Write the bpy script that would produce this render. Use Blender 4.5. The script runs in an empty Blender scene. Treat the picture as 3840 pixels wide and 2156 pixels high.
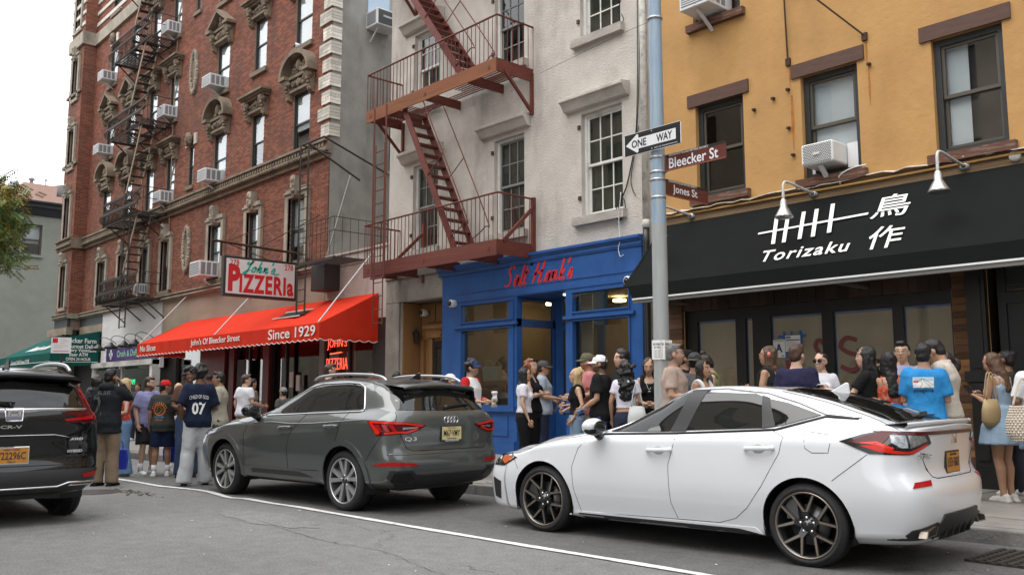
import bpy, bmesh, math, random
import numpy as np
from mathutils import Vector, Matrix
from mathutils.bvhtree import BVHTree
R = math.radians
rnd = random.Random(7)
S = bpy.context.scene
C = S.collection

# ---------------------------------------------------------------- camera, sky, sun, exposure
cd = bpy.data.cameras.new('camera'); cam = bpy.data.objects.new('camera', cd); C.objects.link(cam)
cam.location = (0, 0, 1.32); cam.rotation_euler = (R(90 + 6.95), 0, R(47.95))
cd.sensor_width = 36; cd.lens = 31.56; cd.clip_start = .05; cd.clip_end = 600
S.camera = cam
SUN_EL, SUN_AZ = 62, 195          # light overcast: soft light from high up over the street
w = bpy.data.worlds.new('World'); S.world = w; w.use_nodes = True
nt = w.node_tree; nt.nodes.clear(); N = nt.nodes.new; L = nt.links.new
wo = N('ShaderNodeOutputWorld'); bg = N('ShaderNodeBackground'); sky = N('ShaderNodeTexSky')
sky.sky_type = 'NISHITA'; sky.sun_disc = False; sky.sun_elevation = R(SUN_EL); sky.sun_rotation = R(SUN_AZ)
tc = N('ShaderNodeTexCoord'); mp = N('ShaderNodeMapping'); mp.inputs['Scale'].default_value = (1, 1, 2.6)
nz = N('ShaderNodeTexNoise'); nz.inputs['Scale'].default_value = 2.3; nz.inputs['Detail'].default_value = 6; nz.inputs['Roughness'].default_value = .55
cr = N('ShaderNodeValToRGB'); cr.color_ramp.elements[0].position = .33; cr.color_ramp.elements[1].position = .62
cr.color_ramp.elements[0].color = (7.2, 7.6, 8.2, 1); cr.color_ramp.elements[1].color = (11.6, 11.7, 11.8, 1)
mx = N('ShaderNodeMixRGB'); mx.inputs[0].default_value = .9
L(tc.outputs['Generated'], mp.inputs[0]); L(mp.outputs[0], nz.inputs['Vector']); L(nz.outputs['Fac'], cr.inputs[0])
L(sky.outputs[0], mx.inputs[1]); L(cr.outputs[0], mx.inputs[2]); L(mx.outputs[0], bg.inputs[0]); L(bg.outputs[0], wo.inputs[0])
bg.inputs['Strength'].default_value = .1
sd = bpy.data.lights.new('sun', 'SUN'); sd.energy = 1.2; sd.angle = R(60); sd.color = (1, .965, .92)
so = bpy.data.objects.new('sun', sd); C.objects.link(so)
_a, _e = R(SUN_AZ), R(SUN_EL)
_d = Vector((math.sin(_a) * math.cos(_e), math.cos(_a) * math.cos(_e), math.sin(_e)))
so.rotation_euler = _d.to_track_quat('Z', 'Y').to_euler(); so.location = (0, -10, 40)
S.view_settings.view_transform = 'Standard'; S.view_settings.look = 'None'
S.view_settings.gamma = 1; S.view_settings.use_curve_mapping = False
S.view_settings.exposure = 1.2
S.render.engine = 'CYCLES'
S.cycles.max_bounces = 8; S.cycles.transparent_max_bounces = 12; S.cycles.diffuse_bounces = 3; S.cycles.glossy_bounces = 4

# ---------------------------------------------------------------- materials
MATS = {}
def mat(name, col=(.5, .5, .5), rough=.7, metal=0, var=0., vs=4, bump=0., bs=40, coat=0, spec=.5, isl=0., obj=0., stain=None, ss=1.2, st=(1, 1, 1), emit=0, streak=0.):
    """procedural surface: colour broken up by noise, per-piece variation, stains, fine relief"""
    if name in MATS: return MATS[name]
    m = bpy.data.materials.new(name); MATS[name] = m; m.use_nodes = True
    t = m.node_tree; b = t.nodes['Principled BSDF']; N = t.nodes.new; L = t.links.new
    b.inputs['Roughness'].default_value = rough; b.inputs['Metallic'].default_value = metal
    b.inputs['Specular IOR Level'].default_value = spec
    if coat: b.inputs['Coat Weight'].default_value = coat; b.inputs['Coat Roughness'].default_value = .03
    rgb = N('ShaderNodeRGB'); rgb.outputs[0].default_value = (*col, 1); out = rgb.outputs[0]
    tcn = N('ShaderNodeTexCoord'); mpn = N('ShaderNodeMapping'); mpn.inputs['Scale'].default_value = st
    L(tcn.outputs['Object'], mpn.inputs[0]); V = mpn.outputs[0]
    def noise(sc, det=4, vec=V, rg=.6):
        n = N('ShaderNodeTexNoise'); n.inputs['Scale'].default_value = sc; n.inputs['Detail'].default_value = det; n.inputs['Roughness'].default_value = rg
        L(vec, n.inputs['Vector']); return n.outputs['Fac']
    def mul(col_in, fac, lo, hi):
        mr = N('ShaderNodeMapRange'); mr.inputs['From Min'].default_value = .25; mr.inputs['From Max'].default_value = .75
        mr.inputs['To Min'].default_value = lo; mr.inputs['To Max'].default_value = hi; L(fac, mr.inputs[0])
        x = N('ShaderNodeVectorMath'); x.operation = 'SCALE'; L(col_in, x.inputs[0]); L(mr.outputs[0], x.inputs['Scale']); return x.outputs[0]
    if var: out = mul(out, noise(vs), 1 - var, 1 + var)
    if isl:
        g = N('ShaderNodeNewGeometry'); out = mul(out, g.outputs['Random Per Island'], 1 - isl, 1 + isl)
    if obj:
        g = N('ShaderNodeObjectInfo'); out = mul(out, g.outputs['Random'], 1 - obj, 1 + obj)
    if stain:
        v2 = V
        if streak:
            m2 = N('ShaderNodeMapping'); m2.inputs['Scale'].default_value = (1, 1, streak); L(tcn.outputs['Object'], m2.inputs[0]); v2 = m2.outputs[0]
        r = N('ShaderNodeValToRGB'); r.color_ramp.elements[0].position = .5; r.color_ramp.elements[1].position = .72
        L(noise(ss, 6, v2, .65), r.inputs[0]); k = N('ShaderNodeMixRGB'); k.inputs[2].default_value = (*stain, 1)
        sc = N('ShaderNodeMath'); sc.operation = 'MULTIPLY'; sc.inputs[1].default_value = .75; L(r.outputs[0], sc.inputs[0])
        L(sc.outputs[0], k.inputs[0]); L(out, k.inputs[1]); out = k.outputs[0]
    L(out, b.inputs['Base Color'])
    if emit: L(out, b.inputs['Emission Color']); b.inputs['Emission Strength'].default_value = emit
    if bump:
        bn = N('ShaderNodeBump'); bn.inputs['Strength'].default_value = bump; bn.inputs['Distance'].default_value = .02
        L(noise(bs, 5), bn.inputs['Height']); L(bn.outputs[0], b.inputs['Normal'])
    return m
def schlick(t, k, base):
    """mirror share that grows towards grazing, the same from both sides of a pane"""
    f = t.nodes.new('ShaderNodeLayerWeight'); f.inputs[0].default_value = .5; p = t.nodes.new('ShaderNodeMath'); p.operation = 'POWER'; p.inputs[1].default_value = 4.5; m = t.nodes.new('ShaderNodeMath'); m.operation = 'MULTIPLY_ADD'; m.use_clamp = True
    t.links.new(f.outputs['Facing'], p.inputs[0]); t.links.new(p.outputs[0], m.inputs[0]); m.inputs[1].default_value = k * .95; m.inputs[2].default_value = base; return m.outputs[0]
def glass_mat(name, tint=(1, 1, 1), boost=1.8, rough=.0):
    if name in MATS: return MATS[name]
    m = bpy.data.materials.new(name); MATS[name] = m; m.use_nodes = True; t = m.node_tree; t.nodes.clear(); N = t.nodes.new; L = t.links.new
    o = N('ShaderNodeOutputMaterial'); x = N('ShaderNodeMixShader'); tr = N('ShaderNodeBsdfTransparent'); gl = N('ShaderNodeBsdfGlossy')
    tr.inputs[0].default_value = (*tint, 1); gl.inputs['Roughness'].default_value = rough
    L(schlick(t, boost, .04 * boost), x.inputs[0]); L(tr.outputs[0], x.inputs[1]); L(gl.outputs[0], x.inputs[2]); L(x.outputs[0], o.inputs[0])
    return m

# ---------------------------------------------------------------- mesh building
class MB:
    """collects shapes; build() links them as ONE mesh object"""
    def __init__(s): s.v = []; s.f = []; s.m = []; s.s = []
    def add(s, vs, fs, m=0, sm=False):
        n = len(s.v); s.v += [tuple(v) for v in vs]; s.f += [tuple(i + n for i in f) for f in fs]
        s.m += [m] * len(fs); s.s += [sm] * len(fs); return s
    def box(s, x0, x1, y0, y1, z0, z1, m=0):
        return s.add([(x0, y0, z0), (x1, y0, z0), (x1, y1, z0), (x0, y1, z0), (x0, y0, z1), (x1, y0, z1), (x1, y1, z1), (x0, y1, z1)],
            [(0, 3, 2, 1), (4, 5, 6, 7), (0, 1, 5, 4), (1, 2, 6, 5), (2, 3, 7, 6), (3, 0, 4, 7)], m)
    def obox(s, M, sx, sy, sz, m=0):
        vs = [M @ Vector((x * sx / 2, y * sy / 2, z * sz / 2)) for z in (-1, 1) for y in (-1, 1) for x in (-1, 1)]
        return s.add(vs, [(0, 2, 3, 1), (4, 5, 7, 6), (0, 1, 5, 4), (1, 3, 7, 5), (3, 2, 6, 7), (2, 0, 4, 6)], m)
    def bar(s, a, b, wd, hg, m=0):
        """rectangular bar from a to b; hg measured as near to upright as it goes"""
        a, b = Vector(a), Vector(b); d = b - a; q = d.to_track_quat('X', 'Z')
        return s.obox(Matrix.Translation((a + b) / 2) @ q.to_matrix().to_4x4(), d.length, wd, hg, m)
    def tube(s, pts, r, n=8, m=0, cap=True, sm=True, sq=1.0):
        pts = [Vector(p) for p in pts]; k = len(pts); rs = r if isinstance(r, (list, tuple)) else [r] * k
        vs = []; up = None
        for i, p in enumerate(pts):
            d = (pts[min(i + 1, k - 1)] - pts[max(i - 1, 0)]).normalized()
            if up is None:
                up = d.orthogonal().normalized()
            up = (up - d * up.dot(d)).normalized(); sd_ = d.cross(up)
            for j in range(n):
                a = 2 * math.pi * (j + .5) / n; vs.append(p + up * math.cos(a) * rs[i] + sd_ * math.sin(a) * rs[i] * sq)
        fs = [(i * n + j, i * n + (j + 1) % n, (i + 1) * n + (j + 1) % n, (i + 1) * n + j) for i in range(k - 1) for j in range(n)]
        if cap: fs += [tuple(range(n - 1, -1, -1)), tuple(range((k - 1) * n, k * n))]
        return s.add(vs, fs, m, sm)
    def prism(s, poly, ax, a0, a1, m=0, sm=False):
        """2-D outline extruded along axis ax ('x': outline is (y,z); 'y': (x,z); 'z': (x,y))"""
        f = {'x': lambda p, t: (t, p[0], p[1]), 'y': lambda p, t: (p[0], t, p[1]), 'z': lambda p, t: (p[0], p[1], t)}[ax]
        n = len(poly); vs = [f(p, a0) for p in poly] + [f(p, a1) for p in poly]
        fs = [tuple(range(n)), tuple(range(2 * n - 1, n - 1, -1))] + [(j, n + j, n + (j + 1) % n, (j + 1) % n) for j in range(n)]
        return s.add(vs, fs, m, sm)
    def ell(s, c, r, nu=8, nv=6, m=0, M=None):
        vs = []; c = Vector(c)
        for i in range(nv + 1):
            t = math.pi * i / nv
            for j in range(nu):
                a = 2 * math.pi * j / nu; q = Vector((r[0] * math.sin(t) * math.cos(a), r[1] * math.sin(t) * math.sin(a), r[2] * math.cos(t)))
                vs.append(c + (M @ q if M else q))
        fs = [(i * nu + j, (i + 1) * nu + j, (i + 1) * nu + (j + 1) % nu, i * nu + (j + 1) % nu) for i in range(nv) for j in range(nu)]
        return s.add(vs, fs, m, True)
    def lathe(s, prof, c, axis='z', n=20, m=0, sm=True):
        """profile [(radius, along)] turned about an axis through c"""
        c = Vector(c); k = len(prof); vs = []
        for r, h in prof:
            for j in range(n):
                a = 2 * math.pi * j / n; p, q = r * math.cos(a), r * math.sin(a)
                vs.append(c + Vector({'z': (p, q, h), 'y': (p, h, q), 'x': (h, p, q)}[axis]))
        return s.add(vs, [(i * n + j, i * n + (j + 1) % n, (i + 1) * n + (j + 1) % n, (i + 1) * n + j) for i in range(k - 1) for j in range(n)], m, sm)
    def quad(s, a, b, c, d, m=0): return s.add([a, b, c, d], [(0, 1, 2, 3)], m)
    def build(s, name, mats, parent=None, local=False, bev=0, fix=True, seg=1, sub=0):
        me = bpy.data.meshes.new(name)
        off = Vector((0, 0, 0)) if local else wloc(parent)
        vs = s.v if off.length == 0 else [(v[0] - off.x, v[1] - off.y, v[2] - off.z) for v in s.v]
        me.from_pydata(vs, [], s.f)
        for k in (mats if isinstance(mats, (list, tuple)) else [mats]): me.materials.append(k)
        me.polygons.foreach_set('material_index', s.m); me.polygons.foreach_set('use_smooth', s.s)
        if fix:
            b = bmesh.new(); b.from_mesh(me); bmesh.ops.recalc_face_normals(b, faces=b.faces); b.to_mesh(me); b.free()
        return link(name, me, parent, bev, seg, sub)
def link(name, me, parent=None, bev=0, seg=1, sub=0):
    o = bpy.data.objects.new(name, me); C.objects.link(o)
    if parent: o.parent = parent
    if bev:
        b = o.modifiers.new('edge', 'BEVEL'); b.width = bev; b.segments = seg; b.limit_method = 'ANGLE'; b.angle_limit = R(35)
    if sub:
        b = o.modifiers.new('sub', 'SUBSURF'); b.levels = sub; b.render_levels = sub
    return o
def wloc(o):
    v = Vector((0, 0, 0))
    while o: v = v + o.location; o = o.parent
    return v
def tag(o, label, cat, group=None):
    o['label'] = label; o['category'] = cat
    if group: o['group'] = group
    return o
def thing(name, label, cat, loc=(0, 0, 0), rz=0, group=None):
    o = bpy.data.objects.new(name, None); C.objects.link(o); o.empty_display_size = .2
    o.location = loc; o.rotation_euler = (0, 0, R(rz)); return tag(o, label, cat, group)
def kind(o, k='structure'): o['kind'] = k; return o
def copy_tree(o, parent=None):
    c = o.copy(); C.objects.link(c)
    if parent: c.parent = parent
    for ch in list(o.children): copy_tree(ch, c)
    return c
UNIT = {}
def piece(name, m, parent, x0, x1, y0, y1, z0, z1):
    """one box-shaped piece (brick, plank, slat ...) as its own object; alike pieces share one unit mesh"""
    key = (name, m.name)
    if key not in UNIT:
        b = MB().box(-.5, .5, -.5, .5, -.5, .5); me = bpy.data.meshes.new(name); me.from_pydata(b.v, [], b.f); me.materials.append(m); UNIT[key] = me
    o = bpy.data.objects.new(name, UNIT[key]); C.objects.link(o); o.parent = parent
    c = Vector(((x0 + x1) / 2, (y0 + y1) / 2, (z0 + z1) / 2)) - wloc(parent)
    o.location = c; o.scale = (x1 - x0, y1 - y0, z1 - z0); return o
def rod(name, m, parent, a, b, r, n=6):
    """one straight bar or rod as its own object, sharing a unit mesh"""
    key = (name, m.name, n)
    if key not in UNIT:
        t = MB().tube([(0, 0, -.5), (0, 0, .5)], 1, n, sm=n > 4); me = bpy.data.meshes.new(name); me.from_pydata(t.v, [], t.f); me.materials.append(m)
        me.polygons.foreach_set('use_smooth', [f and n > 4 for f in t.s]); UNIT[key] = me
    o = bpy.data.objects.new(name, UNIT[key]); C.objects.link(o); o.parent = parent
    a, b = Vector(a), Vector(b); o.location = (a + b) / 2 - wloc(parent); o.rotation_mode = 'QUATERNION'
    o.rotation_quaternion = (b - a).to_track_quat('Z', 'Y'); o.scale = (r, r, (b - a).length); return o

# ---------------------------------------------------------------- lettering
def text_mesh(txt, size=1, bold=0, shear=0, spacing=1, ext=.002, align='CENTER', res=3):
    cu = bpy.data.curves.new('t', 'FONT'); cu.body = txt; cu.size = size; cu.offset = bold * size; cu.shear = shear
    cu.space_character = spacing; cu.extrude = ext; cu.align_x = align; cu.align_y = 'CENTER'; cu.resolution_u = res; cu.fill_mode = 'FRONT' if ext == 0 else 'BOTH'
    o = bpy.data.objects.new('t', cu); me = bpy.data.meshes.new_from_object(o); bpy.data.objects.remove(o); bpy.data.curves.remove(cu); return me
def fit(me, wd, hg):
    """scale lettering to a width and height, centred"""
    n = len(me.vertices); co = np.empty(n * 3, np.float32); me.vertices.foreach_get('co', co); co = co.reshape(-1, 3)
    lo, hi = co.min(0), co.max(0); c = (lo + hi) / 2; d = np.maximum(hi - lo, 1e-6)
    co[:, 0] = (co[:, 0] - c[0]) / d[0] * wd; co[:, 1] = (co[:, 1] - c[1]) / d[1] * hg; co[:, 2] -= c[2]
    me.vertices.foreach_set('co', co.ravel()); return me
def letters(txt, wd, hg, M, m, parent, name='lettering', local=False, **k):
    me = fit(text_mesh(txt, **k), wd, hg); me.transform(M if local else Matrix.Translation(-wloc(parent)) @ M); me.materials.clear(); me.materials.append(m)
    return link(name, me, parent)
def plane_M(o, ux, uy):
    """matrix taking lettering space (x right, y up) to a plane with those directions"""
    ux, uy = Vector(ux).normalized(), Vector(uy).normalized(); n = ux.cross(uy)
    M = Matrix.Identity(4)
    for i in range(3): M[i][0] = ux[i]; M[i][1] = uy[i]; M[i][2] = n[i]; M[i][3] = o[i]
    return M
FRONT = lambda x, y, z: plane_M((x, y, z), (1, 0, 0), (0, 0, 1))        # faces the street (-Y)
SIDE = lambda x, y, z: plane_M((x, y, z), (0, 1, 0), (0, 0, 1))         # faces +X
def cat(pts, n=6):
    """smooth curve through points"""
    P = [Vector(p) for p in pts]; out = []
    for i in range(len(P) - 1):
        a, b, c, d = P[max(i - 1, 0)], P[i], P[i + 1], P[min(i + 2, len(P) - 1)]
        for j in range(n):
            t = j / n; out.append(.5 * ((2 * b) + (c - a) * t + (2 * a - 5 * b + 4 * c - d) * t * t + (3 * b - a - 3 * c + d) * t ** 3))
    return out + [P[-1]]
SCRIPT = {  # pen strokes of a brush script, unit height
 'S': (.72, [[(.62, .82), (.5, .97), (.3, .92), (.22, .72), (.4, .55), (.5, .35), (.38, .12), (.12, .06), (.0, .2)]]),
 'J': (.62, [[(.2, .86), (.08, .7), (.25, .62), (.5, .85), (.52, .98), (.42, .7), (.3, .05), (.15, -.22), (.02, -.12), (.2, .08), (.6, .2)]]),
 'H': (.95, [[(.3, .98), (.22, .6), (.06, .05)], [(.82, 1.0), (.68, .5), (.58, .1), (.7, .04), (.9, .2)], [(.0, .42), (.3, .5), (.85, .6)]]),
 'a': (.5, [[(.42, .42), (.25, .5), (.06, .28), (.1, .06), (.25, .08), (.4, .4), (.36, .12), (.42, .04), (.54, .18)]]),
 'l': (.28, [[(.16, .98), (.08, .5), (.05, .12), (.13, .03), (.28, .18)]]),
 't': (.36, [[(.15, .84), (.09, .45), (.06, .12), (.14, .03), (.3, .16)], [(-.06, .56), (.34, .64)]]),
 'n': (.56, [[(.0, .4), (.1, .46), (.06, .04)], [(.07, .2), (.24, .46), (.34, .42), (.3, .1), (.36, .04), (.56, .2)]]),
 'k': (.48, [[(.17, .98), (.1, .5), (.04, .02)], [(.38, .5), (.22, .34), (.1, .26)], [(.14, .28), (.28, .08), (.36, .03), (.48, .16)]]),
 'o': (.46, [[(.26, .46), (.08, .36), (.06, .1), (.22, .04), (.36, .22), (.3, .44), (.24, .4), (.46, .36)]]),
 'h': (.54, [[(.16, .98), (.1, .5), (.04, .03)], [(.07, .2), (.24, .46), (.34, .42), (.3, .1), (.36, .04), (.56, .2)]]),
 'u': (.54, [[(.0, .4), (.08, .44), (.06, .1), (.2, .04), (.36, .4), (.34, .1), (.4, .04), (.54, .18)]]),
 's': (.36, [[(.0, .16), (.2, .5), (.3, .24), (.22, .05), (.04, .08)]]),
 "'": (.16, [[(.12, .98), (.04, .72)]]), ' ': (.34, [])}
def brush(txt, wd, hg, M, m, parent, name='lettering', pen=.07, ext=.006, slant=.42, end=None, local=False):
    b = MB(); x = 0; strokes = []
    for ch in txt:
        a, ss = SCRIPT[ch]; strokes += [[(px + x + slant * py, py) for px, py in s] for s in ss]; x += a * 1.13
    if end: strokes.append([(x + a_, b_) for a_, b_ in end])
    for s in strokes:
        c = cat([(p[0], p[1], 0) for p in s], 5); k = len(c); ws = []
        for i, p in enumerate(c):
            d = (c[min(i + 1, k - 1)] - c[max(i - 1, 0)]).normalized(); q = Vector((-d.y, d.x, 0)); t = i / (k - 1)
            wv = pen * (.55 + .45 * abs(d.y)) * (1 if t < .85 else 1 - (t - .85) * 4); ws += [p + q * wv, p - q * wv]
        z = [Vector((p.x, p.y, ext)) for p in ws]; n = len(ws)
        b.add([*z, *ws], [(i, i + 1, i + 3, i + 2) for i in range(0, n - 2, 2)] + [(i, i + 2, n + i + 2, n + i) for i in range(0, n - 2, 2)] + [(i + 1, n + i + 1, n + i + 3, i + 3) for i in range(0, n - 2, 2)])
    me = bpy.data.meshes.new(name); me.from_pydata(b.v, [], b.f); fit(me, wd, hg); me.transform(M if local else Matrix.Translation(-wloc(parent)) @ M); me.materials.append(m)
    return link(name, me, parent)

# ================================================================ SETTING: road, kerb, pavement
Y0 = 12.6                                   # building line
def asphalt(name, base, patch, speck=.2):
    m = bpy.data.materials.new(name); m.use_nodes = True; t = m.node_tree; b = t.nodes['Principled BSDF']; N = t.nodes.new; L = t.links.new
    tc = N('ShaderNodeTexCoord').outputs['Object']; b.inputs['Roughness'].default_value = .82; b.inputs['Specular IOR Level'].default_value = .35
    def nz(s, d=4, r=.6):
        n = N('ShaderNodeTexNoise'); n.inputs['Scale'].default_value = s; n.inputs['Detail'].default_value = d; n.inputs['Roughness'].default_value = r; L(tc, n.inputs['Vector']); return n
    def ramp(i, a, b_, ca, cb):
        r = N('ShaderNodeValToRGB'); r.color_ramp.elements[0].position = a; r.color_ramp.elements[1].position = b_; r.color_ramp.elements[0].color = (*ca, 1); r.color_ramp.elements[1].color = (*cb, 1); L(i, r.inputs[0]); return r.outputs[0]
    def mixc(f, a, b_, mode='MIX'):
        x = N('ShaderNodeMixRGB'); x.blend_type = mode
        if isinstance(f, float): x.inputs[0].default_value = f
        else: L(f, x.inputs[0])
        L(a, x.inputs[1]); L(b_, x.inputs[2]); return x.outputs[0]
    big = ramp(nz(.35, 5).outputs[0], .38, .62, base, patch)
    fine = nz(48, 5, .85); g = ramp(fine.outputs[0], .3, .72, (1 - speck * 2.6,) * 3, (1 + speck * 2.2,) * 3)
    col = mixc(1., big, g, 'MULTIPLY')
    mid = ramp(nz(6, 6, .7).outputs[0], .3, .7, (.8,) * 3, (1.14,) * 3); col = mixc(1., col, mid, 'MULTIPLY')
    st = ramp(nz(14, 4).outputs[0], .66, .74, (1, 1, 1), (.55, .54, .52)); col = mixc(.6, col, mixc(1., col, st, 'MULTIPLY'))
    v = N('ShaderNodeTexVoronoi'); v.voronoi_dimensions = '2D'; v.feature = 'F1'; v.inputs['Scale'].default_value = 22; L(tc, v.inputs['Vector'])
    chip = ramp(v.outputs['Distance'], .045, .07, (1.9, 1.85, 1.8), (1, 1, 1)); col = mixc(.55, col, mixc(1., col, chip, 'MULTIPLY'))
    wv = N('ShaderNodeVectorMath'); wv.operation = 'MULTIPLY_ADD'; L(nz(1.3, 5).outputs[1], wv.inputs[0]); wv.inputs[1].default_value = (1.3, 1.3, 0); L(tc, wv.inputs[2])
    ck = N('ShaderNodeTexVoronoi'); ck.voronoi_dimensions = '2D'; ck.feature = 'DISTANCE_TO_EDGE'; ck.inputs['Scale'].default_value = .34; L(wv.outputs[0], ck.inputs['Vector'])
    crk = ramp(ck.outputs[0], .0016, .0045, (.35, .34, .33), (1, 1, 1)); msk = ramp(nz(.8).outputs[0], .46, .54, (0,) * 3, (1,) * 3)
    col = mixc(msk, col, mixc(1., col, crk, 'MULTIPLY')); L(col, b.inputs['Base Color'])
    bp = N('ShaderNodeBump'); bp.inputs['Strength'].default_value = .55; bp.inputs['Distance'].default_value = .012; L(fine.outputs[0], bp.inputs['Height']); L(bp.outputs[0], b.inputs['Normal'])
    return m
LINE = [(-15.6, 5.15), (-14.54, 5.21), (-13.72, 5.23), (-13.4, 5.28), (-12.5, 5.44), (-11.5, 5.33), (-11.2, 5.43), (-10.55, 5.44), (-9.9, 5.5), (-9.5, 5.5), (-8.5, 5.525), (-7.24, 5.56), (-5.95, 5.61), (-4.84, 5.665), (-3.97, 5.69)]
CURB = [(-70, 5.6), (-30, 6.4), (-19, 7.15), (-9.3, 8.0), (-3.1, 8.8), (2, 9.35), (30, 12.4)]
def curb_y(x):
    for (a, b), (c, d) in zip(CURB, CURB[1:]):
        if a <= x <= c: return b + (d - b) * (x - a) / (c - a)
    return CURB[-1][1]
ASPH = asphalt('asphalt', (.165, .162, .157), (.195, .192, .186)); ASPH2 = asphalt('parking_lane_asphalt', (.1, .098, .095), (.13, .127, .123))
kind(MB().quad((-300, -300, 0), (300, -300, 0), (300, 300, 0), (-300, 300, 0)).build('road', ASPH))
b = MB()
for (x0, y0), (x1, y1) in zip(LINE, LINE[1:] + [(2, 5.8)]):
    b.quad((x0, y0 + .02, .004), (x1, y1 + .02, .004), (x1, curb_y(x1) + .05, .004), (x0, curb_y(x0) + .05, .004))
kind(b.build('parking_lane', ASPH2))  # darker sheet; the shade round the parked cars is put in its colour
PAINT = mat('road_paint', (.66, .65, .62), .75, var=.12, vs=9, stain=(.19, .187, .18), ss=10, bump=.2, bs=90)
b = MB(); c = cat([(x, y, 0) for x, y in LINE], 4)
for p, q in zip(c, c[1:]):
    wa = .048 + .006 * math.sin(p.x * 5); wb = .048 + .006 * math.sin(q.x * 5)
    b.quad((p.x, p.y - wa, .009), (q.x, q.y - wb, .009), (q.x, q.y + wb, .009), (p.x, p.y + wa, .009))
kind(b.build('lane_line', PAINT))
CONC = mat('sidewalk_concrete', (.22, .205, .185), .85, var=.16, vs=3, bump=.25, bs=70, obj=.1, stain=(.1, .09, .08), ss=2.2)
KERB = mat('kerb_stone', (.17, .165, .155), .85, var=.25, vs=5, bump=.5, bs=30, obj=.15)
def strip(x0, x1, y1, dz):
    xs = [x0] + [c[0] for c in CURB if x0 < c[0] < x1] + [x1]
    return [(x, curb_y(x) + dz) for x in xs] + [(x1, y1), (x0, y1)]
pave = kind(MB().prism(strip(-69, 29, 13.2, .15), 'z', -.1, .132).build('pavement', mat('paving_bed', (.07, .066, .06), .9)))
rows = [12.58, 11.1, 9.62]
for i in range(-34, 3):
    xa, xb = i * 1.5 + .012, (i + 1) * 1.5 - .012
    for k, top in enumerate(rows):
        lo = rows[k + 1] + .024 if k < 2 else None
        if lo is not None: piece('paving_slab', CONC, pave, xa, xb, lo, top, .1, .14 + rnd.uniform(-.004, .004))
        else: MB().prism([(xa, curb_y(xa) + .17), (xb, curb_y(xb) + .17), (xb, top), (xa, top)], 'z', .1, .14).build('paving_slab', CONC, pave)
x = -40.
kerb = kind(bpy.data.objects.new('kerb', None)); C.objects.link(kerb)
while x < 6:
    n = x + rnd.uniform(1.6, 2.4); ya, yb = curb_y(x), curb_y(n)
    MB().prism([(x + .006, ya), (n - .006, yb), (n - .006, yb + .155), (x + .006, ya + .155)], 'z', -.1, .142 + rnd.uniform(-.006, .004)).build('kerb_stone', KERB, kerb, bev=.018, seg=2); x = n
TACT = mat('tactile_steel', (.3, .3, .3), .6, .3, var=.2, vs=8)
t = thing('tactile_paving', 'grey metal tactile plate with raised domes at the kerb edge', 'tactile paving', (-9.0, 8.6, .145))
MB().box(-9.7, -8.6, 8.25, 8.95, .14, .15).build('plate', TACT, t)
b = MB()
for i in range(16):
    for j in range(10): b.lathe([(.02, 0), (.018, .006), (.001, .009)], (-9.66 + i * .068, 8.29 + j * .069, .15), n=6)
kind(b.build('dome', TACT, t), 'stuff')
IRON = mat('cast_iron', (.07, .062, .055), .6, .6, var=.3, vs=12, bump=.2)
t = thing('drain_grate', 'rusty square iron drain grate set in the road beside the kerb', 'drain', (-2.7, 8.15, 0))
MB().box(-3.1, -2.2, 7.72, 8.5, .0, .007).build('frame', mat('drain_pit', (.01, .01, .01), .9), t)
for i in range(12): piece('bar', IRON, t, -3.1 + i * .08, -3.06 + i * .08, 7.72, 8.5, .005, .026)
for i in range(9): piece('cross_bar', IRON, t, -3.1, -2.2, 7.72 + i * .093, 7.75 + i * .093, .005, .022)
t = thing('manhole_cover', 'round iron manhole cover in the road behind the black car', 'manhole cover', (-13.44, 4.23, 0))
MB().lathe([(.001, .005), (.3, .005), (.31, .007), (.36, .007), (.37, .004)], (-13.44, 4.23, 0), n=32).build('lid', IRON, t)
b = MB()
for i in range(70):
    a = rnd.gauss(0, .35), rnd.gauss(0, .07); b.obox(Matrix.Translation((-13.05 + a[0], 4.62 + a[1], .008)) @ Matrix.Rotation(rnd.uniform(0, 6), 4, 'Z') @ Matrix.Rotation(rnd.uniform(-.4, .4), 4, 'X'), rnd.uniform(.02, .06), rnd.uniform(.01, .03), .003)
kind(b.build('leaf_litter', mat('litter', (.13, .1, .06), .9, isl=.5)), 'stuff')
b = MB()
for i in range(90):
    x, y = rnd.uniform(-13, -1), rnd.uniform(2.2, 8.2); s = rnd.uniform(.006, .02)
    b.obox(Matrix.Translation((x, y, .012)) @ Matrix.Rotation(rnd.uniform(0, 6), 4, 'Z'), s, s * rnd.uniform(.3, 1), .004)
kind(b.build('street_litter', mat('paper_bits', (.5, .48, .44), .8, isl=.7)), 'stuff')

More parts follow.
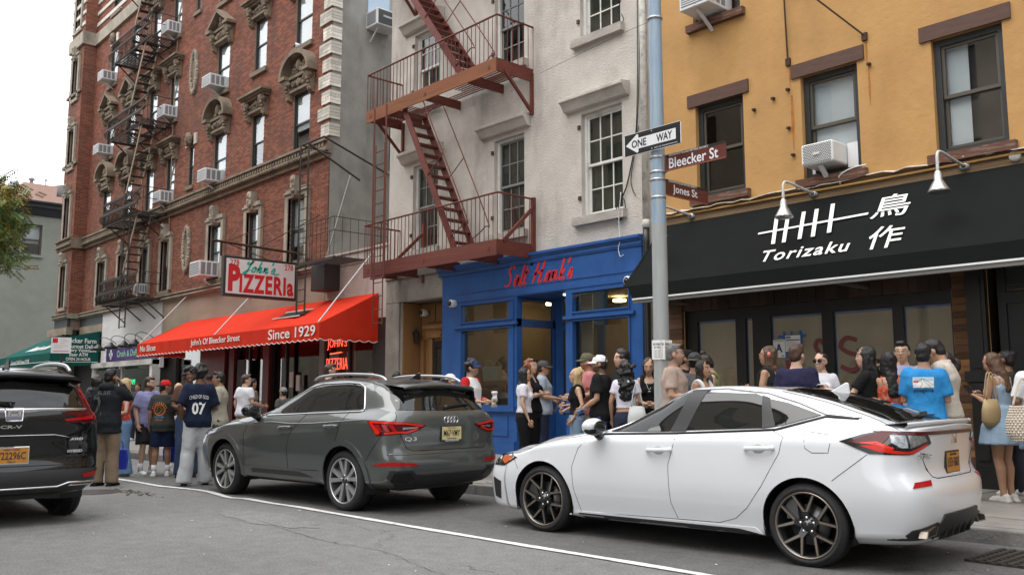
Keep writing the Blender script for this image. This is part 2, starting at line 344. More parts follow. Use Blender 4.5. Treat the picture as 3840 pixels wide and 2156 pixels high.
for pts in ([(-9.2, 4.6), (-7.6, 4.42), (-6.6, 4.5), (-5.6, 4.28), (-4.6, 4.36), (-3.4, 4.2)], [(-8.2, 6.1), (-7.7, 5.95), (-7.4, 5.7)]):
    b = MB(); c = cat([(x, y, 0) for x, y in pts], 14); wd = [rnd.uniform(.0015, .005) for _ in c]; c = [Vector((p.x, p.y + rnd.gauss(0, .012), 0)) for p in c]
    for i in range(len(c) - 1): b.quad((c[i].x, c[i].y - wd[i], .006), (c[i + 1].x, c[i + 1].y - wd[i + 1], .006), (c[i + 1].x, c[i + 1].y + wd[i + 1], .006), (c[i].x, c[i].y + wd[i], .006))
    kind(b.build('road_crack', mat('crack_dirt', (.1, .096, .09), .95, var=.3, vs=20)))
for (px, py, rx, ry) in ((-9.3, 4.75, 1.0, .28), (-5.2, 2.9, 1.3, .5), (-11.5, 3.2, .9, .35)):
    b = MB(); n = 28; b.add([(px + rx * math.cos(2 * math.pi * i / n) * (1 + .12 * math.sin(i * 2.3)), py + ry * math.sin(2 * math.pi * i / n) * (1 + .15 * math.cos(i * 1.7)), .004) for i in range(n)], [tuple(range(n))]); kind(b.build('road_patch', asphalt('patch_asphalt', (.185, .182, .176), (.215, .212, .205)) if 'patch_asphalt' not in bpy.data.materials else bpy.data.materials['patch_asphalt']))

# ================================================================ BUILDINGS
BRICK = mat('red_brick', (.215, .074, .043), .86, var=.22, vs=.9, isl=.26, bump=.3, bs=60, stain=(.075, .05, .042), ss=.75, streak=.3)
BRICKO = mat('red_brick_single', (.215, .074, .043), .86, var=.22, vs=.9, obj=.26, bump=.3, bs=60)
MORT = mat('mortar', (.3, .2, .15), .9, var=.2, vs=2)
WBRICK = mat('white_brick', (.6, .56, .49), .8, var=.12, vs=2, isl=.16, obj=.16, stain=(.22, .19, .15), ss=1.2)
STONE = mat('brownstone', (.2, .155, .108), .85, var=.3, vs=3, bump=.4, bs=25, stain=(.06, .05, .04), ss=1.6, streak=.5)
LSTONE = mat('pale_trim_stone', (.33, .285, .225), .85, var=.25, vs=3, bump=.3, bs=25, stain=(.1, .085, .07), ss=1.3, streak=.4)
DARKF = mat('dark_window_paint', (.028, .034, .032), .5, var=.2)
GLASS = glass_mat('window_glass', (.93, .95, .95), 1.9)
DGLASS = glass_mat('smoky_glass', (.62, .63, .6), 1.7)
BLIND = mat('white_blind', (.6, .605, .61), .8, var=.05, vs=1.5)
DBLIND = mat('grey_curtain', (.3, .3, .28), .9, var=.25, vs=3, st=(7, 1, .3))
DARK = mat('dark_interior', (.02, .019, .018), .9)
STAINW = (.3, .27, .24)
def wall_sheet(b, x0, x1, z0, z1, Y, holes, rec, m=0, mr=0):
    """upright wall facing -Y with openings and their reveals"""
    xs = sorted({x0, x1, *[h[0] for h in holes], *[h[1] for h in holes]}); zs = sorted({z0, z1, *[h[2] for h in holes], *[h[3] for h in holes]})
    xs = [x for x in xs if x0 <= x <= x1]; zs = [z for z in zs if z0 <= z <= z1]
    for a, c in zip(xs, xs[1:]):
        for e, f in zip(zs, zs[1:]):
            if any(h[0] <= (a + c) / 2 <= h[1] and h[2] <= (e + f) / 2 <= h[3] for h in holes): continue
            b.quad((a, Y, e), (c, Y, e), (c, Y, f), (a, Y, f), m)
    for (a, c, e, f) in holes:
        b.quad((a, Y, e), (a, Y + rec, e), (a, Y + rec, f), (a, Y, f), mr); b.quad((c, Y, e), (c, Y + rec, e), (c, Y + rec, f), (c, Y, f), mr)
        b.quad((a, Y, f), (c, Y, f), (c, Y + rec, f), (a, Y + rec, f), mr); b.quad((a, Y, e), (c, Y, e), (c, Y + rec, e), (a, Y + rec, e), mr)
    return b
def window(bld, x0, x1, z0, z1, Y=Y0, rec=.14, fm=None, sm=None, lights=(1, 1), blind=0., bm=None, gm=None, fw=.055, dp=1., left=None, open_=0.):
    """sash window: frame > sash, pane, blind; lights = panes across and up per sash"""
    fm = fm or DARKF; sm = sm or fm; gm = gm or GLASS; y = Y + rec
    b = MB(); b.box(x0, x0 + fw, y - .03, y + .1, z0, z1); b.box(x1 - fw, x1, y - .03, y + .1, z0, z1); b.box(x0 + fw, x1 - fw, y - .03, y + .1, z1 - fw, z1); b.box(x0 + fw, x1 - fw, y - .03, y + .1, z0, z0 + fw)
    f = b.build('window', fm, bld); zm = (z0 + z1) / 2; xa, xb = x0 + fw, x1 - fw
    for k, (za, zb, yy) in enumerate(((zm - .02, z1 - fw, y), (z0 + fw + open_, zm + .02 + open_, y + .045 * dp))):
        b = MB(); t = .042; tk = .04 * dp; b.box(xa, xa + t, yy, yy + tk, za, zb); b.box(xb - t, xb, yy, yy + tk, za, zb); b.box(xa + t, xb - t, yy, yy + tk, za, za + t * 1.2); b.box(xa + t, xb - t, yy, yy + tk, zb - t, zb)
        nx, nz_ = lights; gx0, gx1, gz0, gz1 = xa + t, xb - t, za + t * 1.2, zb - t
        for i in range(1, nx): xx = gx0 + (gx1 - gx0) * i / nx; b.box(xx - .012, xx + .012, yy + .002, yy + .036, gz0, gz1)
        for i in range(1, nz_): zz = gz0 + (gz1 - gz0) * i / nz_; b.box(gx0, gx1, yy + .004, yy + .034, zz - .012, zz + .012)
        b.build('sash', sm, f)
        for i in range(nx):
            for j in range(nz_): piece('pane', gm, f, gx0 + (gx1 - gx0) * i / nx, gx0 + (gx1 - gx0) * (i + 1) / nx, yy + .018 * dp, yy + .022 * dp, gz0 + (gz1 - gz0) * j / nz_, gz0 + (gz1 - gz0) * (j + 1) / nz_)
    if blind: MB().box(xa, xb, y + .092 * dp, y + .092 * dp + .006, z1 - fw - (z1 - z0 - 2 * fw) * blind, z1 - fw).build('blind', bm or BLIND, f)
    if left: MB().box(xa, xa + (xb - xa) * left, y + .105, y + .11, z0 + fw, z1 - fw).build('curtain', bm or BLIND, f)  # the yellow house passes pale sheets here that stand for reflections
    return f
def shell(b, x0, x1, z0, z1, ya, yb, m=0):
    """side walls, back and roof of a hollow building"""
    b.box(x0, x0 + .25, ya, yb, z0, z1, m); b.box(x1 - .25, x1, ya, yb, z0, z1, m); b.box(x0 + .25, x1 - .25, yb - .25, yb, z0, z1, m); b.box(x0 + .25, x1 - .25, ya + .3, yb - .25, z1 - .2, z1, m); return b
def bricks(x0, x1, z0, z1, Y, holes, ln=.205, ht=.0685, j=.013, d=.009, axis='x', seed=1):
    """running-bond brick courses clipped at the openings -> list of boxes"""
    r = np.random.RandomState(seed); out = []; k = 0; z = z0
    while z + ht <= z1 + 1e-6:
        x = x0 - (ln + j) * (.5 if k % 2 else 0); segs = [(x0, x1)]
        for h in holes:
            if h[2] < z + ht - .004 and h[3] > z + .004:
                ns = []
                for a, c in segs:
                    if h[0] > a: ns.append((a, min(c, h[0])))
                    if h[1] < c: ns.append((max(a, h[1]), c))
                segs = [s for s in ns if s[1] - s[0] > .02]
        while x < x1:
            for a, c in segs:
                p, q = max(x, a), min(x + ln, c)
                if q - p > .03: out.append((p, q, z, z + ht - j, d + r.uniform(-.004, .004)))
            x += ln + j
        z += ht; k += 1
    return out
def brick_stuff(b, bs, Y, m=0, axis='x'):
    for (a, c, e, f, d) in bs:
        if axis == 'x': v = [(a, Y - d, e), (c, Y - d, e), (c, Y - d, f), (a, Y - d, f), (a, Y, e), (c, Y, e), (c, Y, f), (a, Y, f)]
        else: v = [(Y + d, a, e), (Y + d, c, e), (Y + d, c, f), (Y + d, a, f), (Y, a, e), (Y, c, e), (Y, c, f), (Y, a, f)]
        b.add(v, [(0, 1, 2, 3), (4, 0, 3, 7), (1, 5, 6, 2), (3, 2, 6, 7), (4, 5, 1, 0)], m)
    return b

# ---------------------------------------------------------------- red brick tenement
RED = thing('red_brick_building', 'tall red brick tenement with carved stone window hoods and a black fire escape', 'building', (-34, Y0, 0))
RX0, RX1 = -44.9, -21.6; PX = -42.95; PY = 12.05          # the left end is a projecting pier
FL = [(5.22, 7.1), (8.42, 10.3), (11.72, 13.5), (15.02, 16.9), (18.4, 20.2)]
COLS = dict(R=(-23.75, -22.75), Q=(-26.48, -25.63), P=(-29.35, -28.35), N=(-33.6, -32.78), M=(-35.75, -34.9), L=(-38.25, -37.3), K=(-40.85, -39.85))
holes = [(a, c, e, f) for (a, c) in COLS.values() for (e, f) in FL] + [(-31.48, -31.05, 8.85, 10.32), (-31.42, -30.98, 15.4, 16.9)]
bk = bricks(PX, RX1, 4.98, 20.9, Y0, holes, seed=3)
bk.sort(key=lambda q: (q[0] + 22.5) ** 2 * .35 + (q[2] - 6.5) ** 2)
for q in bk[:300]: piece('brick', BRICKO, RED, q[0], q[1], Y0 - q[4], Y0 + .03, q[2], q[3])
b = brick_stuff(MB(), bk[300:], Y0)
ph = [(-44.3, -43.5, e + .12, f + .14) for e, f in FL]
brick_stuff(b, bricks(RX0, PX, 4.98, 20.9, PY, ph, seed=5), PY); brick_stuff(b, bricks(PY, Y0, 4.98, 20.9, PX, [], seed=6), PX, axis='y')
kind(b.build('brickwork', BRICK, RED, fix=False), 'stuff')
b = MB(); wall_sheet(b, PX, RX1 - .01, 4.3, 21, Y0, holes, .2); wall_sheet(b, RX0, PX, 4.3, 21, PY, ph, .2); b.box(PX - .1, PX, PY, Y0 + .3, 4.3, 21)
b.build('mortar_wall', MORT, RED, fix=False)
GREYW = mat('grey_render', (.29, .28, .255), .9, var=.25, vs=1.2, bump=.4, bs=14, stain=(.12, .11, .1), ss=.9, streak=.35)
b = MB(); b.box(RX0, RX0 + .3, PY + .2, 26, 0, 21); b.box(RX0 + .3, RX1, 25.7, 26, 0, 21); b.box(RX0 + .3, RX1, Y0 + .3, 25.7, 20.8, 21)
sh_ = [(14.6, 15.7, 7.9, 10.1), (14.6, 15.7, 4.5, 6.5), (15.0, 15.9, 11.5, 13.0)]
ys = sorted({Y0 + .02, 25.7, *[h[0] for h in sh_], *[h[1] for h in sh_]}); zs = sorted({0, 21, *[h[2] for h in sh_], *[h[3] for h in sh_]})
for a, c in zip(ys, ys[1:]):
    for e, f in zip(zs, zs[1:]):
        if not any(h[0] <= (a + c) / 2 <= h[1] and h[2] <= (e + f) / 2 <= h[3] for h in sh_): b.box(RX1 - .3, RX1, a, c, e, f)
b.build('side_wall', GREYW, RED, fix=False)
for a, c, e, f in sh_:
    fr = MB().box(RX1 - .28, RX1 - .16, a, a + .06, e, f).box(RX1 - .28, RX1 - .16, c - .06, c, e, f).box(RX1 - .28, RX1 - .16, a + .06, c - .06, f - .06, f).box(RX1 - .28, RX1 - .16, a + .06, c - .06, e, e + .06).box(RX1 - .26, RX1 - .18, a + .06, c - .06, (e + f) / 2 - .03, (e + f) / 2 + .03).build('side_window', DARKF, RED)
    piece('pane', DGLASS, fr, RX1 - .23, RX1 - .22, a + .06, c - .06, e + .06, f - .06)
    piece('sill', GREYW, RED, RX1 - .2, RX1 + .06, a - .05, c + .05, e - .09, e)
rs = random.Random(11)
for nm, (a, c) in COLS.items():
    for i, (e, f) in enumerate(FL):
        bl = 1. if rs.random() < .62 else rs.uniform(.45, .8)
        if i == 0: window(RED, a, c, e, f, blind=rs.uniform(.45, 1), bm=mat('dull_blind', (.46, .48, .48), .8), rec=.07, fw=.045, dp=.5)
        else: window(RED, a, c, e, f, blind=bl, rec=.07, fw=.04, dp=.5)
        piece('sill', STONE, RED, a - .1, c + .1, Y0 - .1, Y0 + .16, e - .14, e)
for (a, c, e, f) in ph: window(RED, a, c, e, f, Y=PY, blind=.9, rec=.08, fw=.04, dp=.5); piece('sill', LSTONE, RED, a - .12, c + .12, PY - .09, PY + .16, e - .15, e)
for (a, c, e, f) in holes[-2:]: window(RED, a, c, e, f, blind=1, rec=.06, fw=.035, dp=.5); piece('sill', STONE, RED, a - .1, c + .1, Y0 - .08, Y0 + .12, e - .13, e)
def lumps(b, x0, x1, z0, z1, y, n, r=.05, seed=0, m=0):
    q = random.Random(seed)
    for _ in range(n):
        s = r * q.uniform(.5, 1.15); b.ell((q.uniform(x0 + s, x1 - s), y - s * .2, q.uniform(z0 + s, z1 - s)), (s * q.uniform(.6, 1.2), s * 1.1, s * q.uniform(.7, 1.6)), 6, 5, m)
def console(x, zt, h=.62, wd=.24, p=.27, Y=Y0):
    """carved scroll bracket"""
    b = MB(); out = [(Y, zt), (Y - p, zt), (Y - p - .01, zt - h * .12), (Y - p * .9, zt - h * .3), (Y - p * .62, zt - h * .45), (Y - p * .45, zt - h * .7), (Y - p * .5, zt - h * .85), (Y - p * .32, zt - h), (Y, zt - h)]
    b.prism(out, 'x', x - wd * .4, x + wd * .4)
    for s in (-1, 1): b.lathe([(.001, 0), (p * .36, 0), (p * .36, .03), (p * .2, .035), (p * .18, .05), (.001, .055)], (x + s * wd * .4 - (.055 if s < 0 else 0), Y - p * .62, zt - h * .2), 'x', 10)
    for k in range(4): b.ell((x, Y - p * (.8 - .13 * k), zt - h * (.38 + .16 * k)), (wd * (.4 - .05 * k), .05, .06), 8, 5)
    lumps(b, x - wd / 2, x + wd / 2, zt - h, zt - h * .2, Y - p * .45, 12, .05, int(abs(x * 100)))
    return b
def hood(a, c, zt, style, Y=Y0):
    """window hood: two consoles, carved panel and a flat, triangular or arched pediment"""
    for x in (a - .14, c + .14): console(x, zt + .42, Y=Y).build('console', STONE, RED)
    b = MB(); b.box(a - .02, c + .02, Y - .14, Y, zt + .02, zt + .1); b.box(a - .02, c + .02, Y - .06, Y, zt + .1, zt + .42); lumps(b, a, c, zt + .1, zt + .42, Y - .08, 26, .075, int(abs(a * 77)))
    b.build('carved_panel', STONE, RED)
    zb = zt + .42; x0, x1 = a - .34, c + .34
    if style == 'flat':
        MB().box(x0, x1, Y - .2, Y, zb, zb + .07).box(x0 - .05, x1 + .05, Y - .28, Y, zb + .07, zb + .13).box(x0 - .1, x1 + .1, Y - .36, Y, zb + .13, zb + .2).build('cornice', STONE, RED); return
    MB().box(a - .02, c + .02, Y - .18, Y, zb, zb + .09).box(x0 - .04, a - .02, Y - .34, Y, zb, zb + .1).box(c + .02, x1 + .04, Y - .34, Y, zb, zb + .1).build('cornice', STONE, RED)
    b = MB(); xc = (x0 + x1) / 2; hw = (x1 - x0) / 2 + .04; zc = zb + .1
    if style == 'tri':
        hg = .62; b.prism([(x0 - .04, zc), (xc, zc + hg), (x1 + .04, zc), (x1 - .12, zc), (xc, zc + hg - .14), (x0 + .12, zc)], 'y', Y - .34, Y)
        pan = MB().prism([(x0 + .1, zc), (xc, zc + hg - .13), (x1 - .1, zc)], 'y', Y - .06, Y + .005); lumps(pan, xc - .3, xc + .3, zc, zc + .26, Y - .1, 16, .07, int(abs(a * 31))); pan.ell((xc, Y - .12, zc + .25), (.1, .1, .15))
    else:
        n = 14; hg = .68; P = [(xc - hw * math.cos(math.pi * i / n), zc + hg * math.sin(math.pi * i / n)) for i in range(n + 1)]; Q = [(xc - (hw - .13) * math.cos(math.pi * i / n), zc + (hg - .13) * math.sin(math.pi * i / n)) for i in range(n + 1)]
        for i in range(n):
            q = [P[i], P[i + 1], Q[i + 1], Q[i]]; b.add([(u, Y - .34, v_) for u, v_ in q] + [(u, Y, v_) for u, v_ in q], [(0, 1, 2, 3), (0, 4, 5, 1), (3, 2, 6, 7)])
        pan = MB().prism(Q, 'y', Y - .05, Y + .005); lumps(pan, xc - .4, xc + .4, zc, zc + .4, Y - .09, 24, .07, int(abs(a * 31))); pan.ell((xc, Y - .12, zc + .25), (.13, .1, .2), 10, 8)
    b.build('pediment', STONE, RED); pan.build('tympanum', STONE, RED)
ST = {1: dict(R='arch', Q='flat', P='arch', N='flat', M='flat', L='arch', K='arch'), 2: dict(R='flat', Q='flat', P='tri', N='flat', M='flat', L='tri', K='tri'), 3: dict(R='arch', Q='flat', P='arch', N='flat', M='flat'), 4: dict(R='flat')}
for i, d in ST.items():
    for nm, stl in d.items(): hood(*COLS[nm], FL[i][1], stl)
def architrave(a, c, e, f, Y=Y0):
    b = MB(); t = .13
    for s, x in ((-1, a), (1, c)):
        for k, (u, p) in enumerate(((0, .1), (.09, .07), (.15, .04))): b.box(min(x, x + s * (t - u * .6 + .05)), max(x, x + s * (t - u * .6 + .05)), Y - p, Y, e, f + .02)
    b.box(a - .18, c + .18, Y - .1, Y, f + .02, f + .14); b.box(a - .2, c + .2, Y - .15, Y, f + .14, f + .2); b.box(a - .12, c + .12, Y - .12, Y, f + .2, f + .28)
    b.build('architrave', LSTONE, RED); xc = (a + c) / 2; k = MB().prism([(Y, f), (Y - .17, f + .05), (Y - .24, f + .3), (Y - .22, f + .6), (Y, f + .62)], 'x', xc - .13, xc + .13)
    k.ell((xc, Y - .2, f + .5), (.11, .1, .13), 8, 6); lumps(k, xc - .16, xc + .16, f + .1, f + .64, Y - .2, 26, .055, int(abs(a * 9))); k.build('keystone', LSTONE, RED)
for nm in COLS: architrave(*COLS[nm], *FL[0])
for h in ph: architrave(*h, Y=PY)
for (a, c, e, f) in holes[-2:-1] + [(-40.85, -39.85, *FL[3])]:
    b = MB(); xc = (a + c) / 2; b.ell((xc, Y0 - .12, f + .28), (.14, .14, .2), 8, 6); lumps(b, xc - .25, xc + .25, f, f + .5, Y0 - .12, 34, .075, 5); b.build('keystone', STONE, RED)
    for s in (-1, 1): piece('stone_block', WBRICK, RED, xc + s * .36 - .12, xc + s * .36 + .12, Y0 - .06, Y0, f + .02, f + .42)
for zc, lab in ((6.55, 'lower'), (13.1, 'upper')):          # two oval niches
    b = MB(); n = 40; pan = []; xc = -31.27
    for i in range(n):
        a = 2 * math.pi * i / n; rx, rz_ = .26, .68 + .1 * abs(math.sin(a)) ** 4; px, pz = xc + rx * math.cos(a), zc + rz_ * math.sin(a); pan.append((px, pz))
        b.ell((px, Y0 - .04, pz), (.075, .09, .085), 6, 5); lumps(b, px - .1, px + .1, pz - .1, pz + .1, Y0 - .07, 3, .04, i)
    f = b.build('oval_niche', LSTONE, RED); MB().prism(pan, 'y', Y0 - .04, Y0 - .02).build('niche_panel', STONE, f)
def belt(z, h, m, xs=(RX0, PX, RX1)):
    b = MB()
    for (a, c, Y) in ((xs[0] - .15, xs[1] + .15, PY), (xs[1] + .15, xs[2] + .12, Y0)):
        b.box(a, c, Y - .1, Y, z, z + h * .3); b.box(a, c, Y - .2, Y, z + h * .3, z + h * .5); b.box(a, c, Y - .13, Y, z + h * .5, z + h * .85); b.box(a, c, Y - .22, Y, z + h * .85, z + h)
    b.box(xs[1] - .05, xs[1] + .15, PY, Y0, z, z + h); return b
b = belt(7.98, .5, STONE); x = PX + .3
while x < RX1 - .1:
    b.box(x, x + .1, Y0 - .185, Y0 - .12, 8.26, 8.36); b.box(x + .04, x + .12, Y0 - .18, Y0 - .12, 8.36, 8.4); b.ell((x + .05, Y0 - .2, 8.16), (.05, .06, .07), 6, 4); x += .17
b.build('belt_course', STONE, RED); belt(4.8, .22, LSTONE).build('string_course', LSTONE, RED)
b = MB(); b.box(RX0 - .1, PX + .1, PY - .12, PY, 17.55, 18.15); b.box(PX, -35, Y0 - .12, Y0, 17.55, 18.1); b.box(PX, PX + .1, PY, Y0, 17.55, 18.15); b.build('stone_course', LSTONE, RED)
b = MB(); b.box(RX0 - .1, PX + .05, PY - .1, PY, 15.3, 15.42); b.box(RX0 - .1, PX + .05, PY - .1, PY, 11.9, 12.05); b.build('string_course', STONE, RED)
for k in range(4):
    z = 18.5 + k * .55; MB().box(RX0 - .03, PX + .03, PY - .05, PY, z, z + .17).box(PX, -39, Y0 - .05, Y0, z, z + .17).build('stone_band', WBRICK, RED)
z = 8.6; k = 0
while z < 20.5:                                        # white brick quoins at the right-hand corner
    ln = .62 if k % 2 else .42; q = MB()
    for j in range(4):
        brick_stuff(q, bricks(RX1 - ln, RX1 + .02, z + j * .093, z + j * .093 + .093, Y0, [], .2, .09, .008, .05, seed=k * 7 + j), Y0)
        q.box(RX1 - .02, RX1 + .035, Y0 - .05, Y0 + .3, z + j * .093, z + j * .093 + .083)
    q.build('quoin', WBRICK, RED, fix=False); z += .45 if k % 2 else .5; k += 1
# ground-floor strip of the red building
SHOPW = mat('white_shop_board', (.7, .7, .69), .6, var=.06, stain=(.45, .43, .4), ss=1.5)
BEIGE = mat('beige_stucco', (.33, .27, .2), .85, var=.25, vs=1.3, bump=.2, stain=(.1, .085, .07), ss=1, streak=.3)
SLATE = mat('dark_slate_panel', (.06, .068, .072), .6, var=.15)
piece('dark_fascia', SLATE, RED, RX0, PX + .02, PY - .04, PY + .1, 4.42, 4.8); piece('dark_fascia', SLATE, RED, PX + .02, -39.9, Y0 - .04, Y0 + .1, 4.42, 4.8)
piece('lower_fascia', BEIGE, RED, RX0 - 1, PX + .02, PY - .06, PY + .2, 4.08, 4.42); piece('lower_fascia', BEIGE, RED, PX + .02, -39.9, Y0 - .06, Y0 + .2, 4.08, 4.42)
piece('white_board', SHOPW, RED, -39.86, -33.25, Y0 - .05, Y0 + .1, 3.55, 4.8); piece('white_board', SHOPW, RED, -39.86, -33.25, Y0 - .045, Y0 + .1, 2.4, 3.54)
piece('stucco_band', BEIGE, RED, -33.22, RX1, Y0 - .03, Y0 + .1, 3.4, 4.8)
b = MB(); wall_sheet(b, RX0, RX1, 0, 4.8, Y0 + .3, [(-38.9, -34.2, .5, 2.4), (-32.6, -30.5, .14, 3.3), (-30.2, -28.3, .5, 3.3), (-27.6, -25.6, .14, 3.3), (-25.2, -21.9, .9, 3.3)], .2)
b.build('shop_wall', mat('black_shopfront', (.022, .02, .019), .5, var=.3), RED)

# ---------------------------------------------------------------- white stucco house with the blue shopfront
STUC = mat('rough_white_stucco', (.52, .48, .43), .92, var=.13, vs=2.5, bump=1.0, bs=26, stain=(.2, .175, .15), ss=.75, streak=.35)
STUCD = mat('dirty_stucco', (.27, .245, .215), .92, var=.22, vs=2, bump=1.0, bs=26, stain=(.1, .09, .08), ss=1.4, streak=.3)
WPAINT = mat('white_paint', (.68, .67, .63), .5, var=.06, stain=(.4, .37, .33), ss=3)
WH = thing('white_stucco_house', 'grimy white stucco house with many paned windows above a blue shopfront', 'building', (-14, Y0, 0))
WX0, WX1 = -18.6, -10.05
GSASH = mat('grey_sash_paint', (.2, .21, .2), .5, var=.1)
WIN = [(-17.58, -16.58, 4.82, 6.92), (-14.55, -13.58, 4.8, 6.9), (-11.92, -10.86, 4.8, 6.88), (-17.58, -16.58, 8.42, 10.25), (-14.55, -13.58, 8.5, 10.4), (-11.92, -10.86, 8.42, 10.3)]
DOORH = (-18.02, -16.25, .14, 3.6); SHOPH = (-16.22, -10.42, .14, 4.1)
b = MB(); wall_sheet(b, WX0, WX1, 3.62, 13.5, Y0, WIN + [(-16.22, -10.42, 3.62, 4.1)], .2); wall_sheet(b, WX0, WX1, .1, 3.62, Y0, [(-18.02, -16.25, .1, 3.62), (-16.22, -10.42, .1, 3.62)], .2)
shell(b, WX0, WX1, 0, 13.5, Y0 + .02, 24); b.build('stucco_wall', STUC, WH, fix=False)
b = MB(); b.box(WX0 - .005, -16.24, Y0 - .05, Y0, 3.6, 4.3); b.box(WX0 - .01, -16.24, Y0 - .09, Y0, 4.18, 4.36); b.box(WX0 - .005, -18.02, Y0 - .05, Y0, .14, 3.6); b.build('stucco_lintel', STUCD, WH, bev=.015)
for i, h in enumerate(WIN):
    a, c, e, f = h; wf = i in (2, 5)
    window(WH, a, c, e, f, rec=.13, fm=WPAINT, sm=WPAINT if wf or i == 3 else GSASH, lights=(3, 2), fw=.06, gm=DGLASS, left=(None, .9, .95, None, None, .8)[i], bm=mat('pale_net_curtain', (.3, .31, .29), .9, var=.18, vs=2, st=(9, 1, .3)), blind=.97 if i == 3 else (.5 if i == 0 else 0))
    piece('sill', STUC, WH, a - .18, c + .1, Y0 - .12, Y0 + .12, e - .16, e)
    xa, xb = a - .4, c + .2
    b = MB(); b.prism([(Y0, f + .08), (Y0 - .1, f + .1), (Y0 - .2, f + .25), (Y0 - .25, f + .27), (Y0 - .25, f + .34), (Y0, f + .38)], 'x', xa, xb); b.build('window_hood', STUC, WH, bev=.008)
    for z in (e + .35, f - .3): piece('shutter_hinge', mat('hinge_iron', (.06, .035, .025), .7), WH, a - .07, a - .01, Y0 - .04, Y0 + .02, z, z + .08)
TAN = mat('brown_door_wood', (.3, .155, .06), .6, var=.2, vs=5, st=(1, 1, .2))
t = WH; y = Y0 + .62
b = MB(); b.box(-18.02, -16.25, y, y + .1, .14, 3.6); b.build('door_surround', TAN, t)
piece('reveal', TAN, t, -18.02, -17.98, Y0 + .06, y, .14, 3.6); piece('reveal', TAN, t, -16.3, -16.25, Y0 + .1, y, .14, 3.6)
for x in (-17.95, -17.6, -16.5): piece('pilaster', TAN, t, x, x + .13, y - .07, y, .14, 2.72)
piece('door_cornice', TAN, t, -17.75, -16.28, y - .16, y, 2.96, 3.05); piece('door_frieze', TAN, t, -17.72, -16.28, y - .1, y, 2.74, 2.96)
for k in range(4): piece('transom_panel', mat('transom_wood', (.22, .115, .045), .6, var=.2), t, -17.72 + k * .37, -17.4 + k * .37, y - .05, y, 3.12, 3.55)
letters('280', .32, .16, FRONT(-16.95, y - .11, 2.85), mat('dark_numerals', (.05, .035, .02), .4, .5), t, 'house_number', bold=.01)
d = MB().box(-17.45, -16.52, y - .06, y - .02, .16, 2.66).build('door', mat('black_door_paint', (.018, .02, .02), .35), t)
for i in range(4): piece('pane', DGLASS, d, -17.33 + i * .175, -17.17 + i * .175, y - .075, y - .065, 1.2, 2.5)
for z in (1.5, 1.85, 2.2): piece('glazing_bar', mat('black_door_paint'), d, -17.36, -16.6, y - .09, y - .06, z, z + .025)
# blue shopfront = part of the house
BLUE = mat('blue_shop_paint', (.022, .092, .29), .42, var=.16, vs=2.5, bump=.2, bs=30, stain=(.015, .058, .19), ss=1.4, streak=.4, spec=.4)
y = Y0 - .08
b = MB(); wall_sheet(b, -16.22, -10.42, .14, 4.08, y, [(-15.54, -14.01, 2.94, 3.33), (-15.54, -14.01, 1.15, 2.77), (-13.74, -12.31, .14, 3.4), (-12.11, -10.67, 2.94, 3.34), (-12.11, -10.67, 1.1, 2.78)], .16)
b.box(-16.27, -16.1, y + .003, Y0 + .25, .14, 4.08); b.box(-10.5, -10.38, y + .003, Y0 + .1, .14, 4.08); b.build('shopfront', BLUE, WH, fix=False)
MB().prism([(Y0, 4.05), (y - .02, 4.05), (y - .04, 4.1), (y - .03, 4.14), (y - .07, 4.18), (y - .1, 4.2), (y - .1, 4.25), (Y0, 4.27)], 'x', -16.38, -10.36).build('shop_cornice', BLUE, WH)
for z0, z1, p in ((.14, .42, .06), (1.02, 1.12, .07)): piece('plinth', BLUE, WH, -16.24, -13.76, y - p, y, z0, z1); piece('plinth', BLUE, WH, -12.33, -10.4, y - p, y, z0, z1)
for x0, x1 in ((-15.78, -13.7), (-12.34, -10.54)):
    piece('transom_bar', BLUE, WH, x0, x1, y - .06, y, 2.82, 2.88)
    for z in (1.1, 2.77, 2.93, 3.33): piece('window_bead', BLUE, WH, x0 + .2, x1 - .12, y - .025, y, z, z + .03)
    for x in (x0 + .2, x1 - .15): piece('window_bead', BLUE, WH, x, x + .03, y - .025, y, 1.12, 3.34)
    piece('raised_panel', BLUE, WH, x0 + .3, x1 - .3, y - .02, y, .52, .92)
for z in (3.42, 3.6): piece('fascia_bead', BLUE, WH, -15.8, -10.56, y - .015, y, z, z + .025)
for a in ((-15.54, -14.01, 2.94, 3.33), (-15.54, -14.01, 1.15, 2.77), (-12.11, -10.67, 2.94, 3.34), (-12.11, -10.67, 1.1, 2.78)): piece('shop_pane', DGLASS, WH, a[0], a[1], y + .08, y + .09, a[2], a[3])
# recessed entrance
b = MB(); e_ = y + .004; b.box(-13.8, -13.735, e_, Y0 + 1.1, .14, 1.1); b.box(-13.8, -13.735, e_, Y0 + 1.1, 2.78, 2.94); b.box(-13.8, -13.735, e_, Y0 + 1.1, 3.34, 3.42); b.box(-13.8, -13.735, e_, y + .14, 1.1, 3.34); b.box(-13.8, -13.735, Y0 + .98, Y0 + 1.1, 1.1, 3.34)
b.box(-12.315, -12.26, e_, Y0 + 1.1, .14, 1.1); b.box(-12.315, -12.26, e_, Y0 + 1.1, 2.78, 3.4); b.box(-12.315, -12.26, e_, y + .1, 1.1, 2.78); b.box(-13.8, -12.26, e_, Y0 + 1.1, 3.398, 3.5)
b.build('entrance_recess', BLUE, WH); piece('shop_pane', DGLASS, WH, -13.77, -13.76, y + .14, Y0 + .98, 1.1, 2.78); piece('shop_pane', DGLASS, WH, -13.77, -13.76, y + .14, Y0 + .98, 2.94, 3.34)
yd = Y0 + 1.04
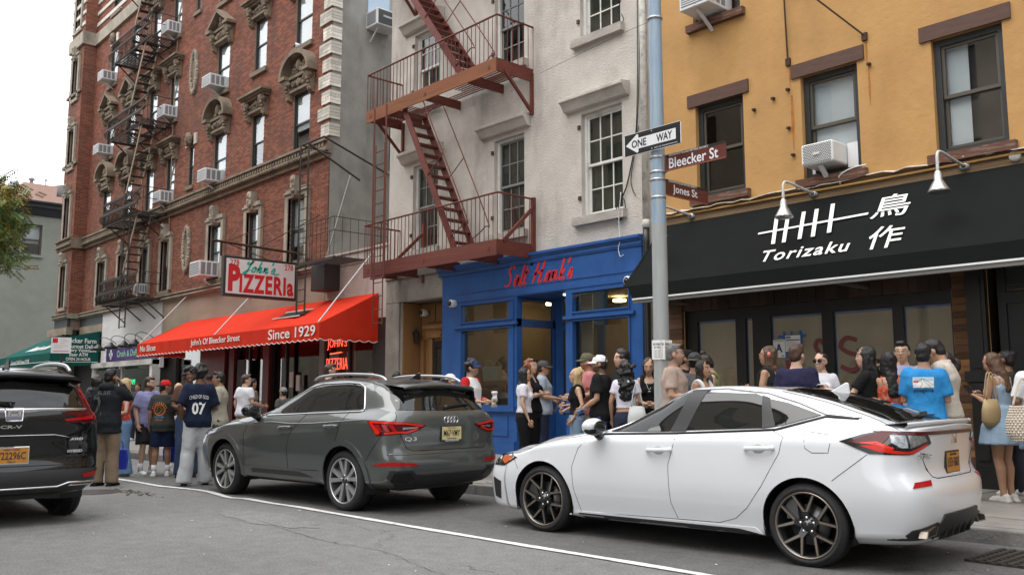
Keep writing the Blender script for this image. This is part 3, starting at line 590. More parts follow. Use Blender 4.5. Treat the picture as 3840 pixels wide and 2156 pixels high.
d = MB().box(-13.72, -13.5, yd, yd + .06, .14, 3.42).box(-12.5, -12.34, yd, yd + .06, .14, 3.42).box(-13.5, -12.5, yd, yd + .06, 2.72, 2.84).box(-13.5, -12.5, yd, yd + .06, .14, .95).build('shop_door', BLUE, WH)
piece('pane', DGLASS, d, -13.5, -12.5, yd + .02, yd + .03, .95, 2.72); piece('pane', DGLASS, d, -13.5, -12.5, yd + .02, yd + .03, 2.84, 3.42)
MB().lathe([(.001, -.012), (.07, -.012), (.07, 0)], (-12.75, Y0 + .4, 3.39), n=14).build('recess_light', mat('lit_downlight', (1, .93, .8), .5, emit=3), WH)
SIGNR = mat('red_sign_paint', (.6, .03, .035), .45)
brush("Salt Hank's", 2.02, .5, FRONT(-13.1, y - .006, 3.83), SIGNR, WH, 'painted_lettering', pen=.085)
# shop interior
TAUPE = mat('taupe_plaster', (.19, .155, .115), .9, var=.2, vs=1.5)
b = MB(); b.box(-18.2, -10.35, 16.6, 16.7, .1, 3.8); b.box(-18.2, -10.35, Y0 + .3, 16.6, 3.62, 3.7); b.box(-18.2, -10.35, Y0 + .2, 16.6, .05, .14); b.box(-16.1, -16.0, Y0 + .2, 16.6, .1, 3.62)
b.build('shop_interior', TAUPE, WH)
for x, yy in ((-14.6, 13.6), (-11.3, 13.4), (-15.2, 15), (-12.2, 15.2), (-13.6, 15.6)): MB().lathe([(.001, 0), (.15, 0), (.15, .05), (.001, .05)], (x, yy, 3.5), n=12).build('ceiling_lamp', mat('warm_lamp', (1, .72, .38), .5, emit=26), WH)
OAK = mat('oak_counter', (.34, .2, .09), .5, var=.2, vs=4, st=(.3, 3, 3))
piece('counter', OAK, WH, -15.5, -14.0, 12.72, 13.1, 1.58, 1.66); piece('curtain', mat('cream_curtain', (.5, .47, .4), .9, var=.2, vs=3, st=(12, 1, .2)), WH, -12.08, -11.78, 12.72, 12.74, 1.1, 3.3)
# ---------------------------------------------------------------- yellow stucco house with the black awning
YEL = mat('yellow_ochre_stucco', (.45, .25, .085), .8, var=.13, vs=1.1, bump=.45, bs=9, stain=(.36, .19, .055), ss=.9, streak=.4)
BROWN = mat('brown_lintel_paint', (.088, .042, .028), .75, var=.2, vs=5, bump=.3, bs=20)
BRS = mat('peeling_brown_sill', (.115, .045, .024), .8, var=.3, vs=8, bump=.4, bs=25, stain=(.3, .24, .19), ss=5)
YH = thing('yellow_stucco_house', 'ochre yellow stucco house with brown lintels above the black awning', 'building', (-5, Y0, 0))
YW = [(-9.17, -8.2, 4.72, 6.36), (-7.14, -6.2, 4.68, 6.35), (-5.1, -4.16, 4.66, 6.33), (-9.17, -8.2, 7.84, 9.5), (-7.14, -6.2, 7.95, 9.6), (-5.1, -4.16, 7.95, 9.6), (-2.9, -1.9, 4.66, 6.33)]
b = MB(); wall_sheet(b, -10.05, 0, 3.1, 12.5, Y0, YW, .2); wall_sheet(b, -10.05, 0, .1, 3.1, Y0, [(-9.5, -5.02, .14, 2.78), (-4.55, -3.3, .14, 3.05)], .3, 0, 1); shell(b, -10.05, 0, 0, 12.5, Y0 + .02, 24)
b.build('stucco_wall', [YEL, mat('black_shop_paint', (.013, .013, .013), .45, var=.3)], YH, fix=False)
BLKW = mat('black_sash_paint', (.02, .022, .022), .45, var=.3, bump=.2); OLV = mat('olive_sash', (.075, .062, .045), .5)
for i, (a, c, e, f) in enumerate(YW):
    window(YH, a, c, e, f, rec=.12, fm=BLKW, sm=OLV if i < 3 else BLKW, fw=.09, gm=GLASS if i else DGLASS, left=(None, .99, .42, None, .5, .5, .5)[i], bm=mat('pale_shade', (.62, .64, .66), .8, var=.06), blind=(0, 0, 0, .6, 0, 0, .5)[i])  # left: pale sheets behind the glass stand in for bright reflections
    piece('lintel', BROWN, YH, a - .15, c + .12, Y0 - .035, Y0 + .1, f, f + .22); piece('sill', BRS, YH, a - .1, c + .1, Y0 - .1, Y0 + .12, e - .13, e)
piece('room_wall', mat('brown_room_wall', (.09, .07, .058), .9, var=.2), YH, -5.4, -3.9, 13.0, 13.05, 4.4, 6.6)
RUSTY = mat('rusty_iron', (.06, .03, .018), .8, .3, var=.4, vs=15)
for a, c in (((-7.33, Y0 - .03, 6.67), (-7.32, Y0 - .12, 8.6)), ((-6.05, Y0 - .03, 6.7), (-6.95, Y0 - .5, 7.75))): rod('anchor_rod', RUSTY, YH, a, c, .014); piece('anchor_plate', RUSTY, YH, a[0] - .04, a[0] + .04, Y0 - .04, Y0, a[2] - .08, a[2] + .04)
for x, z in ((-7.98, 6.0), (-7.62, 6.1), (-7.35, 6.18), (-6.0, 6.22), (-7.36, 5.55), (-7.3, 5.1)): piece('wall_hook', RUSTY, YH, x - .025, x + .025, Y0 - .06, Y0, z, z + .035)
RUSTST = mat('rust_streak', (.36, .13, .02), .8, var=.3, vs=6)
for x, z0, z1, wd in ((-7.3, 5.2, 6.1, .035), (-7.32, 6.2, 6.62, .02), (-6.02, 5.6, 6.2, .02), (-6.04, 6.25, 6.6, .02)):
    MB().prism([(x - wd / 2, z1), (x + wd / 2, z1), (x + wd, (z0 + z1) / 2), (x + wd * .2, z0), (x, z0), (x - wd * .7, (z0 * .6 + z1 * .4))], 'y', Y0 - .0025, Y0 + .01).build('rust_streak', RUSTST, YH)
b = MB(); b.tube(cat([(-9.9, Y0 - .04, 4.49), (-8, Y0 - .04, 4.48), (-6, Y0 - .04, 4.47), (-3.8, Y0 - .04, 4.48), (-.2, Y0 - .04, 4.48)]), .022, 6); b.build('conduit', YEL, YH)
b = MB(); q = random.Random(3); x = -10.0; pts = []
while x < -.2: pts.append((x, Y0 - .06 - q.uniform(0, .05), 4.545 + q.uniform(-.02, .02))); x += .16
for (p, r_) in zip(pts, pts[1:]): b.quad((p[0], Y0, p[2] + .03), (r_[0], Y0, r_[2] + .03), r_, p); b.quad(p, r_, (r_[0], r_[1], r_[2] - .012), (p[0], p[1], p[2] - .012))
b.build('flashing', mat('torn_flashing', (.55, .5, .43), .7, var=.3, vs=6, bump=.3), YH)
piece('dirty_band', mat('bare_masonry', (.2, .13, .07), .9, var=.4, vs=9, bump=.8, bs=30), YH, -10.04, 0, Y0 - .012, Y0 + .02, 4.3, 4.53)
# black shopfront under the awning: planks, papered windows, door
BLKS = mat('black_shop_paint', (.013, .013, .013), .45, var=.3); KRAFT = mat('brown_kraft_paper', (.36, .28, .18), .75, var=.14, vs=1.6, bump=.12, bs=6)
TAPE = mat('blue_tape', (.02, .12, .33), .6)
WOOD = [mat('reclaimed_plank_%s' % n, c, .75, var=.35, vs=6, bump=.3, bs=18, obj=.35, st=s) for n, c, s in (('dark', (.05, .028, .017), (4, 4, .4)), ('brown', (.12, .055, .025), (.4, 4, 5)), ('honey', (.24, .115, .04), (.4, 4, 5)))]
x = -9.5; q = random.Random(5)
while x < -5.02:
    wd = q.uniform(.13, .22); piece('plank', WOOD[0], YH, x, min(x + wd - .006, -5.01), Y0 - .03 - q.uniform(0, .012), Y0 + .05, 2.62 + .16, 3.12); x += wd
for xa, xb in ((-9.82, -9.52), (-5.0, -4.81)):
    z = .16
    while z < 3.05: h = q.uniform(.085, .1); piece('plank', WOOD[2 if q.random() < .3 else 1], YH, xa + q.uniform(0, .006), xb, Y0 - .05 - q.uniform(0, .012), Y0 + .02, z, z + h - .005); z += h
b = MB(); PAN = [(-9.29, -8.52), (-8.34, -8.2), (-7.87, -6.98), (-6.8, -5.88), (-5.73, -5.06)]; y = Y0 + .06
wall_sheet(b, -9.5, -5.02, .14, 2.78, y, [(a, c, .5, 2.6) for a, c in PAN], .06); b.build('shopfront_frame', BLKS, YH)
for i, (a, c) in enumerate(PAN):
    f = MB().box(a, c, y + .07, y + .075, .5, 2.6).build('papered_window', KRAFT, YH); piece('pane', GLASS, f, a, c, y + .04, y + .045, .5, 2.6)
    piece('tape', TAPE, f, a, c, y + .066, y + .069, 2.565, 2.6); piece('tape', TAPE, f, a, a + .018, y + .066, y + .069, .5, 2.56)
PAPER = mat('white_paper', (.72, .72, .7), .7); INK = mat('black_ink', (.012, .012, .014), .6); NAVY = mat('navy_ink', (.01, .035, .11), .6); REDS = mat('red_spray', (.17, .035, .035), .5, var=.2, vs=20)
t = thing('grade_card', 'white sanitation grade card with a big dark blue letter A on the papered window', 'notice', (-7.72, y + .03, 2.0))
piece('card', PAPER, t, -7.85, -7.64, y + .032, y + .036, 1.94, 2.22); letters('A', .12, .14, FRONT(-7.745, y + .03, 2.09), NAVY, t, bold=.03)
piece('rule', INK, t, -7.83, -7.66, y + .03, y + .033, 2.195, 2.203); letters('NYC', .05, .02, FRONT(-7.68, y + .03, 1.965), INK, t, bold=.02)
t = thing('permit_notice', 'white NYC permit sheet taped up with crossing blue tape strips', 'notice', (-7.42, y + .03, 2.1))
for a in ((-7.76, -7.27, 2.25, 2.29), (-7.67, -7.63, 2.2, 2.35), (-7.54, -7.5, 2.2, 2.35), (-7.38, -7.34, 1.99, 2.35), (-7.66, -7.6, 1.93, 2.1)): piece('tape', TAPE, t, a[0], a[1], y + .034, y + .037, a[2], a[3])
piece('sheet', PAPER, t, -7.63, -7.37, y + .03, y + .033, 2.03, 2.28); letters('NYC', .09, .036, FRONT(-7.575, y + .028, 2.25), INK, t, bold=.05); piece('band', INK, t, -7.62, -7.38, y + .028, y + .03, 2.2, 2.215)
for k in range(7): piece('print_line', mat('grey_print', (.3, .3, .3), .7), t, -7.61, -7.45 + .05 * (k % 2), y + .028, y + .03, 2.05 + k * .02, 2.056 + k * .02)
t = thing('red_graffiti', 'red spray painted letters across two papered windows', 'graffiti', (-6.6, y + .03, 1.9))
for pts in ([(-7.02, 1.92), (-7.12, 2.1), (-7.05, 2.18), (-6.95, 2.06), (-6.98, 1.9), (-7.05, 1.8)], [(-6.45, 2.16), (-6.62, 2.2), (-6.72, 2.08), (-6.6, 1.98), (-6.44, 1.92), (-6.42, 1.8), (-6.55, 1.72), (-6.72, 1.78)], [(-7.62, 1.9), (-7.58, 1.74), (-7.5, 1.9), (-7.45, 1.72)]):
    b = MB(); c = cat([(p[0], y + .036, p[1]) for p in pts], 5); ws = []
    for i, p in enumerate(c):
        d = (c[min(i + 1, len(c) - 1)] - c[max(i - 1, 0)]).normalized(); n = Vector((-d.z, 0, d.x)); ws += [p + n * .035, p - n * .03]
    b.add(ws, [(i, i + 1, i + 3, i + 2) for i in range(0, len(ws) - 2, 2)]); b.build('stroke', REDS, t)
b = MB(); b.box(-4.8, -4.56, Y0 - .1, Y0, .14, 3.1); b.box(-4.75, -4.61, Y0 - .12, Y0 - .1, .5, 1.5); b.box(-4.75, -4.61, Y0 - .12, Y0 - .1, 1.7, 2.9); b.box(-4.86, -4.5, Y0 - .15, Y0, .14, .4); b.box(-4.86, -4.5, Y0 - .13, Y0, 1.52, 1.66); b.build('black_pilaster', BLKS, YH)
yd = Y0 + .24; d = MB().box(-4.5, -4.4, yd - .06, yd, .14, 3.05).box(-4.4, -3.3, yd - .06, yd, 2.55, 2.7).box(-4.4, -3.3, yd - .02, yd + .03, .14, 2.55).build('house_door', BLKS, YH)
piece('pane', DGLASS, d, -4.22, -3.5, yd - .03, yd - .025, 1.1, 2.2); piece('transom_pane', GLASS, d, -4.4, -3.3, yd - .04, yd - .035, 2.72, 3.04); piece('transom_back', mat('dim_transom', (.08, .08, .075), .8), d, -4.4, -3.3, yd - .01, yd, 2.72, 3.04)
letters('282', .3, .17, FRONT(-4.02, yd - .035, 2.36), mat('brass_numerals', (.25, .2, .11), .4, .8), d, 'house_number')
# ---------------------------------------------------------------- low link building behind the pizzeria awning
LK = thing('pizzeria_annex', 'low white stuccoed pizzeria annex squeezed between brick tenement and white house', 'building', (-20.1, Y0, 0))
LINKW = mat('stained_white_stucco', (.46, .41, .365), .9, var=.12, vs=2, bump=.5, bs=20, stain=(.2, .16, .13), ss=1.1, streak=.4)
b = MB(); wall_sheet(b, -21.58, -18.62, 3.3, 5.1, Y0 - .02, [], .1); b.box(-21.58, -18.62, Y0, 15, 5.0, 5.1); b.box(-21.6, -18.6, Y0 - .06, Y0 + .1, 5.1, 5.16); b.box(-21.58, -18.62, Y0 + .3, Y0 + .4, .14, 3.3); b.build('stucco_wall', LINKW, LK)
b = MB(); b.box(-19.2, -18.62, Y0 - .02, Y0 + .3, .14, 3.3); b.box(-21.58, -21.5, Y0 - .02, Y0 + .3, .14, 3.3); b.box(-21.5, -19.2, Y0 - .02, Y0 + .1, .14, 1.0); b.box(-20.36, -20.28, Y0 - .02, Y0 + .06, 1.0, 3.3); b.build('shop_frame', mat('black_shopfront'), LK)
piece('pane', DGLASS, LK, -21.5, -20.36, Y0 + .04, Y0 + .05, 1, 3.3); piece('pane', DGLASS, LK, -20.28, -19.2, Y0 + .04, Y0 + .05, 1, 3.3)
STRP = mat('red_white_curtain', (.16, .03, .025), .9, var=.6, vs=3, st=(14, 1, .1)); piece('curtain', STRP, LK, -20.2, -19.25, Y0 + .12, Y0 + .13, 1, 2.9)
NEON = mat('red_neon', (1, .08, .04), .5, emit=1.6)
t = thing('neon_sign', 'glowing red neon pizzeria sign in the window under the red awning', 'neon sign', (-20.95, Y0 + .02, 2.4))
letters("JOHN'S", .98, .28, FRONT(-20.97, Y0 + .01, 2.72), NEON, t, 'neon_lettering', bold=-.022); letters('PIZZERIA', 1.06, .3, FRONT(-20.95, Y0 + .01, 2.2), NEON, t, 'neon_lettering', bold=-.022); rod('neon_tube', NEON, t, (-21.3, Y0 + .01, 2.47), (-20.75, Y0 + .01, 2.5), .014)
letters('ALBA', .5, .17, FRONT(-20.8, Y0 + .01, 1.82), mat('etched_letters', (.35, .33, .3), .6), t, 'window_lettering')
# red doors, menus inside the red building's shop strip
PZ = RED; REDP = mat('dark_red_paint', (.13, .014, .012), .5, var=.25)
for a, c in ((-30.2, -28.3), (-25.6, -25.2), (-27.95, -27.6)): piece('red_panel', REDP, PZ, a, c, Y0 + .2, Y0 + .29, .14, 3.3)
for a, c, e, f in ((-32.6, -30.5, .6, 3.2), (-27.6, -25.6, .6, 3.2), (-25.2, -21.9, .95, 3.25)): piece('shop_pane', DGLASS, PZ, a, c, Y0 + .4, Y0 + .41, e, f)
piece('door_frame', BLKS, PZ, -26.6, -26.5, Y0 + .22, Y0 + .3, .14, 3.2); piece('door_frame', BLKS, PZ, -24.2, -24.1, Y0 + .2, Y0 + .3, .14, 3.2); piece('menu_board', mat('chalkboard', (.03, .035, .034), .6), PZ, -27.3, -26.7, Y0 + .18, Y0 + .2, 1.5, 2.5)
for x, z in ((-24.0, 1.6), (-23.6, 1.5), (-22.2, 1.7)): piece('menu_sheet', PAPER, PZ, x, x + .2, Y0 + .26, Y0 + .29, z, z + .45)
# ice-cream shop front and lamps
t = thing('white_shop_window', 'white framed shop window with a purple sign under gooseneck lamps', 'shopfront', (-37, Y0 - .2, 0))
yy = Y0 - .3
b = MB(); b.box(-40.1, -39.85, yy, Y0, .14, 2.7); b.box(-33.55, -33.3, yy, Y0, .14, 2.7); b.box(-40.1, -33.3, yy - .05, Y0, 2.52, 2.72); b.box(-39.85, -33.55, yy, Y0, .14, .6); b.box(-36.8, -36.7, yy, Y0 - .1, .6, 2.52); b.build('frame', mat('white_paint'), t)
piece('pane', DGLASS, t, -39.85, -36.8, Y0 - .2, Y0 - .19, .6, 2.52); piece('pane', DGLASS, t, -36.7, -33.55, Y0 - .2, Y0 - .19, .6, 2.52)
PURP = mat('purple_sign', (.06, .022, .16), .5); piece('sign_board', PURP, t, -38.9, -33.4, Y0 - .14, Y0 - .06, 2.76, 3.28)
letters('Crush & Dolley', 2.6, .34, FRONT(-36.3, Y0 - .145, 3.0), mat('mint_letters', (.3, .62, .42), .6), t, bold=.02); b = MB()
for k in range(4): b.ell((-38.3 + .13 * math.cos(k * 1.57), Y0 - .15, 3.02 + .13 * math.sin(k * 1.57)), (.09, .02, .09), 8, 5)
b.build('clover', mat('pale_mint', (.55, .7, .62), .6), t); letters('ICE CREAM', 1.5, .2, FRONT(-36.0, Y0 - .21, 1.9), mat('green_neon', (.02, .6, .2), .5, emit=.8), t, 'neon_lettering')
# ---------------------------------------------------------------- far buildings on the cross street
GB = thing('grey_painted_building', 'grey green painted building with black cornice beyond the brick tenement', 'building', (-60, 14, 0))
SAGE = mat('sage_grey_paint', (.24, .25, .215), .85, var=.1, vs=.8, bump=.1, bs=10, stain=(.19, .2, .17), ss=.5, st=(1, 1, 1))
h = (13.95, 15.05, 9.95, 11.85); b = MB()
ys = [2, h[0], h[1], 30]; zs = [0, h[2], h[3], 12.4]
for a, c in zip(ys, ys[1:]):
    for e, f in zip(zs, zs[1:]):
        if not (a == h[0] and e == h[2]): b.box(-60.4, -60, a, c, e, f)
b.box(-75, -60.4, 2, 2.4, 0, 12.4); b.box(-75, -60.4, 2.4, 30, 12.2, 12.4); b.box(-75, -74.6, 2.4, 30, 0, 12.2); b.build('painted_wall', SAGE, GB, fix=False)
f = MB().box(-60.3, -60.1, h[0], h[0] + .09, h[2], h[3]).box(-60.3, -60.1, h[1] - .09, h[1], h[2], h[3]).box(-60.3, -60.1, h[0] + .09, h[1] - .09, h[3] - .1, h[3]).box(-60.3, -60.1, h[0] + .09, h[1] - .09, h[2], h[2] + .1).box(-60.25, -60.15, h[0] + .09, h[1] - .09, 10.85, 10.95).build('window', mat('brown_sash', (.09, .07, .055), .6), GB)
piece('pane', GLASS, f, -60.2, -60.19, h[0], h[1], h[2], h[3]); piece('blind', BLIND, f, -60.36, -60.34, h[0], h[1], 10.7, h[3]); piece('sill', SAGE, GB, -60.1, -59.85, h[0] - .1, h[1] + .1, h[2] - .15, h[2])
MB().prism([(-60, 12.4), (-59.85, 12.42), (-59.6, 12.75), (-59.4, 12.85), (-59.4, 13.05), (-59.2, 13.1), (-59.2, 13.2), (-60.4, 13.3)], 'y', 1.6, 30).build('cornice', mat('black_cornice', (.02, .023, .026), .6, var=.2), GB)
PINK = mat('pink_render', (.46, .29, .24), .85, var=.06)
PB = thing('pink_penthouse', 'pink rendered penthouse with vents peeking above the black cornice', 'building', (-66, 15, 13.3))
MB().box(-70, -66, 14.0, 15.2, 13.3, 15.2).box(-70, -66, 15.2, 17.3, 13.3, 15.7).box(-70, -66, 17.3, 30, 13.3, 15.0).build('rendered_wall', PINK, PB)
for x, yy, r, h_ in ((-66.5, 15.8, .2, .5), (-66.5, 16.7, .06, .6)): MB().lathe([(r * .6, 15.7), (r * .6, 15.7 + h_ * .6), (r, 15.7 + h_ * .6), (r * 1.1, 15.7 + h_ * .8), (r * .3, 15.7 + h_)], (x, yy, 0), n=10).build('roof_vent', mat('zinc', (.25, .26, .27), .5, .6), PB)
MB().lathe([(.9, 15.0), (.9, 16.0), (.1, 16.25)], (-67.5, 18.3, 0), n=16).build('roof_tank', mat('dark_tank', (.07, .07, .07), .6), PB); MB().lathe([(.3, 15.2), (.3, 15.75), (.05, 15.8)], (-66.6, 14.8, 0), n=14).build('roof_tank', mat('zinc'), PB)
for k in range(6): rod('railing_post', mat('zinc'), PB, (-66.2, 12.9 + k * .4, 15.2), (-66.2, 12.9 + k * .4, 15.95), .02)
rod('railing', mat('zinc'), PB, (-66.2, 12.9, 15.95), (-66.2, 14.9, 15.95), .02); MB().box(-70, -66.1, 12.6, 14.0, 13.3, 15.0).build('parapet', PINK, PB)
# ---------------------------------------------------------------- houses across the street, behind the viewer (seen in reflections)
OPP = mat('tan_brick_wall', (.36, .31, .25), .85, var=.15, vs=1.5, bump=.2)
for x0, x1, h_, lab in ((-60, -9.5, 20, 'long tan brick corner building across the street with rows of sash windows'), (4.5, 40, 19, 'tan brick corner building across the side street')):
    t = thing('corner_building', lab, 'building', ((x0 + x1) / 2, -8, 0)); b = MB(); hs = []
    x = x0 + 1
    while x < x1 - 2:
        hs += [(x, x + 1.1, z, z + 1.9) for z in (4.6, 8.0) + (11.2, 14.4)]; x += 2.6
    wall_sheet(b, -x1, -x0, 0, h_, 0, [(-a[1], -a[0], a[2], a[3]) for a in hs], .2); b.v = [(-v[0], -5.5 - v[1], v[2]) for v in b.v]
    b.box(x0, x1, -20, -19.7, 0, h_); b.box(x0, x0 + .3, -19.7, -5.72, 0, h_); b.box(x1 - .3, x1, -19.7, -5.72, 0, h_); b.box(x0, x1, -19.7, -5.72, h_ - .3, h_); b.build('brick_wall', OPP, t, fix=False)
    MB().box(x0 - .2, x1 + .2, -5.7, -5.0, h_, h_ + .6).build('cornice', mat('black_cornice'), t)
    for a in hs: piece('window', mat('dark_pane', (.03, .035, .04), .08), t, a[0], a[1], -5.68, -5.62, a[2], a[3])
for x0, x1, y0, y1, h_, lab in ((.05, 26, 12.6, 24, 14, 'plain tan brick house next to the yellow stucco house'), (62, 75, -20, 30, 16, 'tan brick block closing the far end of the street')):  # out-of-view blocks added so the car bodies reflect something darker
    t = thing('brick_house', lab, 'building', ((x0 + x1) / 2, (y0 + y1) / 2, 0)); MB().box(x0, x1, y0, y1, 0, h_).build('brick_wall', OPP, t)
    for k in range(7):
        for z in (4.6, 8.0): piece('window', mat('dark_pane'), t, *((x0 + 1.5 + k * 3.4, x0 + 2.7 + k * 3.4, y0 - .03, y0 + .05) if x0 < 1 else (x0 - .03, x0 + .05, y0 + 3 + k * 6, y0 + 4.3 + k * 6)), z, z + 1.9)
kind(MB().box(-60, -9.5, -5.5, -1.9, .0, .13).box(4.5, 40, -5.5, -1.9, .0, .13).build('far_pavement', CONC))

# ================================================================ AWNINGS
def sag(b, X0, X1, a, c, n=14, m=0, amp=.02):
    """stretched awning cloth between line a and line c (both (y,z)), slightly slack"""
    k = 6; vs = []
    for i in range(n + 1):
        for j in range(k + 1):
            t = j / k; s = -amp * math.sin(math.pi * t) * (.6 + .4 * math.sin(i * 1.9)); vs.append((X0 + (X1 - X0) * i / n, a[0] + (c[0] - a[0]) * t, a[1] + (c[1] - a[1]) * t + s))
    return b.add(vs, [(i * (k + 1) + j, i * (k + 1) + j + 1, (i + 1) * (k + 1) + j + 1, (i + 1) * (k + 1) + j) for i in range(n) for j in range(k)], m, True)
def cloth(name, col, var=.08):
    m = mat(name, col, .85, var=var, vs=2.2, bump=.15, bs=120, spec=.12); t = m.node_tree; b = t.nodes['Principled BSDF']; o = t.nodes['Material Output']
    tl = t.nodes.new('ShaderNodeBsdfTranslucent'); tl.inputs[0].default_value = (*col, 1); x = t.nodes.new('ShaderNodeMixShader'); x.inputs[0].default_value = .14
    t.links.new(b.outputs[0], x.inputs[1]); t.links.new(tl.outputs[0], x.inputs[2]); t.links.new(x.outputs[0], o.inputs[0]); return m
REDC = cloth('red_awning_cloth', (.68, .042, .018)); WHT = mat('white_lettering', (.78, .78, .76), .6)
A0, A1, AY = -30.95, -18.95, 10.9
t = thing('red_awning', 'long red canvas awning with scalloped edge along the pizzeria front', 'awning', (-25, Y0, 3))
b = sag(MB(), A0, A1, (Y0 - .04, 3.93), (AY, 3.08), 30, amp=.05); b.build('canopy', REDC, t, fix=False)
for x in (A0, A1):
    b = MB(); P = [(Y0 - .04, 3.92), (AY, 3.07), (AY, 2.76), (Y0 - .04, 2.76)]; b.prism(P, 'x', x - .006, x + .006)
    n = 56; y0, y1 = AY, Y0 - .04; vs = []
    for i in range(n + 1): yy = y0 + (y1 - y0) * i / n; vs += [(x, yy, 2.76), (x, yy, 2.66 + .045 * (1 - abs(math.sin(yy * 11.5))))]
    b.add(vs, [(2 * i, 2 * i + 1, 2 * i + 3, 2 * i + 2) for i in range(n)]); b.build('end_panel', REDC, t)
    MB().tube([(x + .006, y0 + (y1 - y0) * i / n, 2.66 + .045 * (1 - abs(math.sin((y0 + (y1 - y0) * i / n) * 11.5)))) for i in range(n + 1)], .009, 5).build('piping', WHT, t)
b = MB(); n = 420; vs = []
for i in range(n + 1):
    x = A0 + (A1 - A0) * i / n; vs += [(x, AY, 3.08), (x, AY - .012 * math.sin(x * 9), 2.76), (x, AY - .012 * math.sin(x * 9), 2.66 + .045 * (1 - abs(math.sin(x * 11.5))))]
b.add(vs, [(3 * i + j, 3 * i + j + 1, 3 * i + j + 4, 3 * i + j + 3) for i in range(n) for j in range(2)]); b.build('valance', REDC, t, fix=False)
MB().tube([(A0 + (A1 - A0) * i / n, AY - .014, 2.66 + .045 * (1 - abs(math.sin((A0 + (A1 - A0) * i / n) * 11.5)))) for i in range(n + 1)], .009, 5).build('piping', WHT, t)
for s, x0, x1, h in (('No Slices', -30.6, -29.25, .2), ("John's Of Bleecker Street", -26.45, -23.15, .24), ('Since 1929', -21.5, -19.1, .26)): letters(s, x1 - x0, h, FRONT((x0 + x1) / 2, AY - .022, 2.91), WHT, t, bold=.008)
for a, c in (((-30.9, Y0, 4.95), (-30.75, AY, 3.09)), ((-26.17, Y0, 4.45), (-24.85, AY, 3.09)), ((-19.2, Y0, 5.08), (-19.0, AY, 3.1))): rod('stay_rod', mat('white_rod', (.6, .6, .6), .5), t, a, c, .018)
b = MB(); P0, P1 = (11.95, 3.62), (11.55, 3.42)
b.add([(-22.5, P0[0], P0[1]), (-21.2, P0[0], P0[1]), (-21.2, P1[0], P1[1]), (-22.5, P1[0], P1[1])], [(0, 1, 2, 3)]); b.build('ladder_slot', DARK, t)
for q in (P0, P1): rod('slot_rail', mat('white_rod'), t, (-22.6, q[0], q[1] + .01), (-21.1, q[0], q[1] + .01), .02)
GRN = cloth('green_awning_cloth', (.012, .1, .085)); t = thing('green_awning', 'dark green deli awning wrapped round the far corner of the brick tenement', 'awning', (-43, Y0, 3))
GX = -40.05; prof = [(12.55, 4.1), (11.2, 3.78), (10.63, 3.15), (10.6, 2.55), (12.5, 2.66)]
b = sag(MB(), -48.4, GX, prof[0], (10.66, 3.12), 12); b.build('canopy', GRN, t, fix=False)
b = MB(); b.quad((-48.4, 10.64, 3.13), (GX, 10.64, 3.13), (GX, 10.62, 2.56), (-48.4, 10.62, 2.56)); b.build('valance', GRN, t)
b = MB(); b.prism(prof, 'x', GX - .01, GX); b.build('end_panel', GRN, t); rod('piping', WHT, t, (GX + .01, 10.6, 2.75), (GX + .01, 12.5, 2.78), .012); rod('piping', WHT, t, (-48, 10.61, 2.78), (GX, 10.61, 2.76), .012)
for s, wd, h, z in (('Bleecker Farm', 1.36, .2, 3.66), ('Gourmet Deli', 1.1, .17, 3.42), ('Grocery Vegetable', 1.4, .17, 3.24), ('Beer ATM', .72, .15, 3.08), ('OPEN 24 HOUR', .98, .13, 2.89)): letters(s, wd, h, SIDE(GX + .015, 11.72, z), WHT, t, bold=.02)
letters('Bleecker Farm', 3.2, .55, plane_M((-44.3, 11.35, 3.5), (1, 0, 0), (0, 1.9, .98)), WHT, t, bold=.03, shear=.3); letters('Gourmet Deli & Flowers 24 HR', 3.0, .18, FRONT(-44.6, 10.61, 2.86), WHT, t)
BLKC = cloth('black_awning_cloth', (.009, .0105, .01), .15)
t = thing('black_awning', 'black canvas awning with white restaurant lettering below the yellow house', 'awning', (-5, Y0, 3.5))
B0, B1 = -9.95, -.4; T0, T1 = (Y0 - .03, 4.34), (11.5, 3.17)
b = sag(MB(), B0, B1, T0, T1, 20, amp=.028); b.build('canopy', BLKC, t, fix=False)
MB().quad((B0 + .1, 11.5, 3.17), (B1, 11.5, 3.17), (B1, 11.49, 2.95), (B0 + .22, 11.49, 2.95)).build('valance', BLKC, t)
b = MB(); b.add([(B0, *T0), (B0 + .1, *T1), (B0 + .22, 11.49, 2.95), (B0 + .05, Y0 - .03, 2.95)], [(0, 1, 2, 3)]); b.add([(B1, *T0), (B1, *T1), (B1, 11.49, 2.95), (B1, Y0 - .03, 2.95)], [(0, 1, 2, 3)]); b.build('end_panel', BLKC, t)
piece('light_strip', mat('white_edge_strip', (.75, .75, .74), .4), t, B0 + .22, B1, 11.475, 11.495, 2.925, 2.95); piece('frame_bar', mat('grey_metal', (.22, .22, .21), .5, .5), t, B0 + .22, B1, 11.5, 11.58, 2.87, 2.925)
for x in (-9.4, -6.2, -3): piece('frame_arm', mat('grey_metal'), t, x, x + .04, 11.58, Y0, 2.88, 2.92)
n_ = Vector((0, -(T0[1] - T1[1]), T0[0] - T1[0])).normalized()
def on_slope(x, z, lift=.012):
    k = (z - T1[1]) / (T0[1] - T1[1]); return (x + n_.x * lift, T1[0] + (T0[0] - T1[0]) * k + n_.y * lift, z + n_.z * lift)
UP = (0, T0[0] - T1[0], T0[1] - T1[1])
b = MB(); a, c = Vector(on_slope(-7.68, 3.84)), Vector(on_slope(-5.92, 3.9)); up = Vector(UP).normalized() * .02
b.add([a - up, c - up * 1.2, c + up * 1.2, a + up], [(0, 1, 2, 3)])
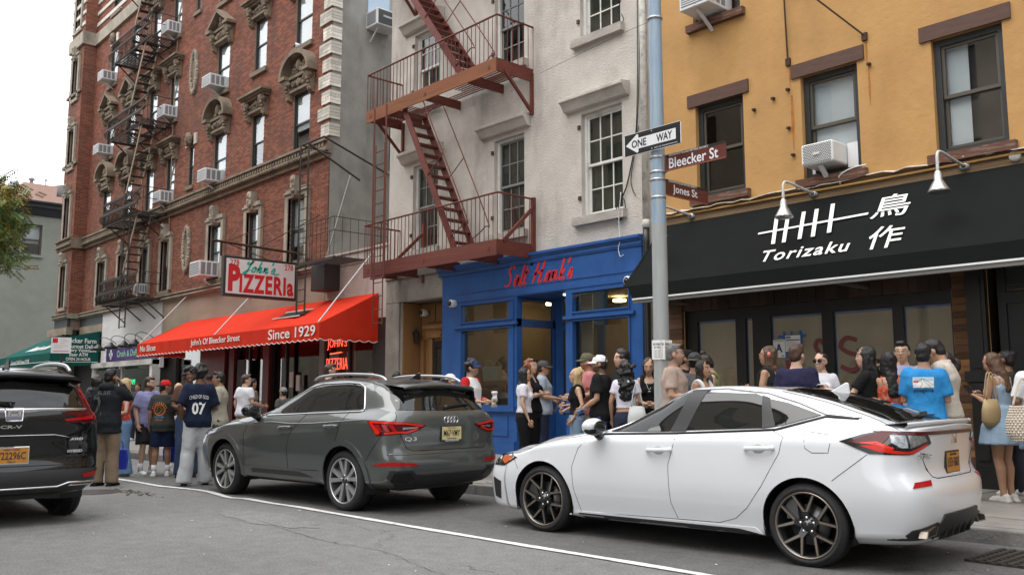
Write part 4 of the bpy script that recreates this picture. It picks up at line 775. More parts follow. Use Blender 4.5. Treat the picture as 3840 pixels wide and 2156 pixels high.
for xb, zb, xt, zt in ((-7.29, 3.6, -7.48, 4.08), (-7.11, 3.6, -7.29, 4.1), (-6.86, 3.62, -7.03, 4.12), (-6.65, 3.63, -6.82, 4.13), (-6.41, 3.66, -6.58, 4.18)):
    p, q = Vector(on_slope(xb, zb, .018)), Vector(on_slope(xt, zt, .018)); e = Vector((.033, 0, 0)); b.add([p - e, p + e, q + e, q - e], [(0, 1, 2, 3)])
b.build('skewer_logo', WHT, t)
letters('Torizaku', 1.4, .26, plane_M(on_slope(-6.69, 3.4), (1, 0, 0), UP), WHT, t, spacing=1.15, bold=.012)
for s, x, z, sz in (('鳥', -5.6, 3.98, .52), ('作', -5.5, 3.46, .48)): letters(s, sz, sz, plane_M(on_slope(x, z), (1, 0, 0), UP), WHT, t, bold=.006, shear=-.06)

# ================================================================ FIRE ESCAPES
OX = mat('red_oxide_iron', (.125, .024, .015), .6, .1, var=.3, vs=5, bump=.25, bs=40, stain=(.17, .05, .016), ss=1.6); OXR = mat('rusted_beam', (.21, .07, .022), .75, .1, var=.35, vs=4, bump=.3, bs=40, stain=(.17, .05, .03), ss=2)
t = thing('red_fire_escape', 'rust red iron fire escape with stairs on the white stucco house', 'fire escape', (-15.6, Y0 - .5, 4.1))
FY = 11.58
def balcony(z0, h, X0, X1, hole, beam, rail, gap0=0):
    zt = z0 + h
    piece('beam', beam, t, X0, X1, FY - .03, FY, z0, zt); piece('beam', OX, t, X0, X0 + .03, FY, Y0 if not gap0 else Y0 - .3, z0 + .05, zt); piece('beam', OX, t, X1 - .03, X1, FY, Y0, z0 + .02, zt)
    for k in range(3): piece('cross_beam', OX, t, X0 + .8 + k * 1.5, X0 + .86 + k * 1.5, FY, Y0, z0 + .02, z0 + h * .7)
    y = FY + .05
    while y < Y0 - .03:
        for a, c in ([(X0 + .03, hole[0]), (hole[1], X1 - .03)] if y < hole[2] else [(X0 + .03, X1 - .03)]): piece('slat', OX, t, a, c, y, y + .035, zt - .05, zt - .035)
        y += .088
    for k in range(3): piece('bolt_plate', OX, t, X0 + .15 + k * 2.2, X0 + .22 + k * 2.2, FY - .038, FY - .03, z0 + h * .35, z0 + h * .6)
    zr = zt + rail; P = [(X0, Y0 - .35 if gap0 else Y0), (X0, FY), (X1, FY), (X1, Y0)]
    for (xa, ya), (xb, yb) in zip(P, P[1:]):
        rod('rail', OX, t, (xa, ya, zr), (xb, yb, zr), .022, 6); n = max(2, int(abs(xb - xa + yb - ya) / .135))
        for i in range(n + (1 if xb == X1 and yb == Y0 else 0)):
            q = i / n; x, yy = xa + (xb - xa) * q, ya + (yb - ya) * q; rod('baluster', OX, t, (x, yy, zt - .02), (x, yy, zr), .0085, 5)
balcony(4.12, .32, -18.1, -13.27, (-18.0, -17.9, 0), OX, .95); balcony(7.9, .3, -18.1, -13.3, (-16.9, -15.3, 12.25), OXR, .92)
for x, z in ((-13.31, 8.0), (-18.0, 8.0)):
    MB().bar((x, FY + .2, z), (x, Y0 - .06, z - .72), .05, .06).box(x - .03, x + .03, Y0 - .07, Y0, z - .8, z + .1).build('bracket', OX, t)
for x in (-13.27, -17.05): MB().bar((x, FY + .15, 4.42), (x, Y0 - .05, 5.2), .05, .07).box(x - .04, x + .04, Y0 - .08, Y0, 4.0, 5.42).build('bracket', OX, t)
MB().bar((-17.5, FY + .2, 11.6), (-17.5, Y0 - .06, 10.75), .05, .06).box(-17.53, -17.47, Y0 - .07, Y0, 10.7, 11.7).build('bracket', OX, t); balcony(11.55, .3, -18.3, -14.5, (-16.9, -15.3, 12.25), OXR, .9)
def stairs(a, c, y0, y1, n, m=OX, tm=None, lw=.16, par=None, rails=True):
    p = par or t
    for y in (y0, y1): MB().bar((a[0], y, a[1]), (c[0], y, c[1]), .03, lw).build('stringer', m, p)
    for i in range(n):
        q = (i + .5) / n; x, z = a[0] + (c[0] - a[0]) * q, a[1] + (c[1] - a[1]) * q; piece('tread', tm or m, p, x - .11, x + .11, y0 + .015, y1 - .015, z - .015, z + .012)
    if rails:
        for y in (y0 - .02, y1 + .02):
            A, B = Vector((a[0], y, a[1])), Vector((c[0], y, c[1])); d = B - A; up = Vector((.55, 0, .38)) if d.x > 0 else Vector((-.4, 0, .4))
            MB().tube(cat([A + d * .02, A + d * .06 + up * .9, A + d * .12 + up, A + d * .9 + up, A + d * .95 + up * .8, A + d * .93], 4), .013, 6).build('handrail', m, p); rod('handrail_stay', m, p, A + d * .5, A + d * .5 + up, .011)
stairs((-16.66, 7.95), (-14.75, 4.45), 11.66, 12.2, 13); stairs((-17.2, 11.6), (-14.55, 8.2), 11.66, 12.2, 14)
for x in (-17.53, -17.03): rod('guide_post', OX, t, (x, 11.42, 4.05), (x, 11.42, 8.1), .026, 4)
for x in (-17.48, -17.1): rod('ladder_rail', OX, t, (x, 11.44, 2.95), (x, 11.44, 7.2), .018, 4)
for k in range(14): rod('rung', OX, t, (-17.48, 11.44, 3.0 + k * .31), (-17.1, 11.44, 3.0 + k * .31), .012, 5)
piece('guide_foot', OX, t, -17.56, -17.0, 11.39, 11.46, 4.02, 4.06)
BI = mat('weathered_black_iron', (.045, .036, .03), .7, .3, var=.4, vs=6, bump=.2); CR = mat('weathered_cream_iron', (.3, .235, .17), .8, var=.35, vs=8)
t = thing('black_fire_escape', 'black wrought iron fire escape with bellied balconies on the red brick tenement', 'fire escape', (-35, Y0 - .5, 5))
BX0, BX1, BY = -37.1, -33.1, 11.6
for i, z in enumerate((4.95, 8.1, 11.6, 14.85, 18.1)):
    for a, c in ((BX0, -35.4), (-33.9, BX1)) if i else ((BX0, BX1),):
        y = BY + .04
        while y < Y0 - .02: piece('slat', BI, t, a, c, y, y + .045, z - .02, z); y += .1
    y = Y0 - .35
    while y < Y0 and i: piece('slat', BI, t, -35.4, -33.9, y, y + .045, z - .02, z); y += .1
    for x in (BX0, -35.4, -33.9, BX1): piece('floor_beam', BI, t, x - .03, x + .03, BY, Y0, z - .09, z - .02); MB().bar((x, BY + .15, z - .06), (x, Y0, z - .75), .035, .04).build('bracket', BI, t)
    piece('floor_beam', BI, t, BX0, BX1, BY - .02, BY + .02, z - .09, z)
    P = [(BX0, Y0), (BX0, BY), (BX1, BY), (BX1, Y0)]
    for k, ((xa, ya), (xb, yb)) in enumerate(zip(P, P[1:])):
        for zz in (.92, .5): rod('rail', BI, t, (xa, ya, z + zz), (xb, yb, z + zz), .016, 5)
        if k == 2: rod('baluster', BI, t, (xa, ya, z), (xa, ya, z + .92), .012); continue
        n = int(abs(xb - xa + yb - ya) / .14)
        for j in range(n):                             # bellied scroll balusters
            q = j / n; x, yy = xa + (xb - xa) * q, ya + (yb - ya) * q; ox, oy = ((-1, 0), (0, -1))[k]
            key = ('belly', k)
            if key not in UNIT:
                me = MB().tube(cat([(0, 0, 0), (ox * .2, oy * .2, .06), (ox * .24, oy * .24, .25), (ox * .06, oy * .06, .5), (ox * .12, oy * .12, .72), (0, 0, .92)], 3), .017, 4).build('baluster', BI, t); UNIT[key] = me.data; me.location = Vector((x, yy, z)) ; me.data.transform(Matrix.Translation(wloc(t))); me.location = Vector((x, yy, z)) - wloc(t); continue
            o = bpy.data.objects.new('baluster', UNIT[key]); C.objects.link(o); o.parent = t; o.location = Vector((x, yy, z)) - wloc(t)
    if i: stairs((-35.65, [0, 4.98, 8.13, 11.63, 14.88][i] + .02), (-33.75, z), 11.66, 12.15, 12, CR, BI, .1, t, False)
for x in (-34.66, -34.05): rod('ladder_rail', BI, t, (x, 11.5, 3.85), (x, 11.5, 9.0), .026, 4)
for k in range(17): rod('rung', BI, t, (-34.66, 11.5, 3.9 + k * .3), (-34.05, 11.5, 3.9 + k * .3), .014, 5)
MB().tube(cat([(-33.0, Y0 - .03, 15.8), (-33.05, Y0 - .05, 12), (-32.95, Y0 - .05, 8.2), (-33.0, Y0 - .04, 6)]), .022, 5).build('cable', CR, t)
t = thing('corner_fire_ladder', 'tall rusty iron ladder and small balcony at the brick tenement corner', 'fire escape', (-20.6, Y0 - .5, 4.8))
for x in (-21.38, -20.95): rod('ladder_rail', BI, t, (x, 11.6, 3.42), (x, 11.6, 8.05), .026, 4)
for k in range(15): rod('rung', BI, t, (-21.38, 11.6, 3.5 + k * .31), (-20.95, 11.6, 3.5 + k * .31), .014, 5)
for a, c in (((-21.3, 11.6, 8.05), (-20.2, 11.62, 8.06)), ((-20.2, 11.62, 8.06), (-20.2, Y0 + 1, 7.4)), ((-21.3, 11.6, 8.05), (-21.5, Y0, 8.05)), ((-20.9, 11.6, 8.0), (-20.3, 12.8, 7.1))): rod('strut', BI, t, a, c, .03, 4)
y = 11.62
while y < Y0 + .9: piece('slat', BI, t, -21.3, -19.55, y, y + .045, 4.83, 4.85); y += .1
for P in (((-21.3, 11.6), (-19.55, 11.6)), ((-19.55, 11.6), (-19.55, Y0 + .9))):
    for zz in (5.85, 5.5): rod('rail', BI, t, (*P[0], zz), (*P[1], zz), .011, 5)
    for j in range(9): q = j / 8; rod('baluster', BI, t, (P[0][0] + (P[1][0] - P[0][0]) * q, P[0][1] + (P[1][1] - P[0][1]) * q, 4.85), (P[0][0] + (P[1][0] - P[0][0]) * q, P[0][1] + (P[1][1] - P[0][1]) * q, 5.85), .007, 5)
piece('floor_beam', BI, t, -21.3, -19.55, 11.58, 11.62, 4.76, 4.83); rod('stay_rod', mat('grey_metal'), t, (-20.05, 11.7, 4.9), (-20.3, 12.5, 7.2), .02)

# ================================================================ SIGNS, POLE, LAMPS, AIR CONDITIONERS
t = thing('projecting_sign', 'white framed double sided pizzeria box sign hanging from an iron bar', 'sign', (-23, 11.35, 4.57))
piece('box', mat('sign_frame', (.03, .028, .026), .5), t, -23.1, -22.96, 10.26, 12.44, 4.02, 5.12); piece('face', mat('sign_face', (.68, .66, .64), .4, var=.05), t, -22.96, -22.95, 10.33, 12.37, 4.1, 5.05)
SR = mat('sign_red', (.55, .015, .02), .45); ST_ = mat('sign_teal', (.03, .42, .33), .45)
brush("John's", 1.1, .44, SIDE(-22.945, 11.34, 4.84), ST_, t, pen=.085, ext=.004, end=[(-.05, .05), (.2, .0), (.5, .1)])
letters('P', .34, .74, SIDE(-22.945, 10.56, 4.53), SR, t, bold=.055); letters('IZZERIa', 1.62, .52, SIDE(-22.945, 11.53, 4.4), SR, t, bold=.035, spacing=1.12)
for y in (10.56, 12.18): letters('278', .26, .16, SIDE(-22.945, y, 4.95), SR, t, bold=.01)
rod('hanger_bar', RUSTY, t, (-23.03, 9.95, 5.5), (-22.95, Y0, 5.38), .04, 6)
for y in (10.2, 12.3): rod('hanger', RUSTY, t, (-23.03, y, 5.1), (-23.03, y, 5.46), .03, 6)
for a, c in (((-23.03, 10.3, 5.48), (-24.3, Y0, 6.6)), ((-23.03, 11.3, 5.45), (-22, Y0, 6.4)), ((-23.03, 10.3, 5.48), (-24.2, Y0, 5.2))): rod('chain', RUSTY, t, a, c, .012, 4)
t = thing('speaker_box', 'dark grey metal box on the wall above the red awning', 'wall box', (-21.2, Y0 - .3, 4.1)); MB().box(-21.55, -20.85, 12.1, 12.7, 4.15, 4.85).build('casing', mat('dark_box', (.03, .03, .028), .5), t, bev=.01)
POLE = mat('galvanised_blue_paint', (.27, .36, .45), .5, .2, var=.14, vs=3, bump=.15, st=(6, 6, .5), stain=(.36, .37, .36), ss=3); POLG = mat('grey_pole_paint', (.33, .345, .34), .55, .1, var=.1, vs=4, st=(4, 4, .5))
t = thing('street_lamp_post', 'tall pale grey blue steel street pole carrying the street name signs', 'street pole', (-7.08, 8.9, .14))
MB().lathe([(.2, .14), (.2, .3), (.13, .38), (.105, .5), (.1, 2.0), (.095, 3.5)], (-7.08, 8.9, 0), n=12).build('lower_shaft', POLG, t); MB().lathe([(.095, 3.5), (.085, 6), (.075, 9.5)], (-7.08, 8.9, 0), n=12).build('upper_shaft', POLE, t)
SSB = mat('steel_band', (.45, .45, .44), .35, .8, var=.1)
for z in (4.34, 4.15, 4.05, 3.82, 6.2): MB().lathe([(.094, z), (.1, z), (.1, z + .03), (.094, z + .03)], (-7.08, 8.9, 0), n=14).build('band', SSB, t)
def street_sign(name, lab, M, wd, hg, face, build):
    o = thing(name, lab, 'street sign', M.translation); o.matrix_world
    b = MB(); r = .02; pts = [(-wd / 2 + r, -hg / 2), (wd / 2 - r, -hg / 2), (wd / 2, -hg / 2 + r), (wd / 2, hg / 2 - r), (wd / 2 - r, hg / 2), (-wd / 2 + r, hg / 2), (-wd / 2, hg / 2 - r), (-wd / 2, -hg / 2 + r)]
    b.prism(pts, 'z', -.004, 0); b.v = [tuple(M.to_3x3() @ Vector(v)) for v in b.v]; b.build('plate', face, o, local=True); R3 = M.to_3x3().to_4x4(); build(o, R3); return o
def rect(o, R3, x0, x1, y0, y1, m, name='stripe', lift=.001):
    b = MB(); b.box(x0, x1, y0, y1, 0, lift); b.v = [tuple(R3 @ Vector(v)) for v in b.v]; return b.build(name, m, o, local=True)
SBLK = mat('sign_black', (.012, .013, .014), .4); SWHT = mat('sign_white', (.74, .75, .76), .4); SBRN = mat('sign_brown', (.11, .024, .018), .4)
def ow(o, R3):
    rect(o, R3, -.45, .45, -.14, .14, SBLK, 'black_field'); b = MB()
    b.prism([(-.43, 0), (-.24, .125), (-.22, .11), (-.22, .07), (.38, .07), (.38, -.07), (-.22, -.07), (-.22, -.11), (-.24, -.125)], 'z', .001, .002); b.v = [tuple(R3 @ Vector(v)) for v in b.v]; b.build('arrow', SWHT, o, local=True)
    letters('ONE', .24, .1, R3 @ Matrix.Translation((-.21, 0, .003)), SBLK, o, bold=.02, ext=.001, local=True); letters('WAY', .25, .1, R3 @ Matrix.Translation((.2, 0, .003)), SBLK, o, bold=.02, ext=.001, local=True); letters('DEPT OF TRANSPORTATION', .36, .014, R3 @ Matrix.Translation((.22, -.115, .003)), SWHT, o, ext=.001, local=True)
    for y in (.115, -.115):
        b = MB(); b.ell((0, y, .003), (.009, .009, .005)); b.v = [tuple(R3 @ Vector(v)) for v in b.v]; b.build('bolt', SSB, o, local=True)
street_sign('one_way_sign', 'black and white ONE WAY arrow sign on the street pole', FRONT(-7.065, 8.77, 4.57), .92, .29, SWHT, ow)
def nm(txt, sub):
    def f(o, R3):
        rect(o, R3, -.45, .45, .075, .105, SBLK, 'black_strip'); letters(sub, .6, .024, R3 @ Matrix.Translation((-.1, .09, .002)), SWHT, o, ext=.001, local=True)
        letters(txt, .74 if len(txt) > 9 else .52, .135, R3 @ Matrix.Translation((-.03 if len(txt) > 9 else -.05, -.012, .002)), SWHT, o, bold=.012, ext=.001, local=True); rect(o, R3, -.45, .45, -.1, -.094, mat('rust_line', (.4, .15, .08), .5), 'pinstripe')
    return f
street_sign('street_name_sign', 'brown Bleecker St name sign on the street pole', FRONT(-6.5, 8.9, 4.26), .91, .215, SBRN, nm('Bleecker St', 'GREENWICH VILLAGE HISTORIC DISTRICT'))
street_sign('street_name_sign', 'brown Jones St name sign set square to the road on the pole', SIDE(-7.02, 9.43, 3.98), .9, .215, SBRN, nm('Jones St', 'GREENWICH VILLAGE HISTORIC DISTRICT'))
MB().box(-7.02, -6.95, 8.87, 8.93, 4.15, 4.37).build('sign_clamp', SSB, t)
t2 = thing('parking_notice', 'white paper no parking notices taped round the street pole', 'notice', (-6.95, 8.8, 1.9))
for i, (a, s1, s2) in enumerate(((-72, 'NO PARKING', 'BY PRIDE'), (-18, 'NO PARKING', 'BY PRIDE'))):
    M = Matrix.Translation((-7.08 + .107 * math.cos(R(a)), 8.9 + .107 * math.sin(R(a)), 1.9)) @ Matrix.Rotation(R(a + 90), 4, 'Z') @ Matrix.Rotation(R(90), 4, 'X')
    b = MB(); b.box(-.085, .085, -.12, .12, -.002, 0); b.v = [tuple(M @ Vector(v)) for v in b.v]; b.build('sheet', PAPER, t2)
    letters(s1, .14, .03, M @ Matrix.Translation((0, .07, .002)), INK, t2, bold=.01, ext=.0005); letters(s2, .11, .022, M @ Matrix.Translation((0, .03, .002)), INK, t2, ext=.0005, shear=.2)
    for k in range(4): letters('7:00 - 8:00 PM', .11, .012, M @ Matrix.Translation((0, -.01 - .026 * k, .002)), INK, t2, ext=.0005)
t2 = thing('loading_sign', 'white and red truck loading sign on a slim post by the deli awning', 'street sign', (-24.55, 6.8, .14))
rod('post', mat('dark_post', (.03, .035, .03), .6), t2, (-24.6, 6.8, 0), (-24.6, 6.8, 2.9), .03); M = Matrix.Translation((-24.55, 6.76, 2.62)) @ Matrix.Rotation(R(68), 4, 'Z') @ Matrix.Rotation(R(90), 4, 'X')
for (x0, x1, y0, y1, m, nm_) in ((-.23, .23, -.2, .2, SWHT, 'plate'), (-.2, -.08, .06, .18, SR, 'truck_symbol'), (-.18, .18, -.155, -.14, SR, 'arrow')):
    b = MB(); b.box(x0, x1, y0, y1, -.004 if nm_ == 'plate' else .001, .001 if nm_ == 'plate' else .003); b.v = [tuple(M @ Vector(v)) for v in b.v]; b.build(nm_, m, t2)
for s, x, y, wd in (('Truck', .05, .15, .14), ('Loading', .07, .1, .18), ('Only', .03, .05, .1), ('Monday-Friday', .0, -.01, .3), ('8am-6pm', -.06, -.06, .18)): letters(s, wd, .035, M @ Matrix.Translation((x, y, .002)), mat('pink_print', (.6, .2, .2), .6), t2, ext=.0005)
ALU = mat('brushed_aluminium', (.5, .5, .5), .3, .85, var=.08); GALV = mat('white_pipe', (.55, .55, .53), .5, var=.15, vs=10, stain=(.3, .15, .05), ss=8)
for i, (x, lab) in enumerate(((-9.29, 'aluminium gooseneck lamp over the black awning, nearest the street pole'), (-6.98, 'aluminium gooseneck lamp hanging over the skewer logo'), (-4.74, 'aluminium gooseneck lamp right of the Japanese characters'))):
    o = thing('gooseneck_lamp', lab, 'wall lamp', (x, Y0, 4.46), group='gooseneck lamps over the black awning')
    MB().lathe([(.075, 0), (.075, -.04), (.03, -.06)], (x, Y0, 4.44), 'y', 14).build('wall_plate', ALU, o); MB().tube(cat([(x, Y0 - .04, 4.44), (x, 12.2, 4.47), (x, 11.85, 4.5), (x, 11.72, 4.46), (x, 11.7, 4.3), (x, 11.7, 4.2)]), .02, 8).build('arm', GALV, o)
    MB().lathe([(.035, 4.22), (.05, 4.18), (.055, 4.1), (.075, 4.07), (.13, 3.97), (.135, 3.94), (.12, 3.945), (.06, 4.05), (.001, 4.08)], (x, 11.7, 0), n=20).build('shade', ALU, o)
o = thing('junction_box', 'round white electrical cover on the conduit by the last lamp', 'junction box', (-4.1, Y0, 4.45)); MB().lathe([(.001, -.05), (.07, -.05), (.075, 0)], (-4.1, Y0, 4.45), 'y', 14).build('cover', GALV, o)
BLKM = mat('black_lamp_enamel', (.015, .015, .015), .4)
for x, lab in ((-38.5, 'first from the deli end'), (-36.95, 'second from the deli end'), (-35.45, 'third from the deli end'), (-34.3, 'fourth, half behind the red awning')):
    o = thing('shop_lamp', 'black gooseneck lamp over the purple sign, ' + lab, 'wall lamp', (x, Y0, 3.6), group='black lamps over the purple sign')
    MB().tube(cat([(x + .5, Y0 - .05, 3.45), (x + .45, Y0 - .25, 3.62), (x + .25, Y0 - .5, 3.72), (x, Y0 - .6, 3.62), (x, Y0 - .6, 3.42)]), .013, 6).build('arm', BLKM, o); MB().lathe([(.05, 3.46), (.08, 3.4), (.2, 3.32), (.3, 3.2), (.28, 3.21), (.001, 3.36)], (x, Y0 - .6, 0), n=16).build('shade', BLKM, o)
CAMW = mat('white_plastic', (.7, .7, .7), .4); LENS = mat('camera_lens', (.01, .01, .012), .15)
for x, y, z, lab in ((-15.8, Y0 - .12, 3.4, 'white dome security camera at the left corner of the blue shopfront'), (-10.62, Y0 - .12, 3.42, 'white dome security camera at the right corner of the blue shopfront'), (-17.65, Y0 + .45, 3.36, 'grey dome security camera in the brown doorway'), (-23.5, Y0 - .05, 11.75, 'small white security camera under a sill of the brick tenement')):
    o = thing('security_camera', lab, 'camera', (x, y, z)); MB().lathe([(.075, .06), (.085, 0), (.085, -.09), (.06, -.11)], (x, y, z), 'y', 16).build('housing', CAMW, o); MB().ell((x, y - .1, z - .01), (.055, .05, .055), 10, 8).build('dome', LENS, o)
o = thing('door_lantern', 'small dark wall lantern beside the brown doorway', 'lantern', (-17.9, Y0 + .3, 2.75)); MB().lathe([(.01, .26), (.1, .15), (.1, .13), (.07, .12), (.055, -.08), (.001, -.1)], (-17.9, Y0 + .38, 2.72), n=6, sm=False).build('frame', BLKM, o); piece('bracket', BLKM, o, -17.98, -17.88, Y0 + .36, Y0 + .4, 2.7, 2.74)
ACW = mat('ac_white_metal', (.66, .67, .68), .5, var=.08, stain=(.45, .43, .4), ss=3); ACG = mat('ac_grille', (.2, .21, .22), .6); ACD = mat('ac_dark_panel', (.03, .033, .035), .4)
def ac(lab, x0, x1, z0, z1, d, Y=Y0, side='slots', brk=True):
    o = thing('air_conditioner', lab, 'air conditioner', ((x0 + x1) / 2, Y - d / 2, z0)); yf = Y - d
    MB().box(x0, x1, yf, Y + .15, z0, z1).build('casing', ACW, o, bev=.012)
    h = z1 - z0; piece('front_grille', ACG, o, x0 + .04, x1 - .04, yf - .004, yf + .02, z0 + .05, z1 - .05)
    for k in range(7): piece('louvre', ACW, o, x0 + .04, x1 - .04, yf - .01, yf - .002, z0 + .07 + k * (h - .14) / 7, z0 + .085 + k * (h - .14) / 7)
    if side == 'slots':
        for k in range(3): piece('side_vent', ACG, o, x1 - .01, x1 + .003, yf + .06 + k * d * .28, yf + .06 + k * d * .28 + d * .2, z0 + .05, z1 - .05)
    if brk: MB().bar(((x0 + x1) / 2, yf + .1, z0 - .01), ((x0 + x1) / 2, Y - .02, z0 - .28), .05, .04).build('bracket', ACW, o)
    return o
for lab, x0, x1, z0, z1, d in (('white air conditioner with dark side slots beside the upper oval stone niche', -29.2, -28.55, 11.8, 12.2, .6), ('white air conditioner above the carved belt course of the brick tenement', -29.2, -28.55, 8.5, 8.92, .62), ('large white air conditioner beside the hanging pizzeria sign', -29.3, -28.5, 5.28, 5.78, .7),
    ('white air conditioner on a pale bracket at the highest left window of the brick tenement', -40.6, -39.95, 15.1, 15.5, .6), ('white air conditioner above the left arched hood of the brick tenement', -40.65, -40.0, 11.8, 12.2, .6), ('white air conditioner half behind the top fire escape stair', -38.0, -37.4, 15.1, 15.48, .5),
    ('white air conditioner behind the highest black balcony rail', -33.5, -32.85, 15.08, 15.5, .5), ('white air conditioner behind the middle black balcony rail', -33.5, -32.85, 11.78, 12.2, .5), ('white air conditioner behind the black balcony just above the belt course', -33.5, -32.85, 8.5, 8.92, .5), ('small white air conditioner behind the lowest black balcony', -35.5, -35.0, 5.28, 5.65, .35)): ac(lab, x0, x1, z0, z1, d)
o = ac('white air conditioner on a rusty bracket in the upper yellow house window', -9.05, -8.45, 7.9, 8.32, .55, side='slots')
o = thing('air_conditioner', 'rounded white air conditioner with honeycomb grille in the middle yellow house window', 'air conditioner', (-6.75, Y0 - .2, 4.75)); MB().box(-6.99, -6.47, Y0 - .34, Y0 + .2, 4.81, 5.14).build('casing', mat('ac_clean_white', (.72, .72, .7), .4), o, bev=.035, seg=3)
b = MB()
for i in range(17):
    for j in range(12): b.lathe([(.0105, -.002), (.001, -.0021)], (-6.945 + i * .027 + (.014 if j % 2 else 0), Y0 - .341, 4.84 + j * .0245), 'y', 6)
kind(b.build('grille_hole', ACD, o), 'stuff'); piece('badge', ACW, o, -6.78, -6.68, Y0 - .366, Y0 - .36, 4.95, 4.98); piece('side_shutter', CAMW, o, -6.46, -6.27, Y0 + .1, Y0 + .12, 4.76, 5.15); piece('side_shutter', CAMW, o, -7.1, -7.0, Y0 + .1, Y0 + .12, 4.76, 5.15)
MB().bar((-6.72, Y0 - .25, 4.79), (-6.72, Y0 - .05, 4.62), .07, .04).build('bracket', ACW, o)
o = thing('air_conditioner', 'big air conditioner with a dark lettered side panel on the grey side wall', 'air conditioner', (-21.3, 14.2, 12.1)); MB().box(-21.6, -21.02, 13.72, 14.5, 12.02, 12.52).build('casing', ACW, o, bev=.012); piece('side_panel', ACD, o, -21.02, -21.012, 13.76, 14.46, 12.06, 12.48)
letters('FRIEDRICH', .4, .055, SIDE(-21.008, 14.13, 12.3), SWHT, o, bold=.02); piece('front_grille', ACG, o, -21.55, -21.1, 13.712, 13.72, 12.08, 12.46)
for yy in (13.85, 14.4): MB().bar((-21.15, yy, 12.0), (-21.58, yy, 11.65), .03, .03).build('bracket', ACW, o)
MB().box(-21.7, -21.56, 13.75, 14.5, 12.52, 13.3).build('window_board', mat('sky_pane', (.35, .45, .55), .1), o)
PIPE = mat('flaking_white_pipe', (.6, .58, .53), .6, var=.15, vs=10, stain=(.1, .12, .1), ss=6)
t = thing('downpipe', 'peeling white rainwater downpipe turning black below, between white and yellow houses', 'drainpipe', (-10.25, Y0 - .1, 0))
MB().tube([(-10.24, Y0 - .1, 4.5), (-10.24, Y0 - .1, 12)], .06, 12).build('white_pipe', PIPE, t); MB().tube([(-10.24, Y0 - .1, 4.35), (-10.24, Y0 - .1, 4.5)], .068, 12).build('collar', GALV, t); MB().tube(cat([(-10.24, Y0 - .1, .14), (-10.24, Y0 - .1, 2), (-10.24, Y0 - .1, 4.35)]), .06, 12).build('black_pipe', BLKM, t)
CB = mat('black_cable', (.012, .012, .012), .6)
t = thing('wall_cables', 'loose black and white cables hanging down the white house wall', 'cables', (-10.7, Y0 - .05, 5))
for pts in ([(-10.36, 12), (-10.4, 9), (-10.44, 7), (-10.52, 6), (-10.7, 5.3), (-10.85, 5.0), (-10.97, 4.75), (-10.88, 4.6)], [(-10.33, 12), (-10.37, 8), (-10.47, 6.2), (-10.62, 5.4), (-10.6, 5.15), (-10.52, 5.0)], [(-10.4, 10.2), (-10.66, 9.2), (-10.92, 8.62), (-10.9, 8.35), (-10.75, 8.45), (-10.8, 8.6)], [(-10.42, 6.3), (-10.75, 5.2), (-10.98, 4.95), (-10.95, 4.6), (-10.78, 4.75), (-10.82, 5.0), (-10.95, 4.9)]): MB().tube(cat([(x, Y0 - .04, z) for x, z in pts], 5), .009, 5).build('cable', CB, t)
MB().tube(cat([(x, Y0 - .13, z) for x, z in ((-10.8, 5.1), (-10.86, 4.6), (-10.84, 4.2), (-10.88, 4.05), (-10.84, 3.9), (-10.76, 3.92))], 5), .008, 5).build('white_cable', CAMW, t)
MB().tube(cat([(-6.52, Y0 - .05, 4.5), (-6.5, Y0 - .1, 4.62), (-6.3, Y0 - .1, 4.7), (-6.1, Y0 - .06, 4.72)], 5), .012, 6).build('white_cable', CAMW, t)
t = thing('overhead_wire', 'thin overhead wire running from the street pole to the white house', 'wire', (-7.1, 8.9, 6.2)); MB().tube(cat([(-7.1, 8.9, 6.21), (-9, 10.3, 6.95), (-13, 12.5, 8.0)], 8), .004, 4).build('wire', CB, t)

# ================================================================ VEHICLES
def car_glass():
    m = bpy.data.materials.new('dark_car_glass'); m.use_nodes = True; t = m.node_tree; t.nodes.clear(); N = t.nodes.new; L = t.links.new
    o = N('ShaderNodeOutputMaterial'); x = N('ShaderNodeMixShader'); d = N('ShaderNodeBsdfDiffuse'); g = N('ShaderNodeBsdfGlossy'); 
    d.inputs[0].default_value = (.012, .013, .012, 1); g.inputs['Roughness'].default_value = .02
    L(schlick(t, 1.2, .07), x.inputs[0]); L(d.outputs[0], x.inputs[1]); L(g.outputs[0], x.inputs[2]); L(x.outputs[0], o.inputs[0]); return m
CGL = car_glass()
GAP = mat('panel_gap', (.004, .004, .004), .9); CHROME = mat('chrome', (.75, .75, .75), .12, 1); BPL = mat('black_plastic', (.018, .018, .019), .45, var=.1); GLB = mat('gloss_black_trim', (.006, .006, .007), .15, coat=.4, spec=.3)
TYRE = mat('tyre_rubber', (.017, .017, .018), .75, var=.25, vs=20, bump=.2, bs=60); LRED = mat('red_tail_lens', (.36, .006, .008), .2, coat=.15, spec=.25); LRDK = mat('dark_red_lens', (.075, .003, .005), .2, coat=.15, spec=.2); LBRT = mat('bright_red_lens', (.62, .022, .01), .2, coat=.15, spec=.25); LCLR = mat('clear_lens', (.2, .21, .22), .15, .4, coat=.3, var=.5, vs=30); AMB = mat('amber_lens', (.5, .09, .01), .12, coat=1); DISC = mat('brake_disc', (.14, .14, .14), .4, .8)
